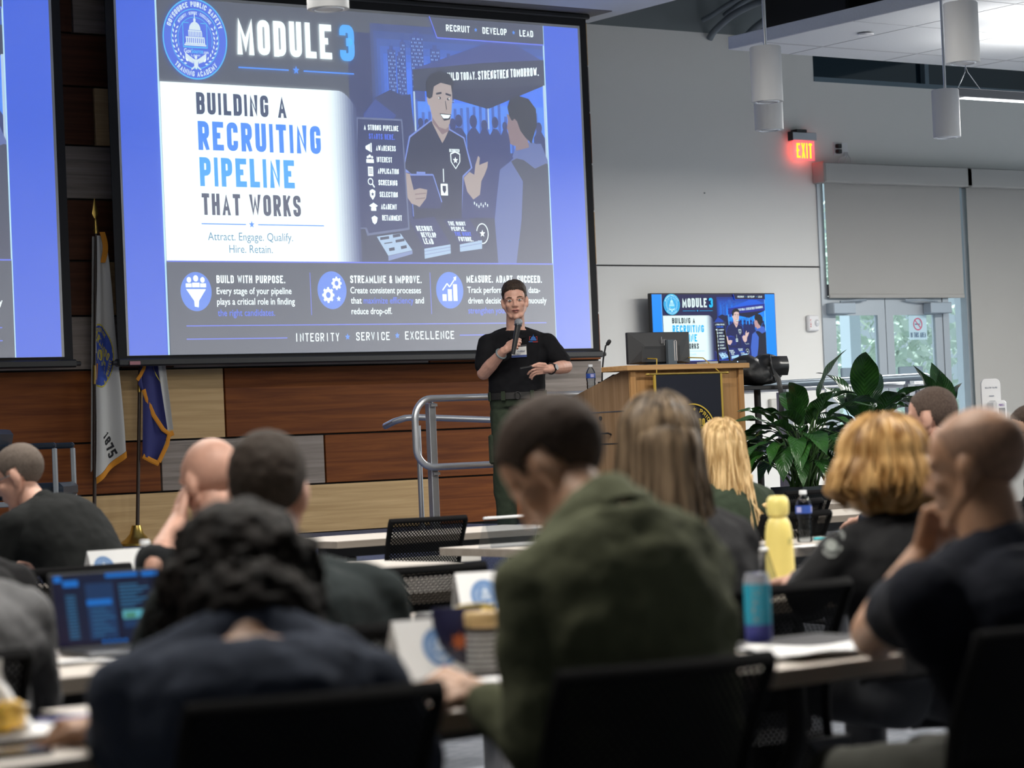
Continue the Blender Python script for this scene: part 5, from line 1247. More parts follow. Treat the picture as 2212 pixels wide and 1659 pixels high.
chair(2290, 1370, 3.02, 4, 'black mesh chair of the bald man in navy')
chair(-165, 1440, 4.22, 0, 'black mesh chair of the person in the grey shirt')
chair(570, 1330, 4.45, -8, 'black mesh chair of the man with short dark hair, hidden behind the curly hair')
chair(1425, 1300, 4.50, 0, 'black mesh chair of the woman with long brown hair')
chair(1900, 1290, 4.42, 4, 'black mesh chair of the woman in the black jacket with a shoulder patch')
chair(460, 1210, 5.92, 0, 'black mesh chair of the bald man holding his head')
chair(915, 1218, 6.18, -6, 'empty black mesh chair in the middle, nearer of the two empty ones')
chair(925, 1115, 10.25, -8, 'empty black mesh chair before the wood wall, its netting showing light wood')
chair(158, 1212, 7.62, -2, 'empty black mesh chair in front of the wide white name card')
chair(165, 1180, 8.86, -2, 'black mesh chair of the man in the black polo and glasses')
chair(1560, 1108, 7.90 + .38, 2, 'black mesh chair of the woman with long blonde hair')
chair(1722, 1092, 9.50, 8, 'empty black mesh chair right behind the clear water bottle')
chair(1750, 1054, 10.80, 8, 'empty black mesh chair in front of the slate plant pot')
chair(2010, 1090, 7.35, 2, 'black mesh chair of the man with cropped hair near the doors')

# ---------------------------------------------------------------- things on the tables
paper = mat('paper_white', (.74, .74, .74), .7); card_white = mat('card_white', (.78, .79, .80), .6); seal_ink = mat('card_seal', (.10, .22, .46), .6); seal_pale = mat('card_seal_pale', (.55, .64, .74), .6)
TZ = .7402
def name_card(px, py, z, w, h, rz, label, seal_u=None, Y=None):
    q = onZ(px, py, z) if Y is None else onY(px, py, Y); t = thing('name_card', label, 'name card', (q.x, q.y, z), R(rz), 'folded name cards')
    b = MB(); d = .055
    b.sheet(lambda u, v: (-w / 2 + w * u, -d + d * v, h * v), 2, 8, .0015); b.sheet(lambda u, v: (-w / 2 + w * u, d - d * v, h * v), 2, 8, .0015); b.sheet(lambda u, v: (-w / 2 + w * u, -d + 2 * d * v, .001), 2, 2, .0012); b.build('card', card_white, t)
    if seal_u is not None:
        b = MB(); r_ = h * .33; cx = -w / 2 + w * seal_u
        for i, (k, polys) in enumerate(seal_polys(cx, h * .52, r_, False)):
            b.cur = 0 if k == 'seal_blue' else 1
            for p in polys: b._add([(v[0], -d + d * v[1] / h - .0016 - .0003 * i, v[1]) for v in p], [tuple(range(len(p)))])
        b.build('seal', [seal_ink, seal_pale], t)
    return t
name_card(262, 1232, TZ, .27, .13, 2, 'wide white name card with a round blue seal, behind the left-hand mesh chairs', .2, 8.32)
name_card(1066, 1338, TZ, .20, .125, -16, 'white name card with a round blue seal beside the green sweater', .36)
name_card(948, 1425, TZ, .20, .115, -8, 'white name card half hidden behind the navy snack bag', .45, 4.22)
acr = glass_mat('acrylic', (.86, .88, .90))
def acrylic(px, py, w, h, rz, label, Y=None):
    q = onZ(px, py, TZ) if Y is None else onY(px, py, Y); t = thing('card_holder', label, 'card holder', (q.x, q.y, TZ), R(rz), 'clear card holders')
    b = MB(); b.sheet(lambda u, v: (-w / 2 + w * u, -.05 + .05 * v, h * v), 2, 6, .003); b.build('front_sheet', acr, t); b = MB(); b.sheet(lambda u, v: (-w / 2 + w * u, .05 - .05 * v, h * v), 2, 6, .003); b.build('rear_sheet', acr, t)
    b = MB(); b.cyl((-w / 2, 0, h), (w / 2, 0, h), .006, seg=10); b.build('fold', mat('acrylic_edge', (.8, .82, .84), .08, spec=.8), t, True)
acrylic(1108, 1172, .30, .13, 0, 'clear plastic card holder with bright edge on the far table', 9.1)
acrylic(1632, 1262, .10, .115, 0, 'small clear card holder standing between the turquoise can and the yellow bottle', 5.62)

# yellow drinking bottle
q = onZ(1687, 1262, TZ); t = thing('drinking_bottle', 'tall pale yellow drinking bottle with a rounded cap', 'bottle', (q.x, q.y, TZ), R(30))
ym = mat('yellow_coat', (.80, .66, .20), .45); yc = mat('yellow_cap', (.82, .70, .22), .35)
b = MB(); b.lathe([(0, 0), (.040, 0), (.0435, .004), (.044, .012), (.0425, .10), (.040, .155), (.036, .178), (.028, .196), (.024, .200), (0, .200)], 36); b.build('bottle_body', ym, t, True)
b = MB(); b.lathe([(0, .2005), (.020, .2005), (.030, .206), (.0335, .220), (.0335, .240), (.030, .256), (.022, .263), (0, .264)], 32); b.build('cap', yc, t, True)
b = MB()
for qd in caps_text('HF', -.010, .012, .118, .138, .12):
    b._add([(v.x * .9 - .018, -.0418 + (v.x - .018) ** 2 * 6, v.y + v.x * .15) for v in qd], [tuple(range(len(qd)))])
b.build('mark', mat('olive_ink', (.32, .30, .10), .6), t)
# turquoise can
q = onZ(1640, 1388, TZ); t = thing('drink_can', 'slim turquoise drink can with a violet base on the nearest table', 'can', (q.x, q.y, TZ), R(35))
b = MB(); b.cur = 0; b.lathe([(0, 0), (.022, 0), (.028, .006), (.0292, .012), (.0292, .040)], 32, cap=False); b.cur = 1; b.lathe([(.0292, .040), (.0292, .128)], 32, cap=False); b.cur = 2; b.lathe([(.0292, .128), (.0270, .142), (.0245, .148), (.0245, .151), (.023, .151), (.021, .147), (0, .147)], 32, cap=False)
b.build('can_body', [mat('can_violet', (.055, .065, .34), .35), mat('can_teal', (.015, .34, .50), .35), mat('can_top', (.50, .53, .60), .3, .6)], t, True)
b = MB()
for qd in caps_text('ALANI', -.04, .04, -.010, .010, .22):
    p = [(math.radians(-168 + v.y * 2000), .085 + v.x) for v in qd]; b._add([(.0296 * math.cos(a), .0296 * math.sin(a), z) for a, z in p], [tuple(range(len(qd)))])
b.build('lettering', mat('can_letters', (.34, .30, .26), .5), t)
b = MB(); b.ell((-.008, .0, .149), (.009, .007, .002), nu=10, nv=6); b.build('tab', mat('can_tab', (.12, .13, .55), .3), t, True)
# water bottles
q = onZ(1739, 1171, TZ); water_bottle((q.x, q.y, TZ), 'clear water bottle with a blue and violet label beside the yellow bottle')
q = onY(316, 1250, 6.85); water_bottle((q.x, q.y, TZ), 'clear water bottle in front of the wide white name card')

# laptop
q = onZ(240, 1408, TZ); t = thing('laptop', 'open laptop with a blue screen on the table behind the grey shirt', 'laptop', (q.x + .02, q.y + .02, TZ), R(-8))
lapm = mat('laptop_grey', (.045, .047, .052), .4, .4); wl = .28; hl = .185
b = MB(); b.bx(-wl / 2, wl / 2, -.23, 0, .002, .016, .004); b.build('base', lapm, t)
b = MB(); b.bx(-wl / 2 + .02, wl / 2 - .02, -.13, -.02, .016, .0175); b.bx(-.05, .05, -.215, -.145, .016, .0168); b.build('keyboard', black_plastic, t)
M = Matrix.Translation((0, .006, .012)) @ Matrix.Rotation(R(-16), 4, 'X')
b = MB(); b.T = M; b.bx(-wl / 2, wl / 2, 0, .008, 0, hl, .003); lid = b.build('lid', lapm, t)
b = MB(); b.T = M; gm = [glow('lap_%s' % k, tuple(.42 * v for v in lin(c)), (.01, .01, .01), .2) for k, c in (('bg', (10, 26, 62)), ('dark', (12, 14, 52)), ('mid', (24, 62, 110)), ('bright', (20, 130, 235)), ('line', (60, 130, 180)), ('pale', (110, 205, 225)), ('green', (80, 150, 110)))]
def pan(x0, x1, z0, z1, k, d): b.cur = k; b.quad(*[(-wl / 2 + .006 + (wl - .012) * x, -.0006 - .0002 * d, .006 + (hl - .012) * z) for x, z in ((x0, z0), (x1, z0), (x1, z1), (x0, z1))])
pan(0, 1, 0, 1, 0, 0); pan(0, 1, 0, .06, 1, 1); pan(0, .09, 0, 1, 1, 1); pan(.30, .56, .07, .86, 2, 1); pan(.56, .60, .07, .86, 1, 2)
pan(.02, .09, .90, .99, 3, 2); pan(.10, .24, .83, .92, 3, 2); pan(.50, .80, .93, .99, 3, 2); pan(.84, .99, .92, .99, 3, 2); pan(.30, .53, .55, .63, 3, 3); pan(.62, .84, .33, .45, 5, 3); pan(.64, .74, .345, .41, 6, 4); pan(.62, .82, .20, .31, 2, 3)
for k in range(14): pan(.11, .20, .10 + .045 * k, .118 + .045 * k, 4, 3)
for k in range(7): pan(.33, .33 + .1 + .02 * (k * 5 % 7), .12 + .06 * k, .135 + .06 * k, 4, 3); pan(.61, .75 + .02 * (k * 3 % 8), .50 + .05 * k, .52 + .05 * k, 4, 3)
for k in range(5): pan(.40 + .05 * k, .43 + .05 * k, .012, .048, 3, 3)
b.build('display', gm, t)

# papers and small things
def sheet_of(px, py, w, d, rz, label, m=None, z=TZ, curl=.004, name='paper', cat='paper', grp=None, n=1):
    q = onZ(px, py, z); b = MB(); rnd = random.Random(px)
    for k in range(n):
        a = rnd.uniform(-.25, .25) * (k > 0); cs, sn = math.cos(a), math.sin(a); ox, oy = (rnd.uniform(-.03, .03) * (k > 0), rnd.uniform(-.03, .03) * (k > 0))
        b.sheet(lambda u, v: ((u - .5) * w * cs - (v - .5) * d * sn + ox, (u - .5) * w * sn + (v - .5) * d * cs + oy, .0012 + .0016 * k + curl * (math.sin(u * 5 + k) * .5 + .5) * (math.sin(v * 4 + 1 + k) * .5 + .5)), 8, 8, .001)
    o = b.build(name, m or paper, None, True, (q.x, q.y, z)); o.rotation_euler = (0, 0, R(rz)); return tag(o, label, cat, grp)
sheet_of(1785, 1412, .30, .21, -12, 'crumpled white papers spread beside the bald man in navy', curl=.018, n=3)
sheet_of(1625, 1402, .10, .05, 10, 'small white slip of paper next to the base of the turquoise can', curl=.006)
sheet_of(1700, 1278, .15, .12, 4, 'white papers at the foot of the yellow bottle', curl=.015, n=2)
sheet_of(895, 1345, .16, .09, -6, 'folded pale blue leaflet on the table past the slate shirt', mat('pale_blue_paper', (.60, .68, .78), .7), curl=.008)
sheet_of(1700, 1388, .40, .22, 2, 'dark folder lying under the turquoise can', mat('folder_dark', (.05, .05, .055), .6), z=TZ, curl=.0, name='folder', cat='folder')
sheet_of(882, 1462, .20, .10, -10, 'white paper napkin under the fingers of the man in green', curl=.02, n=2)
sheet_of(1070, 1470, .10, .10, 15, 'white paper corner poking out beside the green sleeve', curl=.006)
sheet_of(125, 1358, .21, .28, -2, 'large white sheet lying beside the laptop', curl=.002)
sheet_of(175, 1432, .30, .10, -4, 'white papers in front of the laptop', curl=.008, n=2)
sheet_of(1745, 1180, .17, .12, 4, 'white pad lying under the clear water bottle', curl=.002)
sheet_of(1655, 1180, .24, .16, 4, 'closed black folder beside the yellow bottle', mat('folder_black', (.016, .016, .018), .4), curl=.0, name='folder', cat='folder')
b = MB(); b.cap((-.03, 0, .008), (.03, .004, .008), .007, .006); q = onZ(1772, 1169, TZ); tag(b.build('highlighter', mat('teal_plastic', (.05, .42, .48), .4), None, True, (q.x, q.y, TZ + .003)), 'turquoise marker lying beside the clear water bottle', 'marker')
q = onZ(140, 1562, TZ); b = MB(); b.cap((-.05, 0, .006), (.05, .01, .006), .006, .005); tag(b.build('pen', mat('pen_violet', (.16, .17, .40), .35), None, True, (q.x, q.y, TZ)), 'violet blue pen by the hand of the woman in slate', 'pen')
# snack things in front of the man in green
q = onZ(905, 1450, TZ)
b = MB()
for c, r_ in (((0, 0, .03), (.13, .08, .032)), ((.09, .04, .035), (.08, .07, .038)), ((-.08, -.02, .022), (.07, .05, .022)), ((.13, .06, .05), (.05, .04, .03))): b.ell(c, r_)
o = remesh_build('cloth_bag', b, mat('grey_cloth', (.085, .085, .08), .9), None, .007, 3, .012, 22); o.location = (q.x + .02, q.y + .05, TZ + .004); tag(o, 'crumpled grey cloth bag on the table in front of the man in green', 'bag')
q = onY(990, 1415, 4.20); t = thing('snack_bag', 'navy snack bag with an orange mark standing on the table', 'snack bag', (q.x, q.y, TZ), R(-20))
b = MB(); b.rings([[(w * math.cos(a), d * math.sin(a), z) for a in (2 * PI * k / 20 for k in range(20))] for z, w, d in ((0, .045, .008), (.02, .05, .03), (.07, .052, .034), (.11, .05, .018), (.135, .052, .003))]); b.build('pouch', mat('pouch_navy', (.008, .008, .035), .35), t, True)
b = MB(); b._add([(v.x, -.0365, v.y) for v in star(-.005, .07, .02, .011, 7)], [tuple(range(14))]); b.build('mark', mat('mark_orange', (.45, .10, .02), .5), t)
q = onY(1050, 1440, 4.15); t = thing('snack_jar', 'striped snack jar with a tan lid beside the green sleeve', 'jar', (q.x, q.y, TZ), 0)
b = MB(); b.lathe([(0, 0), (.036, 0), (.039, .006), (.039, .085), (.036, .095)], 28); b.build('jar_body', mat('jar_dark', (.05, .05, .055), .4), t, True)
b = MB()
for k in range(7): b.lathe([(.0394, .012 + .011 * k), (.0394, .017 + .011 * k)], 28, cap=False)
b.build('stripes', mat('jar_stripe', (.5, .5, .5), .5), t, True); b = MB(); b.lathe([(0, .096), (.038, .096), (.040, .099), (.040, .122), (.037, .126), (0, .126)], 28); b.build('lid', mat('jar_tan', (.52, .36, .16), .5), t, True)
q = onY(1030, 1370, 4.34); b = MB(); b.sheet(lambda u, v: (-.05 + .10 * u, .012 * math.sin(u * 9), .05 + .07 * v + .03 * u * (1 - u)), 10, 6, .006); b.sheet(lambda u, v: (-.03 + .07 * u, .01 + .01 * math.sin(u * 7), .0 + .06 * v), 8, 4, .006); o = b.build('candy_wrapper', mat('wrapper_yellow', (.60, .44, .05), .35), None, True, (q.x, q.y, TZ + .002)); tag(o, 'crumpled yellow candy wrapper behind the striped jar', 'wrapper')
q = onZ(985, 1345, TZ); b = MB(); b.bx(-.10, .10, -.05, .05, 0, .03, .008); o = b.build('glasses_case', mat('case_black', (.015, .015, .017), .5), None, False, (q.x, q.y, TZ)); o.rotation_euler = (0, 0, R(-8)); tag(o, 'black case lying behind the yellow wrapper', 'case')
# plate corner with napkin and food
q = onZ(-10, 1600, TZ)
b = MB(); b.lathe([(0, 0), (.07, 0), (.105, .012), (.11, .014), (.108, .017), (.07, .006), (0, .006)], 36); tag(b.build('paper_plate', card_white, None, True, (q.x, q.y, TZ)), 'white paper plate at the near table edge under the yellow food', 'plate')
b = MB()
for c, r_ in (((0, 0, .025), (.05, .03, .022)), ((.03, .02, .03), (.03, .025, .022)), ((-.03, .015, .03), (.03, .03, .02)), ((.015, -.015, .045), (.025, .02, .015))): b.ell(c, r_)
o = remesh_build('fried_snack', b, mat('food_yellow', (.56, .33, .035), .5, noise_amt=.5, nscale=40), None, .005, 2, .006, 45); o.location = (q.x + .005, q.y - .005, TZ + .008); tag(o, 'yellow fried food on the white paper plate', 'food')
b = MB(); b.sheet(lambda u, v: (-.035 + .06 * u + .014 * math.sin(v * 5), .022 * math.sin(u * 6 + v * 3), .125 * v), 12, 12, .003); b.sheet(lambda u, v: (-.02 + .075 * u, -.01 + .025 * math.sin(u * 5 + v * 4), .065 * v * (1 - .3 * u)), 12, 10, .003); o = b.build('napkin', paper, None, True, (q.x + .035, q.y + .06, TZ + .002)); tag(o, 'crumpled white napkin standing beside the yellow food', 'napkin')
q = onZ(30, 1640, TZ); b = MB(); b.box((0, 0, .005), (.14, .075, .009), bev=.003); tag(b.build('phone', mat('phone_black', (.01, .012, .016), .2), None, False, (q.x, q.y + .04, TZ)), 'dark phone at the near corner of the table', 'phone')
# ---------------------------------------------------------------- people
import numpy as np
def skin_mat(name, c, var=.12): return mat(name, c, .55, noise_amt=var, nscale=14, bump=.05, bscale=160)
skin_fair = skin_mat('skin_fair', (.47, .26, .19)); skin_pink = skin_mat('skin_pink', (.52, .29, .215)); skin_tan = skin_mat('skin_tan', (.47, .265, .165)); skin_brown = skin_mat('skin_brown', (.33, .175, .10)); skin_deep = skin_mat('skin_deep', (.24, .115, .065))
lip_mat = mat('lips', (.33, .12, .10), .45); eye_white = mat('eye_white', (.62, .60, .58), .3); iris = mat('iris', (.05, .06, .06), .2); brow_mat = mat('brow', (.10, .06, .035), .8)
def hairm(name, lo, hi, rough=.5, st=(70, 70, 5)):
    m = mat(name, lo, rough, spec=.18); nt = m.node_tree; N = nt.nodes; L = nt.links
    tc = N.new('ShaderNodeTexCoord'); mp = N.new('ShaderNodeMapping'); mp.inputs['Scale'].default_value = st; L.new(tc.outputs['Object'], mp.inputs[0])
    n = N.new('ShaderNodeTexNoise'); n.inputs['Scale'].default_value = 1.0; n.inputs['Detail'].default_value = 4; L.new(mp.outputs[0], n.inputs['Vector'])
    rp = N.new('ShaderNodeValToRGB'); e = rp.color_ramp.elements; e[0].position = .36; e[1].position = .64; e[0].color = (*lo, 1); e[1].color = (*hi, 1)
    L.new(n.outputs['Fac'], rp.inputs[0]); L.new(rp.outputs[0], N['Principled BSDF'].inputs['Base Color']); return m
def cloth(name, c, rough=.9, sheen=0): return mat(name, c, rough, noise_amt=.10, nscale=30, bump=.25, bscale=420, sheen=sheen, spec=.15)

_head_cache = {}
def head_data(kind='m', vox=.0055):
    """A head in its own frame: z up, face towards +Y, origin half way up; about 0.235 m tall."""
    k = (kind, vox)
    if k in _head_cache: return _head_cache[k]
    b = MB(); e = b.ell
    jw = 1.0 if kind == 'm' else .92
    e((0, -.014, .034), (.0765, .097, .086), nu=24, nv=18)                      # skull
    e((0, .022, .035), (.068, .068, .070), nu=24, nv=16)                        # forehead
    e((0, .030, -.030), (.060 * jw, .062, .074), nu=20, nv=14)                  # face
    e((0, .038, -.078), (.042 * jw, .046, .034), nu=20, nv=12)                  # jaw
    e((0, .073, -.100), (.022 * jw, .020, .017), nu=16, nv=10)                  # chin
    for s in (-1, 1):
        b.cap((s * .050 * jw, .004, -.048), (s * .028 * jw, .052, -.090), .022, .020)   # jaw line
        e((s * .040, .060, -.020), (.022, .020, .022), nu=14, nv=10)            # cheek
        b.cap((s * .052, .066, .022), (s * .014, .085, .019), .010, .010)       # brow
        e((s * .079, -.012, -.006), (.009, .019, .031), Matrix.Rotation(s * R(-16), 3, 'Z') @ Matrix.Rotation(R(-10), 3, 'X'), nu=14, nv=12)   # ear
        e((s * .070, -.006, -.028), (.016, .016, .018), nu=10, nv=8); e((s * .070, -.012, .0), (.014, .018, .030), nu=10, nv=8)
        e((s * .011, .098, -.030), (.010, .010, .009), nu=10, nv=8)             # nostril
    b.cap((0, .088, .012), (0, .106, -.026), .009, .012)                        # nose
    e((0, .086, -.054), (.024, .012, .0065), nu=14, nv=8); e((0, .085, -.066), (.021, .012, .0075), nu=14, nv=8)   # lips
    vs, no, fs = remesh_data(b, vox, 5)
    _head_cache[k] = (vs, no, fs); return _head_cache[k]

def hand_shapes(b, w, d, n, s, curl=(.35, .45, .35), sc=1.0, thumb=(.55, .65, .35), spread=.0, each=None):
    """Wrist w, finger direction d, palm side n, thumb side s."""
    w, d, n, s = Vector(w), Vector(d).normalized(), Vector(n).normalized(), Vector(s).normalized()
    offs = (.029, .010, -.009, -.027); lens = (.072, .080, .074, .058)
    for o in offs: b.cap(w + s * o * .62 * sc + d * .008, w + s * o * sc + d * .086 * sc, .0145 * sc, .0125 * sc, 10)
    b.cap(w - d * .02, w + d * .03, .025 * sc, .024 * sc, 10); b.cap(w + s * .018 * sc + d * .02 * sc, w + s * .032 * sc + d * .05 * sc + n * .008, .017 * sc, .014 * sc, 10)
    for i, (o, L_) in enumerate(zip(offs, lens)):
        cu = each[i] if each else curl
        p = w + s * o * sc + d * .088 * sc; a = 0; dd = (d + s * (o * spread * 8)).normalized(); r_ = .0094 * sc
        for j, (fr, c) in enumerate(zip((.46, .30, .24), cu)):
            a += c; q = p + (dd * math.cos(a) + n * math.sin(a)) * L_ * fr * sc; b.cap(p, q, r_, r_ * .9, 10); p = q; r_ *= .9
    p = w + s * .036 * sc + d * .030 * sc; dd = (d * thumb[0] + s * thumb[1] + n * thumb[2]).normalized(); q = p + dd * .044 * sc; b.cap(p, q, .0125 * sc, .0105 * sc, 10)
    d2 = (dd + (d * .5 - s * .35 + n * .25)).normalized(); b.cap(q, q + d2 * .034 * sc, .0105 * sc, .0085 * sc, 10)

def lerp_pts(P_, s):
    f = s * (len(P_) - 1); i = min(int(f), len(P_) - 2); f -= i
    return P_[i] * (1 - f) + P_[i + 1] * f
def interp(tab, s):
    for (a, va), (c, vc) in zip(tab, tab[1:]):
        if s <= c: t = (s - a) / (c - a); return tuple(va[i] * (1 - t) + vc[i] * t for i in range(len(va)))
    return tab[-1][1]

def hair_cap(hv, hn, hf, M, line, top, side, seed=0, nz=.002, nscale=60, back=-.068, front=.078, base=.0012):
    """Short hair grown from the scalp part of a head; line(v) < 0 is bare skin."""
    keep = {}; nv = []; s_ = []
    for i, (v, n) in enumerate(zip(hv, hn)):
        x, y, z = v
        if line:
            zb = line(x, y, z)
        else:
            tb = ((-.2, (back,)), (-.055, (back + .004,)), (-.034, (-.036,)), (-.028, (.028,)), (.012, (.026,)), (.028, (-.002,)), (.034, (.030,)), (.052, (.058,)), (.075, (front,)), (.2, (front,)))
            zb = interp(tb, y)[0]
        q = (z - zb) / .016
        if abs(x) > .0775 and z < .032 and -.045 < y < .03: q = min(q, -1)
        s_.append(min(1, max(-.5, q)))
        k = min(1, max(0, q)); t = side + (top - side) * min(1, max(0, (z - .045) / .055))
        p = Vector(v); h = noise.noise(p * nscale + Vector((seed, 0, 0))) * nz
        nv.append(Vector(v) + Vector(n) * (base * min(1, k * 4) + (t + h) * k))
    fs = [f for f in hf if min(s_[i] for i in f) > -.02]
    used = sorted({i for f in fs for i in f}); mp = {i: j for j, i in enumerate(used)}
    return [M @ nv[i] for i in used], [tuple(mp[i] for i in f) for f in fs]

def locks(rnd, n, M, r0=.004, length=.40, back_only=True, wave=.01, spread=1.0, flare=0.0, curlup=0.0, az=(100, 440), rad=(.086, .108, .094), cz=.03, zend=None, lenvar=.2, parting=0.0, tight=1.0):
    b = MB()
    for _ in range(n):
        a = R(rnd.uniform(*az)); st = .42 * rnd.random() ** 2; pts = []
        ph = rnd.uniform(0, 6); L_ = length * rnd.uniform(1 - lenvar, 1 + lenvar * .4); k0 = rnd.uniform(.97, 1.09)
        for i in range(9):
            t = R(12 + (92 - 12) * (st + (1 - st) * i / 8)); pts.append(Vector((parting * (1 - i / 8) + rad[0] * k0 * math.sin(t) * math.cos(a), -.012 + rad[1] * k0 * math.sin(t) * math.sin(a), cz + rad[2] * k0 * math.cos(t))))
        p = pts[-1].copy(); out = Vector((math.cos(a), math.sin(a), 0)); m = 12
        for i in range(1, m + 1):
            f = i / m; sw = wave * math.sin(ph + f * 7) * f
            q = p + Vector((0, 0, -L_ * f)) + out * (flare * math.sin(f * PI * .75)) - Vector((p.x * (1 - spread) * f, 0, 0)) + Vector((sw, wave * .6 * math.cos(ph * 1.7 + f * 5) * f, 0))
            if curlup and f > .6: q = q - out * curlup * (f - .6) * 2.5 + Vector((0, 0, curlup * (f - .6)))
            pts.append(q)
        rr = [r0 * min(1, .25 + .12 * i) * (.7 + .5 * math.sin(PI * min(1, .15 + .85 * i / (len(pts) - 1)) ) ) * (1 if i < len(pts) - 4 else .5 + .12 * (len(pts) - i)) for i in range(len(pts))]
        b.tube([M @ q for q in pts], rr, 5)
    return b

ROOTS = []
def person(name, label, head, yaw, lean=12, neck=25, hp=10, hy=0, hr=0, bulk=1.0, sw=.185, skin=None, shirt=None, pants=None, sleeve='long', arms={}, hair=None, group='seated audience', hscale=1.0, collar=True, vox=.009, neck_r=.056, kind='m', hipz=.56, seat=True, wr=.007, neck_len=.105, seed=1, hands=True, slv=.72, armk=1.0, drop=None, slope=0):
    """A seated person; head = (px, py, depth) of the middle of the head, yaw of the body in degrees (0 faces the front wall)."""
    HW = P(*head); th = R(yaw)
    Lr, Nr = R(lean), R(neck)
    def spine(T):
        pts = [Vector((0, 0, hipz))]; m = 10
        for i in range(m):
            a = Lr * (.45 + 1.1 * (i + .5) / m); pts.append(pts[-1] + Vector((0, math.sin(a), math.cos(a))) * T / m)
        return pts
    def headpos(pts):
        if drop is not None: return pts[-1] + Vector((0, drop[0], drop[1]))
        return pts[-1] + Vector((0, math.sin(Nr), math.cos(Nr))) * neck_len + Vector((0, math.sin(R(hp)) * .02 + .012, .068 * hscale))
    T = .50
    for _ in range(12): T += (HW.z - headpos(spine(T)).z) * .8
    T = min(.62, max(.36, T)); SP = spine(T); hc = headpos(SP)
    Rz = Matrix.Rotation(th, 3, 'Z'); off = Rz @ Vector((hc.x, hc.y, 0)); root = Vector((HW.x - off.x, HW.y - off.y, 0)); hc.z = HW.z
    inv = (Matrix.Translation(root) @ Matrix.Rotation(th, 4, 'Z')).inverted()
    t = thing(name, label, 'person', root, th, group)
    # torso
    TAB = [(0, (.165, .125)), (.25, (.160, .118)), (.5, (.168, .120)), (.75, (.185, .122)), (.90, (.170, .100)), (1.0, (.095, .080))]
    def torso(b, k, s0=0, s1=1.0):
        rs = []
        for i in range(15):
            s = s0 + (s1 - s0) * i / 14; c = lerp_pts(SP, s); rx, ry = interp(TAB, s); d = (lerp_pts(SP, min(1, s + .05)) - lerp_pts(SP, max(0, s - .05))).normalized(); up = Vector((1, 0, 0)).cross(d)
            bb = bulk if s < .85 else (bulk + 1) / 2
            rs.append([c + Vector((1, 0, 0)) * (rx * bb + k) * math.cos(q) + up * (ry * bb + k) * math.sin(q) for q in (2 * PI * j / 24 for j in range(24))])
        b.rings(rs)
    sh = {s: lerp_pts(SP, .885) + Vector((s * sw * (.5 + .5 * bulk), .0, -.022 - slope)) for s in (-1, 1)}
    nb = lerp_pts(SP, .97); hb = hc + Matrix.Rotation(R(-hp), 3, 'X') @ Vector((0, -.012, -.052 * hscale))
    def yoke(b, k):
        for s in (-1, 1):
            b.cap(lerp_pts(SP, .82) + Vector((s * .07, 0, 0)), sh[s], .070 + k, .055 + k); b.cap(nb + Vector((s * .03, -.005, .018)), sh[s] + Vector((-s * .03, 0, .022)), .040 + k, .044 + k)
            b.cap(lerp_pts(SP, .62) + Vector((s * .09 * bulk, -.02, 0)), sh[s] + Vector((-s * .03, -.01, -.05)), .085 + k, .066 + k)
    J = {}
    for s, key in ((-1, 'L'), (1, 'R')):
        if key in arms and arms[key] is not None:
            el, wr_, hd = arms[key][:3]; el = inv @ el; wr_ = inv @ wr_; hd = inv.to_3x3() @ Vector(hd)
        else:
            el = sh[s] + Vector((s * .07, .10, -.24)); el.z = max(el.z, .70); wr_ = Vector((el.x - s * .10, el.y + .22, .785)); hd = Vector((-s * .4, .9, -.05))
        J[s] = (el, wr_, hd.normalized(), arms.get(key, None))
    # skin: upper torso, neck and upper arms / head / forearms and hands, one mesh
    V, FS = [], []
    def put(vs, fs):
        o = len(V); V.extend([tuple(v) for v in vs]); FS.extend([tuple(i + o for i in f) for f in fs])
    hv, hn, hf = head_data(kind, .0055)
    HM = Matrix.Translation(hc) @ Matrix.Rotation(R(hy), 4, 'Z') @ Matrix.Rotation(R(-hp), 4, 'X') @ Matrix.Rotation(R(hr), 4, 'Y') @ Matrix.Scale(hscale, 4)
    b = MB(); torso(b, -.012, .35, .97)
    b.cap(nb + Vector((0, 0, -.03)), hb, neck_r * 1.12, neck_r * .88, 18); b.cap(nb + Vector((0, -.01, .0)), hb + Vector((0, .03, -.01)), neck_r, neck_r * .8, 18)
    for s in (-1, 1): b.cap(nb + Vector((s * .03, -.005, .0)), sh[s], .034, .042); b.cap(sh[s], J[s][0], .050 * armk, .042 * armk)
    put(*[(a, c) for a, _, c in [remesh_data(b, .010, 3)]][0])
    put([HM @ Vector(v) for v in hv], hf)
    for s in (-1, 1):
        el, wr_, hd, sp = J[s]; b = MB(); b.cap(el, el + (wr_ - el) * .35, .042 * armk, .041 * armk); b.cap(el + (wr_ - el) * .3, wr_, .040 * armk, .027)
        if hands:
            nrm = inv.to_3x3() @ Vector(sp[3]) if sp and len(sp) > 3 else Vector((0, 0, -1)); nrm = (nrm - hd * nrm.dot(hd)).normalized()
            side = nrm.cross(hd) * (1 if s > 0 else -1); side = -side if False else side
            kw = sp[4] if sp and len(sp) > 4 else {}
            hand_shapes(b, wr_, hd, nrm, side, **kw)
        a, _, c = remesh_data(b, .0042, 2); put(a, c)
    body = mesh_obj('body', V, FS, skin, t)
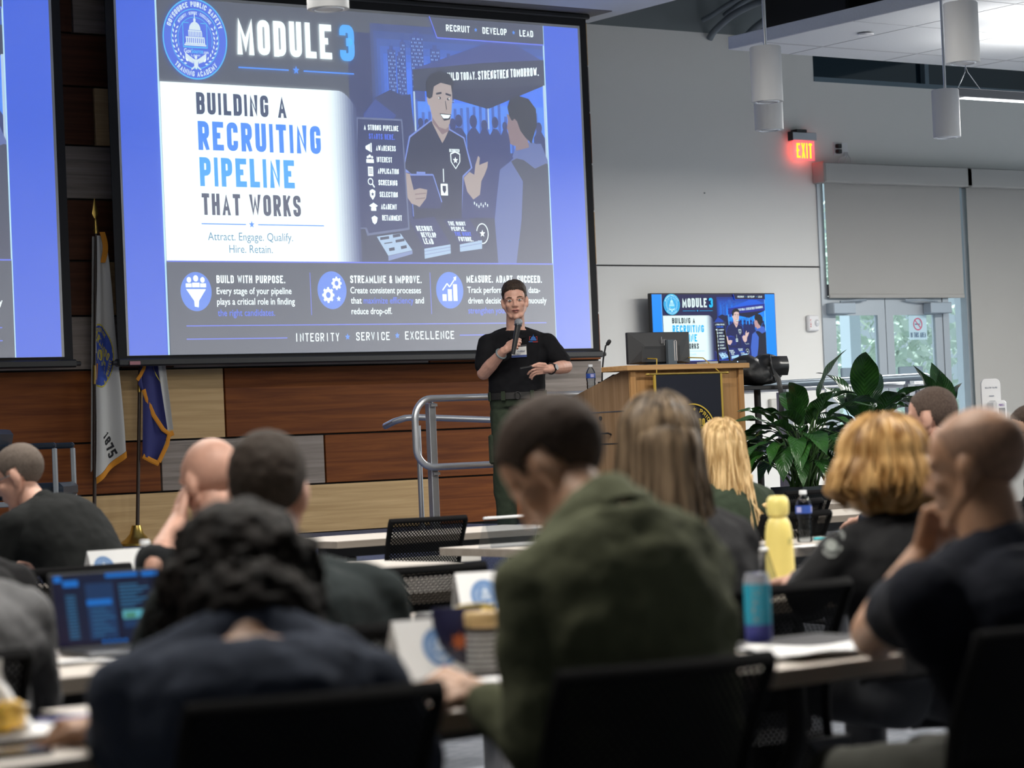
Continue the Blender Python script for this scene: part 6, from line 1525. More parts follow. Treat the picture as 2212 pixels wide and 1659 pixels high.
    # shirt
    if shirt is not None:
        b = MB(); torso(b, .014, 0, .965); yoke(b, .014)
        for s in (-1, 1):
            el, wr_ = J[s][0], J[s][1]
            if sleeve == 'long': b.cap(sh[s], el, .066, .056); b.cap(el, wr_ + (el - wr_).normalized() * .02, .056, .039)
            else: b.cap(sh[s], sh[s] + (el - sh[s]) * slv, .068 * (.4 + .6 * armk), .066 * (.4 + .6 * armk))
        vs, no, fs = remesh_data(b, vox, 4); vs = wrinkle(vs, no, wr, 9, (1, 1, .8), seed); vs = wrinkle(vs, no, wr * .35, 24, (1, 1, 1), seed + 5)
        so = mesh_obj('shirt', vs, fs, shirt, t)
        if collar:
            b = MB(); c0 = nb + Vector((0, .008, .016)); d = ((hb - nb).normalized() * .45 + (SP[-1] - SP[-3]).normalized() * .55).normalized(); u = Vector((1, 0, 0)); w_ = d.cross(u)
            rs = []
            for dz, rr in ((-.035, neck_r * 1.40), (.0, neck_r * 1.20), (.026, neck_r * 1.10), (.030, neck_r * 1.02), (-.01, neck_r * 1.0)):
                rs.append([c0 + d * (dz - .012 * math.sin(q)) + u * rr * math.cos(q) + w_ * rr * 1.08 * math.sin(q) for q in (2 * PI * k / 30 for k in range(30))])
            b.rings(rs, False); b.build('collar', shirt, so, True)
    # trousers and shoes
    b = MB(); torso(b, .006, 0, .22)
    for s in (-1, 1):
        hj = Vector((s * .095, .02, hipz - .03)); kn = Vector((s * .13, .42, .52)); an = Vector((s * .12, .40, .10))
        b.cap(hj, kn, .092 * (.6 + .4 * bulk), .066); b.cap(kn, an, .064, .050)
    vs, no, fs = remesh_data(b, .013, 4); mesh_obj('trousers', wrinkle(vs, no, .005, 12, seed=seed), fs, pants or MAT['trousers_dark'], t)
    for s in (-1, 1):
        b = MB(); x = s * .12; b.cap((x, .40, .055), (x, .55, .045), .047, .038); b.bx(x - .045, x + .045, .36, .60, .0, .022, .008); b.ell((x, .40, .08), (.042, .05, .05)); vs, no, fs = remesh_data(b, .008, 3); mesh_obj('shoe', vs, fs, MAT['shoe_black'], t)
    if hair: hair(t, HM, hv, hn, hf)
    ROOTS.append((label, root.copy(), th))
    return t, HM, inv
mat('trousers_dark', (.015, .017, .022), .9); mat('shoe_black', (.012, .012, .013), .4)
cloth('jeans_navy', (.018, .030, .062)); cloth('khaki', (.20, .17, .11))

def short(m, top=.012, side=.004, **kw):
    def f(t, HM, hv, hn, hf):
        vs, fs = hair_cap(hv, hn, hf, HM, kw.get('line'), top, side, kw.get('seed', 0), kw.get('nz', .002), kw.get('nscale', 60), kw.get('back', -.068), kw.get('front', .078))
        mesh_obj('hair', vs, fs, m, t)
    return f

def glasses(t, HM, m):
    b = MB()
    for s in (-1, 1):
        b.tube([HM @ Vector((s * .032 + .024 * math.cos(q), .102, .008 + .017 * math.sin(q))) for q in (2 * PI * k / 18 for k in range(18))], .0018, 6, True)
        b.tube([HM @ Vector(v) for v in ((s * .056, .100, .012), (s * .078, .06, .012), (s * .083, .0, .008), (s * .082, -.02, -.01))], .0022, 6)
    b.tube([HM @ Vector(v) for v in ((-.008, .104, .012), (0, .106, .015), (.008, .104, .012))], .0018, 6)
    b.build('glasses', m, t, True)

# --- the man in the green sweater, writing at the nearest table
green_knit = cloth('green_knit', (.092, .098, .058), .95)
wrG = P(1046, 1508, 4.26); elG = P(1172, 1625, 4.12)
hairG = hairm('hair_brown_crop', (.030, .020, .015), (.075, .052, .040), .75, (220, 220, 220))
person('person', 'person with cropped dark hair in an olive green sweater bending over the table', (1206, 1012, 4.42), -5, lean=14, neck=52, hp=42, hy=34, bulk=1.0, sw=.166, skin=skin_tan, shirt=green_knit, pants=MAT['trousers_dark'],
       arms={'L': (elG, wrG, P(950, 1472, 4.30) - wrG, Vector((.2, .3, -1)), dict(curl=(.75, .8, .5), sc=1.12))}, hair=short(hairG, .009, .004, nz=.0015, front=.070), vox=.008, wr=.010, seed=3, drop=(.145, .080), slope=.035)
# --- the woman in the slate shirt with dark curls
slate = cloth('slate_cloth', (.038, .046, .067))
dark_curl = hairm('hair_dark_curls', (.004, .0032, .0028), (.012, .008, .006), .75, (30, 30, 18))
def curly(t, HM, hv, hn, hf):
    rnd = random.Random(4); b = MB(); M3 = HM.to_3x3().normalized(); YM = Matrix.Translation(HM.translation) @ Matrix.Rotation(math.atan2(-M3.col[0].y * -1, M3.col[0].x), 4, 'Z')
    b.ell((0, .01, .028), (.108, .135, .104), nu=24, nv=18); b.ell((0, .06, .02), (.085, .08, .08))
    for _ in range(95):
        a = rnd.uniform(0, 2 * PI); z = rnd.uniform(-.17, .10); rr = .108 * (1 - max(0, (z - .03) / .10) ** 2 * .7) * (1 + .22 * max(0, -z / .17))
        y = rr * 1.15 * math.sin(a) - .01
        if y > .06 and z < .03: continue
        s = rnd.uniform(.014, .026); b.ell((rr * math.cos(a) * 1.08, y, z - .015), (s, s, s * 1.1), nu=10, nv=8)
    b.ell((0, -.065, -.08), (.108, .06, .085), nu=18, nv=12); b.ell((.01, -.115, -.06), (.115, .075, .10), nu=18, nv=12); b.ell((.01, -.150, -.105), (.095, .055, .075), nu=16, nv=12)
    vs, no, fs = remesh_data(b, .007, 2); vs = wrinkle(vs, no, .008, 26, seed=2); vs = wrinkle(vs, no, .005, 60, seed=5)
    mesh_obj('hair', [YM @ Vector(v) for v in vs], fs, dark_curl, t)
    rnd = random.Random(9); b = MB()
    for _ in range(150):
        a = rnd.uniform(PI * .95, PI * 2.05) if rnd.random() < .8 else rnd.uniform(0, 2 * PI); z = rnd.uniform(-.10, .05); rr = .105; c = Vector((rr * 1.1 * math.cos(a), rr * 1.15 * math.sin(a) - .01, z)); d = Vector((rnd.uniform(-.4, .4), rnd.uniform(-.2, .2), -1)).normalized(); u = d.orthogonal().normalized(); w_ = d.cross(u); L_ = rnd.uniform(.06, .13); q0 = rnd.uniform(0, 6)
        b.tube([YM @ (c + d * L_ * i / 14 + (u * math.cos(q0 + i * .9) + w_ * math.sin(q0 + i * .9)) * .009) for i in range(15)], .0035, 5)
    b.build('curl_locks', dark_curl, t, True)
wrD = P(222, 1588, 4.06); elD = P(262, 1610, 3.92)
person('person', 'person with dark curly hair and a slate blue shirt seated in the nearest row', (518, 1256, 4.06), -26, lean=11, neck=48, hp=38, hy=0, bulk=1.05, sw=.178, skin=skin_brown, shirt=slate, arms={'L': (elD, wrD, P(160, 1560, 4.14) - wrD, Vector((0, .2, -1)), dict(curl=(.5, .6, .4)))}, hair=curly, vox=.008, wr=.009, seed=6, kind='f', drop=(.150, .088), slope=.02, collar=False)
# --- short dark hair, seen from straight behind
grey_green = cloth('grey_green_cloth', (.020, .026, .027))
hairM = hairm('hair_dark_grey', (.017, .012, .009), (.044, .033, .026), .75, (220, 220, 220))
person('person', 'person with short greying dark hair seen from straight behind in a dark grey shirt', (580, 1066, 5.46), -20, lean=14, neck=16, hp=6, hy=-16, bulk=1.16, sw=.20, skin=skin_pink, shirt=grey_green, hair=short(hairM, .016, .008, nz=.003), seed=8, neck_r=.064, hscale=1.0)
# --- bald man resting his head on his hand
wrB = P(385, 1125, 7.18); elB = P(338, 1225, 7.0)
black_polo = cloth('black_polo', (.010, .011, .012))
person('person', 'bald person holding the side of the head with one hand, dark polo shirt', (455, 1040, 7.26), -8, lean=16, neck=22, hp=16, hy=14, bulk=1.05, sw=.19, skin=skin_pink, shirt=black_polo, sleeve='short', arms={'L': (elB, wrB, P(402, 1035, 7.28) - wrB, P(455, 1050, 7.26) - P(395, 1060, 7.2), dict(curl=(.12, .18, .15), thumb=(.8, .5, .2), spread=.6))}, seed=9)
# --- black polo, glasses, leaning forward at the far left
hairP = hairm('hair_sandy_crop', (.075, .058, .048), (.13, .105, .088), .8, (260, 260, 260))
t, HM, _ = person('person', 'person in glasses and a black polo shirt leaning forward below the blue armchair', (42, 1030, 10.3), 20, lean=36, neck=58, hp=22, hy=24, bulk=1.12, sw=.20, skin=skin_pink, shirt=cloth('charcoal_polo', (.0085, .0095, .0095)), sleeve='short', hair=short(hairP, .006, .002, nz=.001), seed=11, hscale=1.05, hipz=.57, neck_len=.12, wr=.006)
glasses(t, HM, mat('glasses_grey', (.10, .11, .12), .3))
# --- cut off by the picture's edge
person('person', 'person in a light grey shirt, only the back and arm inside the picture', (-212, 1105, 5.15), -4, lean=16, neck=24, hp=14, bulk=1.12, sw=.20, skin=skin_fair, shirt=cloth('light_grey_cloth', (.13, .13, .135)), hair=short(hairM, .014, .006), seed=12, wr=.010)
person('person', 'person in black of whom only a dark shoulder shows above the light grey shirt', (-165, 1088, 6.75), 0, lean=16, neck=20, hp=14, bulk=1.1, sw=.20, skin=skin_fair, shirt=cloth('black_knit', (.012, .012, .013)), hair=short(hairG, .012, .006), seed=13)
# --- long brown hair
charcoal = cloth('charcoal_jacket', (.030, .030, .032))
brown_long = hairm('hair_brown_streaks', (.030, .019, .011), (.21, .15, .095), .45, (55, 55, 3))
def long_brown(t, HM, hv, hn, hf):
    rnd = random.Random(3)
    vs, fs = hair_cap(hv, hn, hf, HM, None, .020, .018, 1, .002, 40, front=.072); cap = vs, fs
    b = MB(); M3 = HM.to_3x3().normalized(); yawM = Matrix.Translation(HM.translation) @ Matrix.Rotation(math.atan2(-M3.col[1].x, M3.col[1].y), 4, 'Z')
    b.ell((0, -.02, .03), (.086, .108, .096), nu=20, nv=14); b.cap((0, -.07, .0), (0, -.10, -.24), .085, .07); b.ell((.0, -.06, -.10), (.100, .070, .16), nu=18, nv=14)
    a, n_, c = remesh_data(b, .010, 3); a = wrinkle(a, n_, .008, 30, (1, 1, .1), 2)
    o = mesh_obj('hair', [yawM @ Vector(v) for v in a], c, brown_long, t)
    locks(rnd, 230, yawM, .0052, .34, az=(165, 375), wave=.016, rad=(.090, .114, .102), flare=.018, spread=.95).build('hair_locks', brown_long, o, True)
person('person', 'person with long straight brown hair down the back and a charcoal jacket', (1422, 966, 6.15), 0, lean=10, neck=14, hp=4, hy=-22, bulk=.98, sw=.18, skin=skin_fair, shirt=charcoal, hair=long_brown, seed=14, kind='f', collar=False)
# --- long blonde hair
blonde = hairm('hair_blonde', (.36, .22, .085), (.85, .62, .33), .4, (60, 60, 4))
def long_blonde(t, HM, hv, hn, hf):
    rnd = random.Random(8); M3 = HM.to_3x3().normalized(); yawM = Matrix.Translation(HM.translation) @ Matrix.Rotation(math.atan2(-M3.col[1].x, M3.col[1].y), 4, 'Z')
    b = MB(); b.ell((0, -.018, .032), (.088, .108, .097), nu=20, nv=14); b.cap((0, -.06, .0), (.01, -.085, -.10), .085, .06); a, n_, c = remesh_data(b, .009, 3)
    o = mesh_obj('hair', [yawM @ Vector(v) for v in wrinkle(a, n_, .005, 34, (1, 1, .1), 2)], c, blonde, t)
    locks(rnd, 190, yawM, .0044, .44, az=(170, 372), wave=.018, rad=(.090, .115, .100), flare=.03, spread=.6).build('hair_locks', blonde, o, True)
    rnd = random.Random(5); b = MB()
    for k in range(26):
        s = rnd.uniform(-1, 1); p0 = Vector((.02 + .05 * s, -.125, -.05)); p3 = Vector((.04 + .05 * s, -.20 - .03 * rnd.random(), -.40 - .12 * rnd.random()))
        b.tube([yawM @ v for v in bez(p0, p0 + Vector((.02 * rnd.uniform(-1, 1), -.02, -.1)), p3 + Vector((.05 * rnd.uniform(-1, 1), 0, .1)), p3, 14)], [.006 * (1 - .7 * i / 14) for i in range(15)], 5)
    for k in range(5):   # a curled end over the shoulder
        c = Vector((.13 + .008 * k, -.20, -.28 - .01 * k)); r_ = .032 + .007 * (k % 3)
        b.tube([yawM @ Vector((.05 + .01 * k, -.13, -.12)), yawM @ Vector((.07, -.18, -.24))] + [yawM @ (c + Vector((r_ * math.cos(q), -.004 * k, r_ * 1.1 * math.sin(q)))) for q in (PI + i * .45 for i in range(13))], [.006] * 15, 5)
    b.build('loose_locks', blonde, o, True)
person('person', 'person with long loose blonde hair and a dark green shirt in front of the lectern', (1558, 968, 11.1), 4, lean=12, neck=14, hp=6, hy=-26, bulk=.98, sw=.18, skin=skin_fair, shirt=cloth('sage_cloth', (.040, .055, .036)), hair=long_blonde, seed=15, kind='f', collar=False, hscale=1.06)
# --- chin-length golden bob, black jacket with patch
gold_hair = hairm('hair_golden', (.20, .095, .026), (.56, .345, .14), .42, (34, 34, 4))
def bob(t, HM, hv, hn, hf):
    rnd = random.Random(2); M3 = HM.to_3x3().normalized(); yawM = Matrix.Translation(HM.translation) @ Matrix.Rotation(math.atan2(-M3.col[1].x, M3.col[1].y), 4, 'Z')
    b = MB(); b.ell((0, -.015, .030), (.100, .112, .098), nu=22, nv=16); b.ell((0, -.02, -.035), (.122, .118, .085), nu=22, nv=14); b.ell((.0, -.03, -.085), (.118, .105, .05), nu=20, nv=12); a, n_, c = remesh_data(b, .009, 3)
    o = mesh_obj('hair', [yawM @ Vector(v) for v in wrinkle(a, n_, .007, 26, (1, 1, .12), 2)], c, gold_hair, t)
    locks(rnd, 230, yawM, .0055, .150, az=(120, 420), wave=.012, rad=(.108, .122, .102), flare=.035, spread=1.0, curlup=.05).build('hair_locks', gold_hair, o, True)
t, HM, inv = person('person', 'person with a golden chin-length bob and a black jacket with a grey shoulder patch', (1908, 1004, 6.55), -4, lean=14, neck=18, hp=10, hy=-16, bulk=1.12, sw=.20, skin=skin_fair, shirt=cloth('black_jacket', (.009, .009, .010), .7), hair=bob, seed=16, kind='f', arms={'L': (P(1740, 1285, 6.35), P(1745, 1245, 6.72), Vector((-.3, .5, -.1)))})
BOB = (t, inv)
# --- shaved head in navy, hand at the chin
navy_polo = cloth('navy_polo', (.0075, .009, .015))
stub = mat('stubble', (.20, .11, .068), .7, noise_amt=.25, nscale=90)
elN = P(1893, 1368, 5.0); wrN = P(2000, 1185, 5.02)
person('person', 'person with a shaved head in navy, elbow on the table, hand at the chin', (2108, 1012, 4.80), 2, lean=14, neck=18, hp=8, hy=20, bulk=1.16, sw=.205, skin=skin_brown, shirt=navy_polo, sleeve='short', arms={'L': (elN, wrN, P(2030, 1100, 4.98) - wrN, P(2080, 1130, 4.9) - P(2010, 1130, 5.0), dict(curl=(.7, .8, .5)))}, hair=short(stub, .0010, .0010, nz=.0002, front=.085, line=lambda x, y, z: (.20 if z > .085 - .0 * y else interp(((-.2, (-.068,)), (-.055, (-.064,)), (-.034, (-.036,)), (-.028, (.028,)), (.02, (.02,)), (.034, (.06,)), (.2, (.2,))), y)[0])), seed=17, slv=.40, armk=1.22, pants=mat('olive_trousers', (.030, .031, .024), .9), neck_r=.064, hscale=.95)
# --- cropped hair near the doors
hairH = hairm('hair_cropped_brown', (.045, .030, .024), (.11, .08, .065), .8, (260, 260, 260))
person('person', 'person with cropped brown hair and a dark navy top in front of the glass doors', (2012, 903, 11.3), 6, lean=12, neck=16, hp=4, hy=18, bulk=1.12, sw=.20, skin=skin_pink, shirt=cloth('navy_top', (.010, .012, .020)), hair=short(hairH, .006, .003, nz=.001), seed=18, hscale=1.10)
# --- at the right edge
t, HM, _ = person('person', 'person in dark glasses cut off by the right picture edge near the sanitizer stand', (2226, 935, 12.8), 40, lean=14, neck=20, hp=8, hy=25, bulk=1.0, sw=.185, skin=skin_tan, shirt=cloth('black_shirt', (.010, .010, .011)), hair=short(hairG, .014, .008), seed=19, hscale=1.08)
glasses(t, HM, mat('glasses_black', (.012, .012, .013), .25))

# each sitter's chair stands under the sitter
for who, whose in (('short greying dark hair', 'short dark hair, hidden'), ('light grey shirt', 'grey shirt'), ('long straight brown', 'long brown hair'), ('golden chin-length', 'shoulder patch'), ('bald person holding', 'bald man holding'), ('in glasses and a black polo', 'black polo and glasses'), ('loose blonde', 'long blonde'), ('cropped brown hair', 'cropped hair near')):
    rt = [r_ for r_ in ROOTS if who in r_[0]][0]; ch = [o for o in SC.objects if o.parent is None and o.name.startswith('mesh_chair') and whose in o['label']][0]
    ch.rotation_euler = (0, 0, rt[2]); ch.location = (rt[1].x + .04 * math.sin(rt[2]), rt[1].y - .04 * math.cos(rt[2]), 0)
    if 'grey shirt' in whose: ch.location.x -= .13
    if 'patch' in whose: ch.location.x += .36
# ---------------------------------------------------------------- the speaker on the stage
def speaker():
    ZS = 17.2; ppm = FOC / ZS
    foot = P(1131, 1190, ZS); root = Vector((foot.x, foot.y, .45)); th = R(147)
    t = thing('person', 'person in a black polo and green trousers standing on stage holding a microphone', 'person', root, th)
    inv = (Matrix.Translation(root) @ Matrix.Rotation(th, 4, 'Z')).inverted(); i3 = inv.to_3x3()
    fwd_c = lambda px, py, f: inv @ P(px, py, ZS - f)       # a point f metres nearer the camera than the body
    hc = fwd_c(1112, 651, .03)
    polo = cloth('speaker_polo', (.0065, .0065, .008)); pants = cloth('speaker_green', (.030, .040, .026)); skin = mat('skin_speaker', (.50, .275, .205), .5, noise_amt=.10, nscale=30)
    hip = Vector((0, 0, .98)); nb = Vector((hc.x * .9, hc.y - .03, hc.z - .185)); neck_top = hc + Vector((0, -.02, -.05))
    SP = [hip, Vector((hc.x * .2, .01, 1.12)), Vector((hc.x * .5, .0, 1.28)), Vector((hc.x * .8, -.01, 1.42)), nb]
    TAB = [(0, (.178, .125)), (.22, (.178, .128)), (.45, (.185, .130)), (.72, (.205, .132)), (.88, (.185, .105)), (1.0, (.095, .080))]
    def torso(b, k, s0=0, s1=1.0):
        rs = []
        for i in range(16):
            s = s0 + (s1 - s0) * i / 15; c = lerp_pts(SP, s); rx, ry = interp(TAB, s)
            rs.append([c + Vector(((rx + k) * math.cos(q), (ry + k) * math.sin(q), 0)) for q in (2 * PI * j / 28 for j in range(28))])
        b.rings(rs)
    shL, shR = fwd_c(1181, 740, .0), fwd_c(1053, 742, .0)          # his left is at the right of the picture
    elR = fwd_c(1045, 806, .06); wrR = fwd_c(1088, 758, .24); elL = fwd_c(1222, 792, .08); wrL = fwd_c(1186, 797, .30)
    mic_b, mic_t = fwd_c(1108, 765, .305), fwd_c(1119, 703, .285)
    V, FS = [], []
    def put(vs, fs):
        o = len(V); V.extend([tuple(v) for v in vs]); FS.extend([tuple(i + o for i in f) for f in fs])
    hv, hn, hf = head_data('m', .0042); hs = 1.06
    HM = Matrix.Translation(hc) @ Matrix.Rotation(R(-3), 4, 'Z') @ Matrix.Rotation(R(3), 4, 'Y') @ Matrix.Rotation(R(-2), 4, 'X') @ Matrix.Scale(hs, 4)
    b = MB(); torso(b, -.02, .3, .97); b.cap(nb + Vector((0, .0, -.04)), neck_top, .066, .060, 18); b.cap(nb, neck_top + Vector((0, .035, 0)), .058, .05, 18)
    for sh, el in ((shL, elL), (shR, elR)): b.cap(nb + (sh - nb) * .15 + Vector((0, 0, -.02)), sh + Vector((0, 0, -.012)), .034, .044); b.cap(sh, el, .056, .044)
    a, _, c = remesh_data(b, .009, 3); put(a, c); n_body = len(FS)
    put([HM @ Vector(v) for v in hv], hf)
    cam_dir = i3 @ (CAM - root).normalized()
    b = MB(); b.cap(elR, elR + (wrR - elR) * .4, .046, .045); b.cap(elR + (wrR - elR) * .35, wrR, .045, .029)
    axis = (mic_t - mic_b).normalized(); mc = mic_b + (mic_t - mic_b) * .50
    hd = (mc - wrR); hd = (hd - axis * hd.dot(axis) * .3).normalized()
    hand_shapes(b, wrR, hd, (i3 @ (CR * .75 + CF * .5)).normalized(), axis, (.95, 1.05, .7), 1.0, (.6, .35, .7))
    a, _, c = remesh_data(b, .0040, 2); put(a, c)
    b = MB(); b.cap(elL, elL + (wrL - elL) * .4, .046, .045); b.cap(elL + (wrL - elL) * .35, wrL, .045, .029)
    tipL = fwd_c(1142, 800, .36); hdL = (tipL - wrL).normalized()
    hand_shapes(b, wrL, hdL, i3 @ (-CU * .8 + CF * .6), (i3 @ (CU * .85 - CF * .5)).normalized(), (.3, .35, .3), 1.02, (.8, .45, .3), .25, [(.05, .15, .15), (.30, .40, .3), (.42, .5, .4), (.5, .5, .4)])
    a, _, c = remesh_data(b, .0036, 2); put(a, c)
    body = mesh_obj('body', V, FS, skin, t)
    # face
    for s in (-1, 1):
        b = MB(); b.ell((s * .031, .0835, .006), (.0125, .009, .0065), nu=14, nv=10); ey = MB(); ey.v = [tuple(HM @ Vector(v)) for v in b.v]; ey.f = b.f; ey.m = b.m; eo = ey.build('eye', eye_white, body, True)
        b = MB(); b.ell((s * .031, .0910, .0055), (.0058, .0022, .0058), nu=12, nv=8); ey = MB(); ey.v = [tuple(HM @ Vector(v)) for v in b.v]; ey.f = b.f; ey.m = b.m; ey.build('iris', iris, eo, True)
        b = MB(); b.tube([HM @ Vector(v) for v in ((s * .017, .0975, .0225), (s * .034, .092, .0275), (s * .052, .077, .023))], [.0034, .0036, .002], 6); b.build('eyebrow', brow_mat, body, True)
        b = MB(); b.tube([HM @ Vector(v) for v in ((s * .018, .0890, .009), (s * .031, .0935, .0145), (s * .045, .085, .010))], [.0018, .0024, .0018], 6); b.build('eyelid', skin, body, True)
    b = MB(); b.tube([HM @ Vector(v) for v in ((-.024, .0875, -.059), (-.010, .0985, -.0545), (0, .0995, -.056), (.010, .0985, -.0545), (.024, .0875, -.059))], [.002, .0045, .0045, .0045, .002], 8); b.tube([HM @ Vector(v) for v in ((-.021, .0875, -.062), (0, .0975, -.0685), (.021, .0875, -.062))], [.002, .0055, .002], 8); lo = b.build('lips', lip_mat, body, True)
    b = MB(); b.ell(HM @ Vector((0, .0955, -.0615)), (.017, .004, .0035), nu=12, nv=6); b.build('mouth_opening', mat('mouth_dark', (.02, .008, .008), .6), lo, True)
    hm = hairm('hair_speaker', (.018, .012, .009), (.045, .030, .022), .6, (90, 90, 30))
    vs, fs = hair_cap(hv, hn, hf, HM, None, .020, .0035, 1, .004, 50, front=.070); mesh_obj('hair', vs, fs, hm, t)
    # polo shirt
    b = MB(); torso(b, .014, .10, .955)
    for sh, el in ((shL, elL), (shR, elR)):
        b.cap(lerp_pts(SP, .76) + (sh - nb) * .4, sh, .085, .066); b.cap(nb + Vector((0, -.01, -.01)), sh + Vector((0, -.01, .014)), .046, .048); b.cap(sh, sh + (el - sh) * .74, .068, .066)
        b.cap(lerp_pts(SP, .6) + (sh - nb) * .5, sh + Vector((0, 0, -.06)), .10, .07)
    vs, no, fs = remesh_data(b, .0085, 3); vs = wrinkle(vs, no, .006, 10, (1, 1, .8), 3); vs = wrinkle(vs, no, .0028, 26, (1, 1, 1), 8)
    so = mesh_obj('shirt', vs, fs, polo, t)
    b = MB()
    for s in (-1, 1): b.sheet(lambda u, v: nb + Vector((s * (.078 + .018 * v) * math.sin(R(10 + 165 * u)), .004 + (.088 + .022 * v) * math.cos(R(10 + 165 * u)), -.030 + .060 * u - .046 * v)), 14, 4, .006)
    b.build('collar', polo, so, True)
    fy = lambda x, z: .150 - .25 * (x - hc.x * .6) ** 2        # front of the chest
    nx = lambda px, py: fwd_c(px, py, .2)
    def chest(px, py, d=.012):
        q = nx(px, py); return Vector((q.x, 0, q.z))
    import mathutils.bvhtree as bt
    tree = bt.BVHTree.FromPolygons([Vector(v) for v in vs], fs)
    camL = inv @ CAM
    def on_shirt(px, py, d=.006):
        o = inv @ P(px, py, ZS - 1.0); dr = (i3 @ ray(px, py)).normalized(); h = tree.ray_cast(o, dr); return (h[0] if h[0] is not None else inv @ P(px, py, ZS - .15)) - dr * d
    def patch(name, corners, m, par, d=.006, th=.002):
        b = MB(); P4 = [on_shirt(*c_, d) for c_ in corners]; dr = (i3 @ CF).normalized() * th
        b.rings([P4, [p + dr for p in P4]]); return b.build(name, m, par)
    # embroidered dome emblem on the chest
    b = MB(); cx, cy = 1152, 733
    def em(polys, k, d):
        b.cur = k
        for p in polys: b._add([on_shirt(cx + v[0], cy - v[1], .006 + d) for v in p], [tuple(range(len(p)))])
    em([[Vector((5.2 * math.cos(PI * j / 8), 1 + 5.6 * math.sin(PI * j / 8))) for j in range(9)]], 0, 0); em([[(-.6, 6), (.6, 6), (.4, 10), (-.4, 10)], [(-6.4, -2.6), (6.4, -2.6), (6.4, .6), (-6.4, .6)]], 0, 0)
    em([[(-8.5, -3.2), (-7.6, -3.2), (-7.6, 6.2), (-8.5, 6.2)], [(7.6, -3.2), (8.5, -3.2), (8.5, 6.2), (7.6, 6.2)], [(-8.5, 5.4), (-5, 5.4), (-5, 6.2), (-8.5, 6.2)], [(5, 5.4), (8.5, 5.4), (8.5, 6.2), (5, 6.2)], [(-1, -6.2), (10, -6.2), (10, -4.6), (-1, -4.6)]], 1, .001); em([[(-10, -6.0), (-1, -6.0), (-1, -4.4), (-10, -4.4)]], 0, .001)
    b.build('emblem', [mat('stitch_blue', (.02, .10, .32), .7), mat('stitch_red', (.32, .03, .04), .7)], so)
    # badge
    bd = thing('name_badge', 'white name badge with a blue strip hanging on the chest of the speaker', 'badge', root, th)
    patch('card', [(1106, 751), (1137, 748), (1138, 771), (1105, 773)], mat('badge_white', (.62, .62, .60), .5), bd, .012); patch('strip', [(1105.5, 768), (1138, 766), (1138, 771), (1105, 773)], mat('badge_blue', (.03, .06, .22), .5), bd, .0135); patch('holder', [(1104, 747), (1137.5, 744), (1137.5, 748.5), (1105, 751.5)], mat('badge_holder', (.02, .02, .022), .4), bd, .012)
    b = MB()
    for qd in caps_text('ACADEMY', 0, 17, 0, 3.2, .22) + caps_text('GUEST', -5, 8, -6.5, -4, .2): b._add([on_shirt(1117 + v.x, 760 - v.y, .0145) for v in qd], [tuple(range(len(qd)))])
    b.build('print', mat('badge_ink', (.04, .06, .16), .6), bd)
    # trousers, belt, shoes
    b = MB(); torso(b, .006, -.0, .16)
    for s in (-1, 1):
        hj = Vector((s * .088, .0, .93)); kn = Vector((s * .105 + .005, .035, .50)); an = Vector((s * .10, -.01, .09))
        b.cap(hj, kn, .100, .078); b.cap(kn, an, .078, .066)
    vs2, no2, fs2 = remesh_data(b, .010, 3); tr = mesh_obj('trousers', wrinkle(wrinkle(vs2, no2, .006, 9, (1, 1, .7), 4), no2, .003, 28, seed=2), fs2, pants, t)
    b = MB(); b.bx(-.205, -.165, -.05, .06, .60, .80, .012); b.bx(.165, .205, -.05, .06, .60, .80, .012); b.build('cargo_pocket', pants, tr)
    zb = 1.055; b = MB(); c = lerp_pts(SP, .16); prof = []
    b.rings([[Vector((c.x, c.y, 0)) + Vector(((.190 + o) * math.cos(q), (.138 + o) * math.sin(q), zb + z)) for q in (2 * PI * k / 40 for k in range(40))] for o, z in ((-.01, -.024), (.008, -.022), (.010, .022), (-.01, .024))]); be = b.build('belt', mat('belt_black', (.012, .011, .010), .5), t, True)
    b = MB(); b.tube([(c.x + .02 * math.cos(q) + .005, c.y + .152, zb + .024 * math.sin(q)) for q in (2 * PI * k / 16 for k in range(16))], .004, 6, True); b.bx(c.x + .01, c.x + .018, c.y + .145, c.y + .157, zb - .022, zb + .022); b.build('buckle', mat('buckle_dark', (.03, .03, .03), .35, .6), be)
    for a_ in (60, 118, 20, 160):
        b = MB(); q = R(a_); b.box((c.x + .202 * math.cos(q), c.y + .150 * math.sin(q), zb), (.03, .008, .062), Matrix.Rotation(q - PI / 2, 3, 'Z'), .002); b.build('belt_loop', pants, tr)
    for s in (-1, 1):
        b = MB(); x = s * .10; b.cap((x, -.02, .055), (x + s * .015, .14, .042), .048, .036); b.ell((x, -.02, .09), (.046, .055, .06)); b.bx(x - .045 + s * .005, x + .045 + s * .01, -.07, .18, .0, .02, .006); a, n_, c_ = remesh_data(b, .007, 3); mesh_obj('shoe', a, c_, MAT['shoe_black'], t)
    # watch and bracelet
    d = (wrL - elL).normalized(); u = d.orthogonal().normalized(); w_ = d.cross(u); wc = wrL - d * .03; n_c = (i3 @ (CAM - root)).normalized(); n_c = (n_c - d * n_c.dot(d)).normalized()
    b = MB(); b.tube([wc + (u * math.cos(q) + w_ * math.sin(q)) * .036 for q in (2 * PI * k / 24 for k in range(24))], .009, 8, True, flat=.4, upv=tuple(u)); wa = b.build('watch', mat('watch_black', (.012, .012, .013), .4), t, True)
    b = MB(); b.cyl(wc + n_c * .032, wc + n_c * .046, .021, seg=20); b.build('watch_case', mat('watch_case', (.03, .03, .032), .25, .5), wa, True)
    d = (wrR - elR).normalized(); u = d.orthogonal().normalized(); w_ = d.cross(u); wc = wrR - d * .035
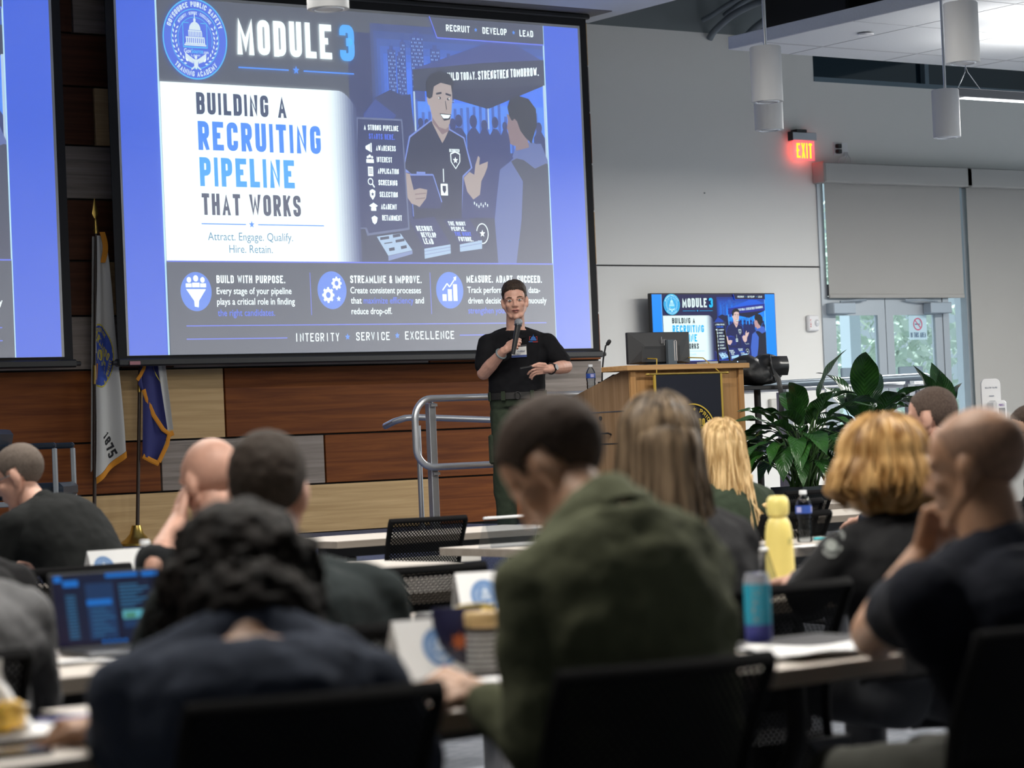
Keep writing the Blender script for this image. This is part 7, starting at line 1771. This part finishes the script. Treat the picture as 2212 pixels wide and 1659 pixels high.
    b = MB(); b.tube([wc + (u * math.cos(q) + w_ * math.sin(q)) * .036 for q in (2 * PI * k / 24 for k in range(24))], .0065, 8, True); b.build('bracelet', mat('bracelet_grey', (.12, .15, .16), .5), t, True)
    # microphone and clicker in the hands
    m = thing('handheld_microphone', 'black handheld microphone with a silver mesh head held by the speaker', 'microphone', root, th)
    b = MB(); b.tube([mic_b, mic_b + (mic_t - mic_b) * .25, mic_t - axis * .03, mic_t], [.014, .016, .020, .021], 16); b.build('handle', mat('mic_black', (.012, .012, .013), .4), m, True)
    b = MB(); b.ell(mic_t + axis * .022, (.028, .028, .026), nu=20, nv=14); b.build('grille', mat('mic_grille', (.30, .32, .35), .4, .7, bump=.8, bscale=700), m, True); b = MB(); b.cyl(mic_t - axis * .002, mic_t + axis * .006, .0265, seg=20); b.build('ring', mat('mic_ring', (.05, .06, .07), .3, .6), m, True)
    q = fwd_c(1136, 794, .40); b = MB(); b.box(q, (.085, .016, .016), Matrix.Rotation(R(8), 3, 'Y'), .005); o = b.build('clicker', mat('clicker_black', (.012, .012, .013), .4), None); o.matrix_world = Matrix.Translation(root) @ Matrix.Rotation(th, 4, 'Z'); tag(o, 'small black clicker in the lowered hand of the speaker', 'clicker')
speaker()
# shoulder patch of the black jacket
t, inv = BOB
b = MB(); i3 = inv.to_3x3(); shm = [o for o in t.children if o.name.startswith('shirt')][0]
import mathutils.bvhtree as bt
tr_ = bt.BVHTree.FromPolygons([v.co for v in shm.data.vertices], [tuple(p.vertices) for p in shm.data.polygons])
def hitp(px, py, d=.004):
    o = inv @ P(px, py, 5.2); dr = (i3 @ ray(px, py)).normalized(); h = tr_.ray_cast(o, dr); return (h[0] - dr * d) if h[0] is not None else None
def emb(polys, k, d, cx=1797, cy=1172, sx=24, sy=34, rot=R(-16)):
    b.cur = k
    for p in polys:
        pts = [hitp(cx + sx * (v[0] * math.cos(rot) - v[1] * math.sin(rot)), cy - sy * (v[0] * math.sin(rot) * .7 + v[1] * math.cos(rot)), .003 + d) for v in p]
        if all(q is not None for q in pts): b._add(pts, [tuple(range(len(pts)))])
shield = [(-1, .75), (-.55, 1), (.55, 1), (1, .75), (1, -.25), (.55, -.85), (0, -1), (-.55, -.85), (-1, -.25)]
emb([[(0, 0), shield[i], shield[(i + 1) % 9]] for i in range(9)], 0, 0); emb([[(a[0] * .86, a[1] * .5 - .22) for a in disc(0, 0, .9, 1, 16)]], 1, .001); emb([disc(0, -.2, .55, .38, 16)], 2, .002); emb(caps_text('POLICE', -.8, .8, .45, .78, .2), 1, .001)
b.build('shoulder_patch', [mat('patch_grey', (.20, .21, .20), .8), mat('patch_dark', (.05, .055, .055), .8), mat('patch_light', (.25, .27, .25), .8)], shm)
